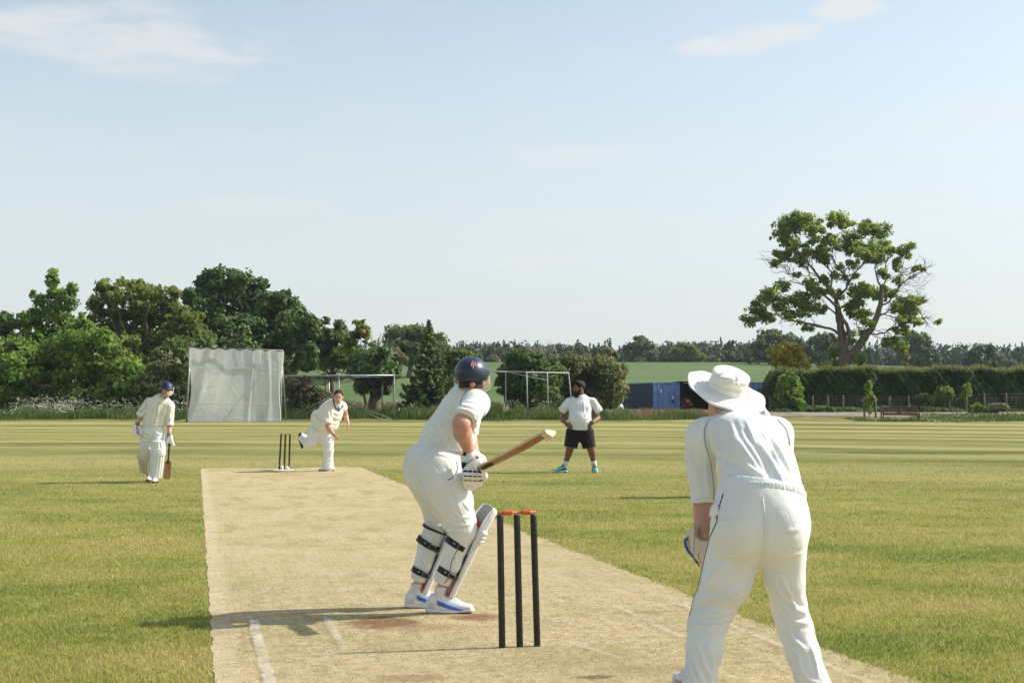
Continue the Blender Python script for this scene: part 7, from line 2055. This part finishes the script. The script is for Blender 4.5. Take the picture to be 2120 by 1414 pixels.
def bowler():
    Y0 = 26.4; s = 6.425
    w = lambda x, y, d=0.: W(560 + x / s, 780 + y / s, Y0 + d)
    zz = lambda pts: [(560 + x / s, 780 + y / s) for x, y in pts]
    base = G(675, 975)
    B = Solid(); face = np.array([.06, -1., -.05])
    hc, neck = w(905, 270, -.18), w(872, 370, -.05)
    q, A = head_solid(B, hc, (.06, -.12, 1), face, neck, 1.05)
    B.chain([neck, w(830, 440, -.02), w(760, 590, 0), w(670, 720, .03)], [.07, .17, .19, .17], .05, ((0, 1, 0), .85))
    shR, elR, wrR = w(770, 420, -.10), w(770, 660, -.25), w(838, 765, -.38)
    B.chain([shR, elR], [.075, .055], .02); B.chain([elR, w(790, 700, -.30), wrR], [.055, .050, .033], .02)
    hand_solid(B, wrR, (.55, -.35, -.75), (.5, .3, .4), 1.7, 1.05, thumb=1)
    shL, elL, wrL = w(965, 400, .05), w(1000, 520, .12), w(1028, 600, .02)
    B.chain([shL, elL, wrL], [.07, .050, .033], .02)
    hand_solid(B, wrL, (.12, -.2, -1), (-.6, -.2, 0), .45, 1.0, thumb=-1)
    B.chain([w(745, 770, .0), w(770, 980, -.04), w(778, 1210, .0)], [.12, .075, .05], .03)
    kn = w(545, 880, .0); an = w(440, 830, .42)
    B.chain([w(610, 760, .05), kn, an], [.12, .075, .05], .03)
    f1 = np.array([w(760, 1245, 0)[0] + .02, Y0 - .02, 0])
    B.cap(w(778, 1210, .0), f1 + [-.12, -.05, .035], .04, .028)
    B.cap(an, an + np.array([-.02, .05, -.03]), .035, .02)
    P, bg_ = person(B, .0085, SKINF2, 'heavily built bowler in cream sweater following through on one leg beside far wicket', base)
    face_parts(q, A, 1.05, P, None, HAIRB, pm('red_lips', (.40, .16, .13), .6))
    HS = Solid(); f_ = nrm(face); u_ = nrm([.06, -.12, 1]); f_ = nrm(f_ - u_ * (f_ @ u_)); sd = np.cross(f_, u_)
    HS.ell(hc + (u_ * .045 - f_ * .016) * 1.05, np.array([.083, .104, .095]) * 1.05, [sd, f_, u_], .02); HS.plane(hc + f_ * .072 + u_ * .085, nrm(f_ * 1. - u_ * .45), .02); HS.plane(hc - u_ * .06, -u_ + f_ * .3, .01)
    Garment(HS, .007).ripple(.004, 45, 8).out('hair', HAIRB, P)
    # stubble
    # sweater
    S = Solid(); sq = ((0, 1, 0), .85)
    S.chain([w(690, 690, .0), w(735, 600, -.02), w(800, 480, -.03), w(845, 410, -.03)], [.215, .235, .235, .19], .07, sq)
    S.ell(w(780, 410, -.06), (.11, .11, .10), None, .08); S.ell(w(950, 395, .02), (.085, .10, .09), None, .07)
    S.ell(w(745, 640, -.06), (.21, .20, .15), None, .08); S.ell(w(610, 540, .04), (.11, .14, .15), None, .07)
    S.chain([w(768, 420, -.11), w(755, 530, -.20), w(752, 632, -.27)], [.105, .098, .094], .06, cut1=True)
    S.chain([w(955, 400, .03), w(985, 440, .06)], [.085, .075], .04, cut1=True)
    S.plane(w(690, 735, 0), (.10, 0, -1), .02)
    S.cap(w(872, 395, -.06), w(890, 330, -.10), .12, .085, .04, cut1=True)
    g = Garment(S, .008)
    g.folds([(zz([(700, 420), (690, 520), (700, 620)]), .03, -.012), (zz([(790, 440), (800, 540), (800, 630)]), .02, -.014), (zz([(600, 500), (650, 600), (740, 690)]), .03, .010), (zz([(830, 520), (880, 560), (930, 540)]), .022, .010), (zz([(830, 600), (870, 630), (910, 620)]), .022, .010), (zz([(620, 690), (700, 720), (800, 720)]), .02, .012), (zz([(840, 470), (890, 500), (940, 480)]), .02, .008), (zz([(740, 420), (770, 470), (790, 560)]), .02, .008)])
    g.ripple(.005, 15, 41)
    sw = g.out('sweater', CREAM, P)
    blue = pm('blue_knit', (.03, .075, .17), .85)
    for k in range(3):
        g.piping('neck_trim', zz([(838 - k * 2, 275 + k * 4), (845, 360 + k * 4), (868, 415 + k * 5), (906, 455 - k * 7)]), .011, blue, sw, 24, -.002); g.piping('neck_trim', zz([(965 + k * 2, 375 + k * 6), (945, 405), (925, 432), (906, 455 - k * 7)]), .011, blue, sw, 16, -.002)
    V_ = [w(862, 330, -.30), w(945, 385, -.30), w(906, 440, -.34)]
    for k, x in enumerate(np.linspace(860, 940, 9)):
        g.piping('shirt_collar', zz([(x, 345 + abs(x - 900) * .3), (x * .4 + 906 * .6, 430 - abs(x - 900) * .6)]), .012, WHITE2, sw, 8, -.006)
    g.piping('undershirt_stripe', zz([(905, 395), (906, 440)]), .014, blue, sw, 8, -.002)
    g.piping('sweater_seam', zz([(600, 500), (640, 570), (690, 600)]), .004, GREYP, sw); g.piping('sweater_seam', zz([(560, 650), (600, 700), (640, 735)]), .004, GREYP, sw)
    # trousers
    T = Solid()
    T.ell(w(655, 720, .03), (.225, .19, .15), None, .06)
    T.chain([w(742, 770, .0), w(758, 880, -.03), w(772, 985, -.05), w(768, 1090, -.02), w(770, 1200, .0), w(768, 1218, .0)], [.145, .118, .098, .095, .108, .112], .05, cut1=True)
    T.chain([w(605, 745, .03), w(560, 860, .0), w(535, 885, .06), w(470, 850, .26), w(432, 815, .40)], [.165, .118, .102, .090, .086], .05, cut1=True)
    g = Garment(T, .008)
    g.folds([(zz([(690, 760), (720, 800), (800, 790)]), .02, .012), (zz([(700, 850), (750, 880), (810, 870)]), .018, .010), (zz([(710, 950), (760, 990), (820, 960)]), .018, .014), (zz([(715, 1040), (770, 1060), (815, 1030)]), .016, .014), (zz([(715, 1100), (770, 1110), (820, 1080)]), .016, .014), (zz([(720, 1160), (770, 1165), (825, 1140)]), .016, .014), (zz([(560, 760), (600, 800), (640, 790)]), .02, .012), (zz([(500, 830), (540, 850), (600, 830)]), .02, .012), (zz([(650, 780), (655, 820), (620, 870)]), .018, -.014)])
    g.ripple(.005, 16, 43); tr = g.out('trousers', WHITE, P)
    g.piping('piping', zz([(520, 640), (505, 700), (490, 800)]), .004, GREYP, tr)
    up_ = pm('bowling_shoe', (.68, .68, .68), .55, .35, var=(10, .1)); so_ = pm('black_outsole', (.04, .04, .045), .7)
    shoe(P, None, (-1, -.45, 0), f1 + np.array([.03, .02, 0]), .31, .115, (0, 0, 1), up_, so_, STRAP, None, None, .07)
    # raised back foot: sole turned to the camera side
    hb_ = an + np.array([-.02, .05, .05])
    shoe(P, None, (.12, .05, -1), hb_ + np.array([-.05, -.07, .04]), .30, .11, nrm([.35, .9, .1]), up_, so_, STRAP, None, None, .02)
bowler()

def standing(Y0, s, ox, oy, label, skin_m, hairm, shirt_m, short_m, base, face, full=True, beard=True, long=False):
    w = lambda x, y, d=0.: W(ox + x / s, oy + y / s, Y0 + d)
    zz = lambda pts: [(ox + x / s, oy + y / s) for x, y in pts]
    B = Solid()
    hc, neck = w(583, 262, -.02), w(606, 352, .02)
    q, A = head_solid(B, hc, (-.02, 0, 1), face, neck, 1.03)
    B.chain([neck, w(600, 440, .02), w(596, 600, -.01), w(592, 740, .02)], [.06, .12, .15, .14], .04, ((0, 1, 0), .75))
    shR, elR, wrR = w(468, 428, .03), w(376, 632, .13), w(428, 692, -.13)
    shL, elL, wrL = w(736, 428, .03), w(812, 625, .13), w(748, 672, -.13)
    for sh, el, wr in ((shR, elR, wrR), (shL, elL, wrL)):
        B.chain([sh, el], [.052, .050], .02); B.chain([el, el + (wr - el) * .3, wr], [.050, .052, .034], .02)
    hand_solid(B, wrR, (.75, -.05, -.55), (.25, .95, -.2), .35, 1.0, thumb=1, spread=.2); hand_solid(B, wrL, (-.75, -.05, -.55), (-.25, .95, -.2), .35, 1.0, thumb=-1, spread=.2)
    B.chain([w(515, 790, .02), w(472, 985, -.03), w(455, 1055, .02), w(412, 1185, .03)], [.115, .072, .066, .040], .03)
    B.chain([w(668, 790, .02), w(722, 985, -.03), w(742, 1055, .02), w(765, 1185, .03)], [.115, .072, .066, .040], .03)
    fR = w(398, 1285, 0); fR = np.array([fR[0], Y0, 0.]); fL = w(768, 1285, 0); fL = np.array([fL[0], Y0 - .04, 0.])
    B.cap(w(412, 1185, .03), fR + [-.10, -.05, .035], .04, .028); B.cap(w(765, 1185, .03), fL + [.01, -.12, .035], .04, .028)
    P, bg_ = person(B, .0075, skin_m, label, base)
    f_ = nrm(face); u_ = np.array([-.02, 0, 1.]); f_ = nrm(f_ - u_ * (f_ @ u_)); sd = np.cross(f_, u_)
    face_parts(q, A, 1.03, P, None, hairm, pm('brown_lips', (.24, .10, .08), .6))
    HS = Solid()
    HS.ell(q(0, -.022, .052), np.array([.084, .104, .098]) * 1.03, [sd, f_, u_], .02); HS.ell(q(0, .04, .125), np.array([.06, .05, .03]), [sd, f_, u_], .03); HS.plane(q(0, .068, .065), nrm(f_ - u_ * .40), .02); HS.plane(q(0, 0, -.07), -u_ + f_ * .5, .01)
    Garment(HS, .006).ripple(.006, 50, 18).out('hair', hairm, P)
    if beard:
        BE = Solid(); BE.ell(q(0, .035, -.085), np.array([.062, .066, .055]) * 1.03, [sd, f_, u_], .02); BE.ell(q(0, .055, -.132), np.array([.050, .050, .048]) * 1.03, [sd, f_, u_], .03)
        for x in (-1, 1): BE.cap(q(.064 * x, .01, -.005), q(.055 * x, .03, -.07), .014, .022, .02)
        BE.cap(q(-.025, .094, -.055), q(.025, .094, -.055), .009, .009, .01)
        BE.cap(q(-.018, .115, -.076), q(.018, .115, -.076), .008, .008, .006, op='s')
        Garment(BE, .005).ripple(.003, 70, 19).out('beard', hairm, P)
    S = Solid(); sq = ((0, 1, 0), .74)
    S.chain([w(588, 760, -.01), w(592, 640, -.02), w(598, 500, 0), w(602, 430, .02)], [.205, .210, .212, .175], .05, sq, cut0=True)
    S.ell(w(592, 640, -.08), (.18, .14, .17), None, .08)
    S.cap(w(600, 392, .03), w(462, 418, .03), .075, .068, .03); S.cap(w(606, 392, .03), w(742, 418, .03), .075, .068, .03)
    S.chain([w(456, 425, .03), w(374, 540, .09)], [.082, .086], .03, cut1=True); S.chain([w(748, 425, .03), w(824, 540, .09)], [.082, .086], .03, cut1=True)
    S.cap(w(604, 385, .02), w(606, 352, .02), .095, .080, .04, cut1=True)
    g = Garment(S, .0075)
    g.folds([(zz([(470, 440), (500, 500), (530, 560)]), .02, .010), (zz([(720, 440), (690, 520), (660, 600)]), .02, .010), (zz([(740, 620), (700, 660), (650, 700), (640, 755)]), .016, .016), (zz([(745, 580), (690, 620), (640, 640)]), .018, .010), (zz([(480, 620), (520, 660), (560, 740)]), .02, .010), (zz([(470, 680), (520, 710), (560, 750)]), .016, .012), (zz([(560, 430), (570, 500), (560, 580)]), .02, .007), (zz([(640, 420), (640, 500), (650, 580)]), .02, .007), (zz([(400, 450), (390, 500), (385, 540)]), .016, .010), (zz([(800, 450), (805, 500), (815, 540)]), .016, .010), (zz([(455, 480), (470, 520), (480, 580)]), .016, -.012), (zz([(745, 480), (735, 530), (730, 580)]), .016, -.012)])
    g.ripple(.0045, 17, 51); ts = g.out('shirt' if long else 't_shirt', shirt_m, P)
    band_around(w(605, 352, .015), (0, -.15, 1), .082, .022, .004, shirt_m, 'neckband', ts)
    T = Solid()
    T.ell(w(592, 790, .02), (.225, .165, .13), None, .04); T.cap(w(592, 775, .02), w(592, 745, .02), .205, .20, .02, ((0, 1, 0), .76), cut1=True)
    if long:
        T.chain([w(515, 790, .02), w(470, 985, 0), w(420, 1240, .02)], [.15, .12, .10], .04, cut1=True); T.chain([w(668, 790, .02), w(722, 985, 0), w(765, 1240, .02)], [.15, .12, .10], .04, cut1=True)
    else:
        T.chain([w(515, 800, .02), w(478, 978, 0)], [.150, .128], .04, cut1=True); T.chain([w(668, 800, .02), w(706, 985, 0)], [.150, .128], .04, cut1=True)
    g = Garment(T, .0075)
    g.folds([(zz([(590, 800), (585, 840), (580, 870)]), .014, -.012), (zz([(520, 850), (490, 920), (480, 970)]), .02, .010), (zz([(660, 850), (690, 920), (700, 975)]), .02, .010)])
    g.ripple(.004, 18, 53); g.out('trousers' if long else 'shorts', short_m, P)
    if not long:
        for a, b in ((w(424, 1145, .02), w(408, 1215, .03)), (w(759, 1145, .02), w(768, 1215, .03))):
            SO = Solid(); SO.cap(a, b, .056, .050, .01, cut0=True); Garment(SO, .006).ripple(.0016, 60, 3, (0, 0, 1)).out('sock', SOCK, P)
    mint = pm('mint_shoe', (.16, .56, .47), .5, .35, var=(10, .15)) if not long else pm('white_trainer', (.7, .7, .7), .5); so_ = pm('white_sole', (.72, .72, .72), .6)
    shoe(P, None, (-1, -.45, 0), fR, .31, .11, (0, 0, 1), mint, so_, BLACKC if not long else so_, BLACKC if not long else None, None, .06); shoe(P, None, (.15, -1, 0), fL, .31, .11, (0, 0, 1), mint, so_, BLACKC if not long else so_, BLACKC if not long else None, None, .06)
    return P
standing(26.0, 5.89, 1100, 760, 'bearded man in white t-shirt and black shorts, hands on hips, watching from mid field', SKINB, HAIRK, TEE, BLACKC, G(1202, 977), np.array([-.93, -.36, -.04]))
standing(19.2, 4.8, 1417, 760, 'person in a white shirt almost hidden behind the keeper', SKINF, HAIRB, TEE, pm('grey_trousers', (.12, .12, .13), .9), G(1565, 1026), np.array([-.93, -.36, -.04]), beard=False, long=True)
# ------------------------------------------------------------------ the summer air
hz = NT('haze_air')
hv = hz.n('ShaderNodeVolumePrincipled', {'Color': (.80, .88, 1.0), 'Density': .00014, 'Anisotropy': .3})
hz.t.links.new(hv.outputs[0], hz.out.inputs['Volume'])
tag(putb('haze', MB().box([0, 1480, 13], (4500, 3080, 28)), hz.m, smooth=False), kind='stuff')
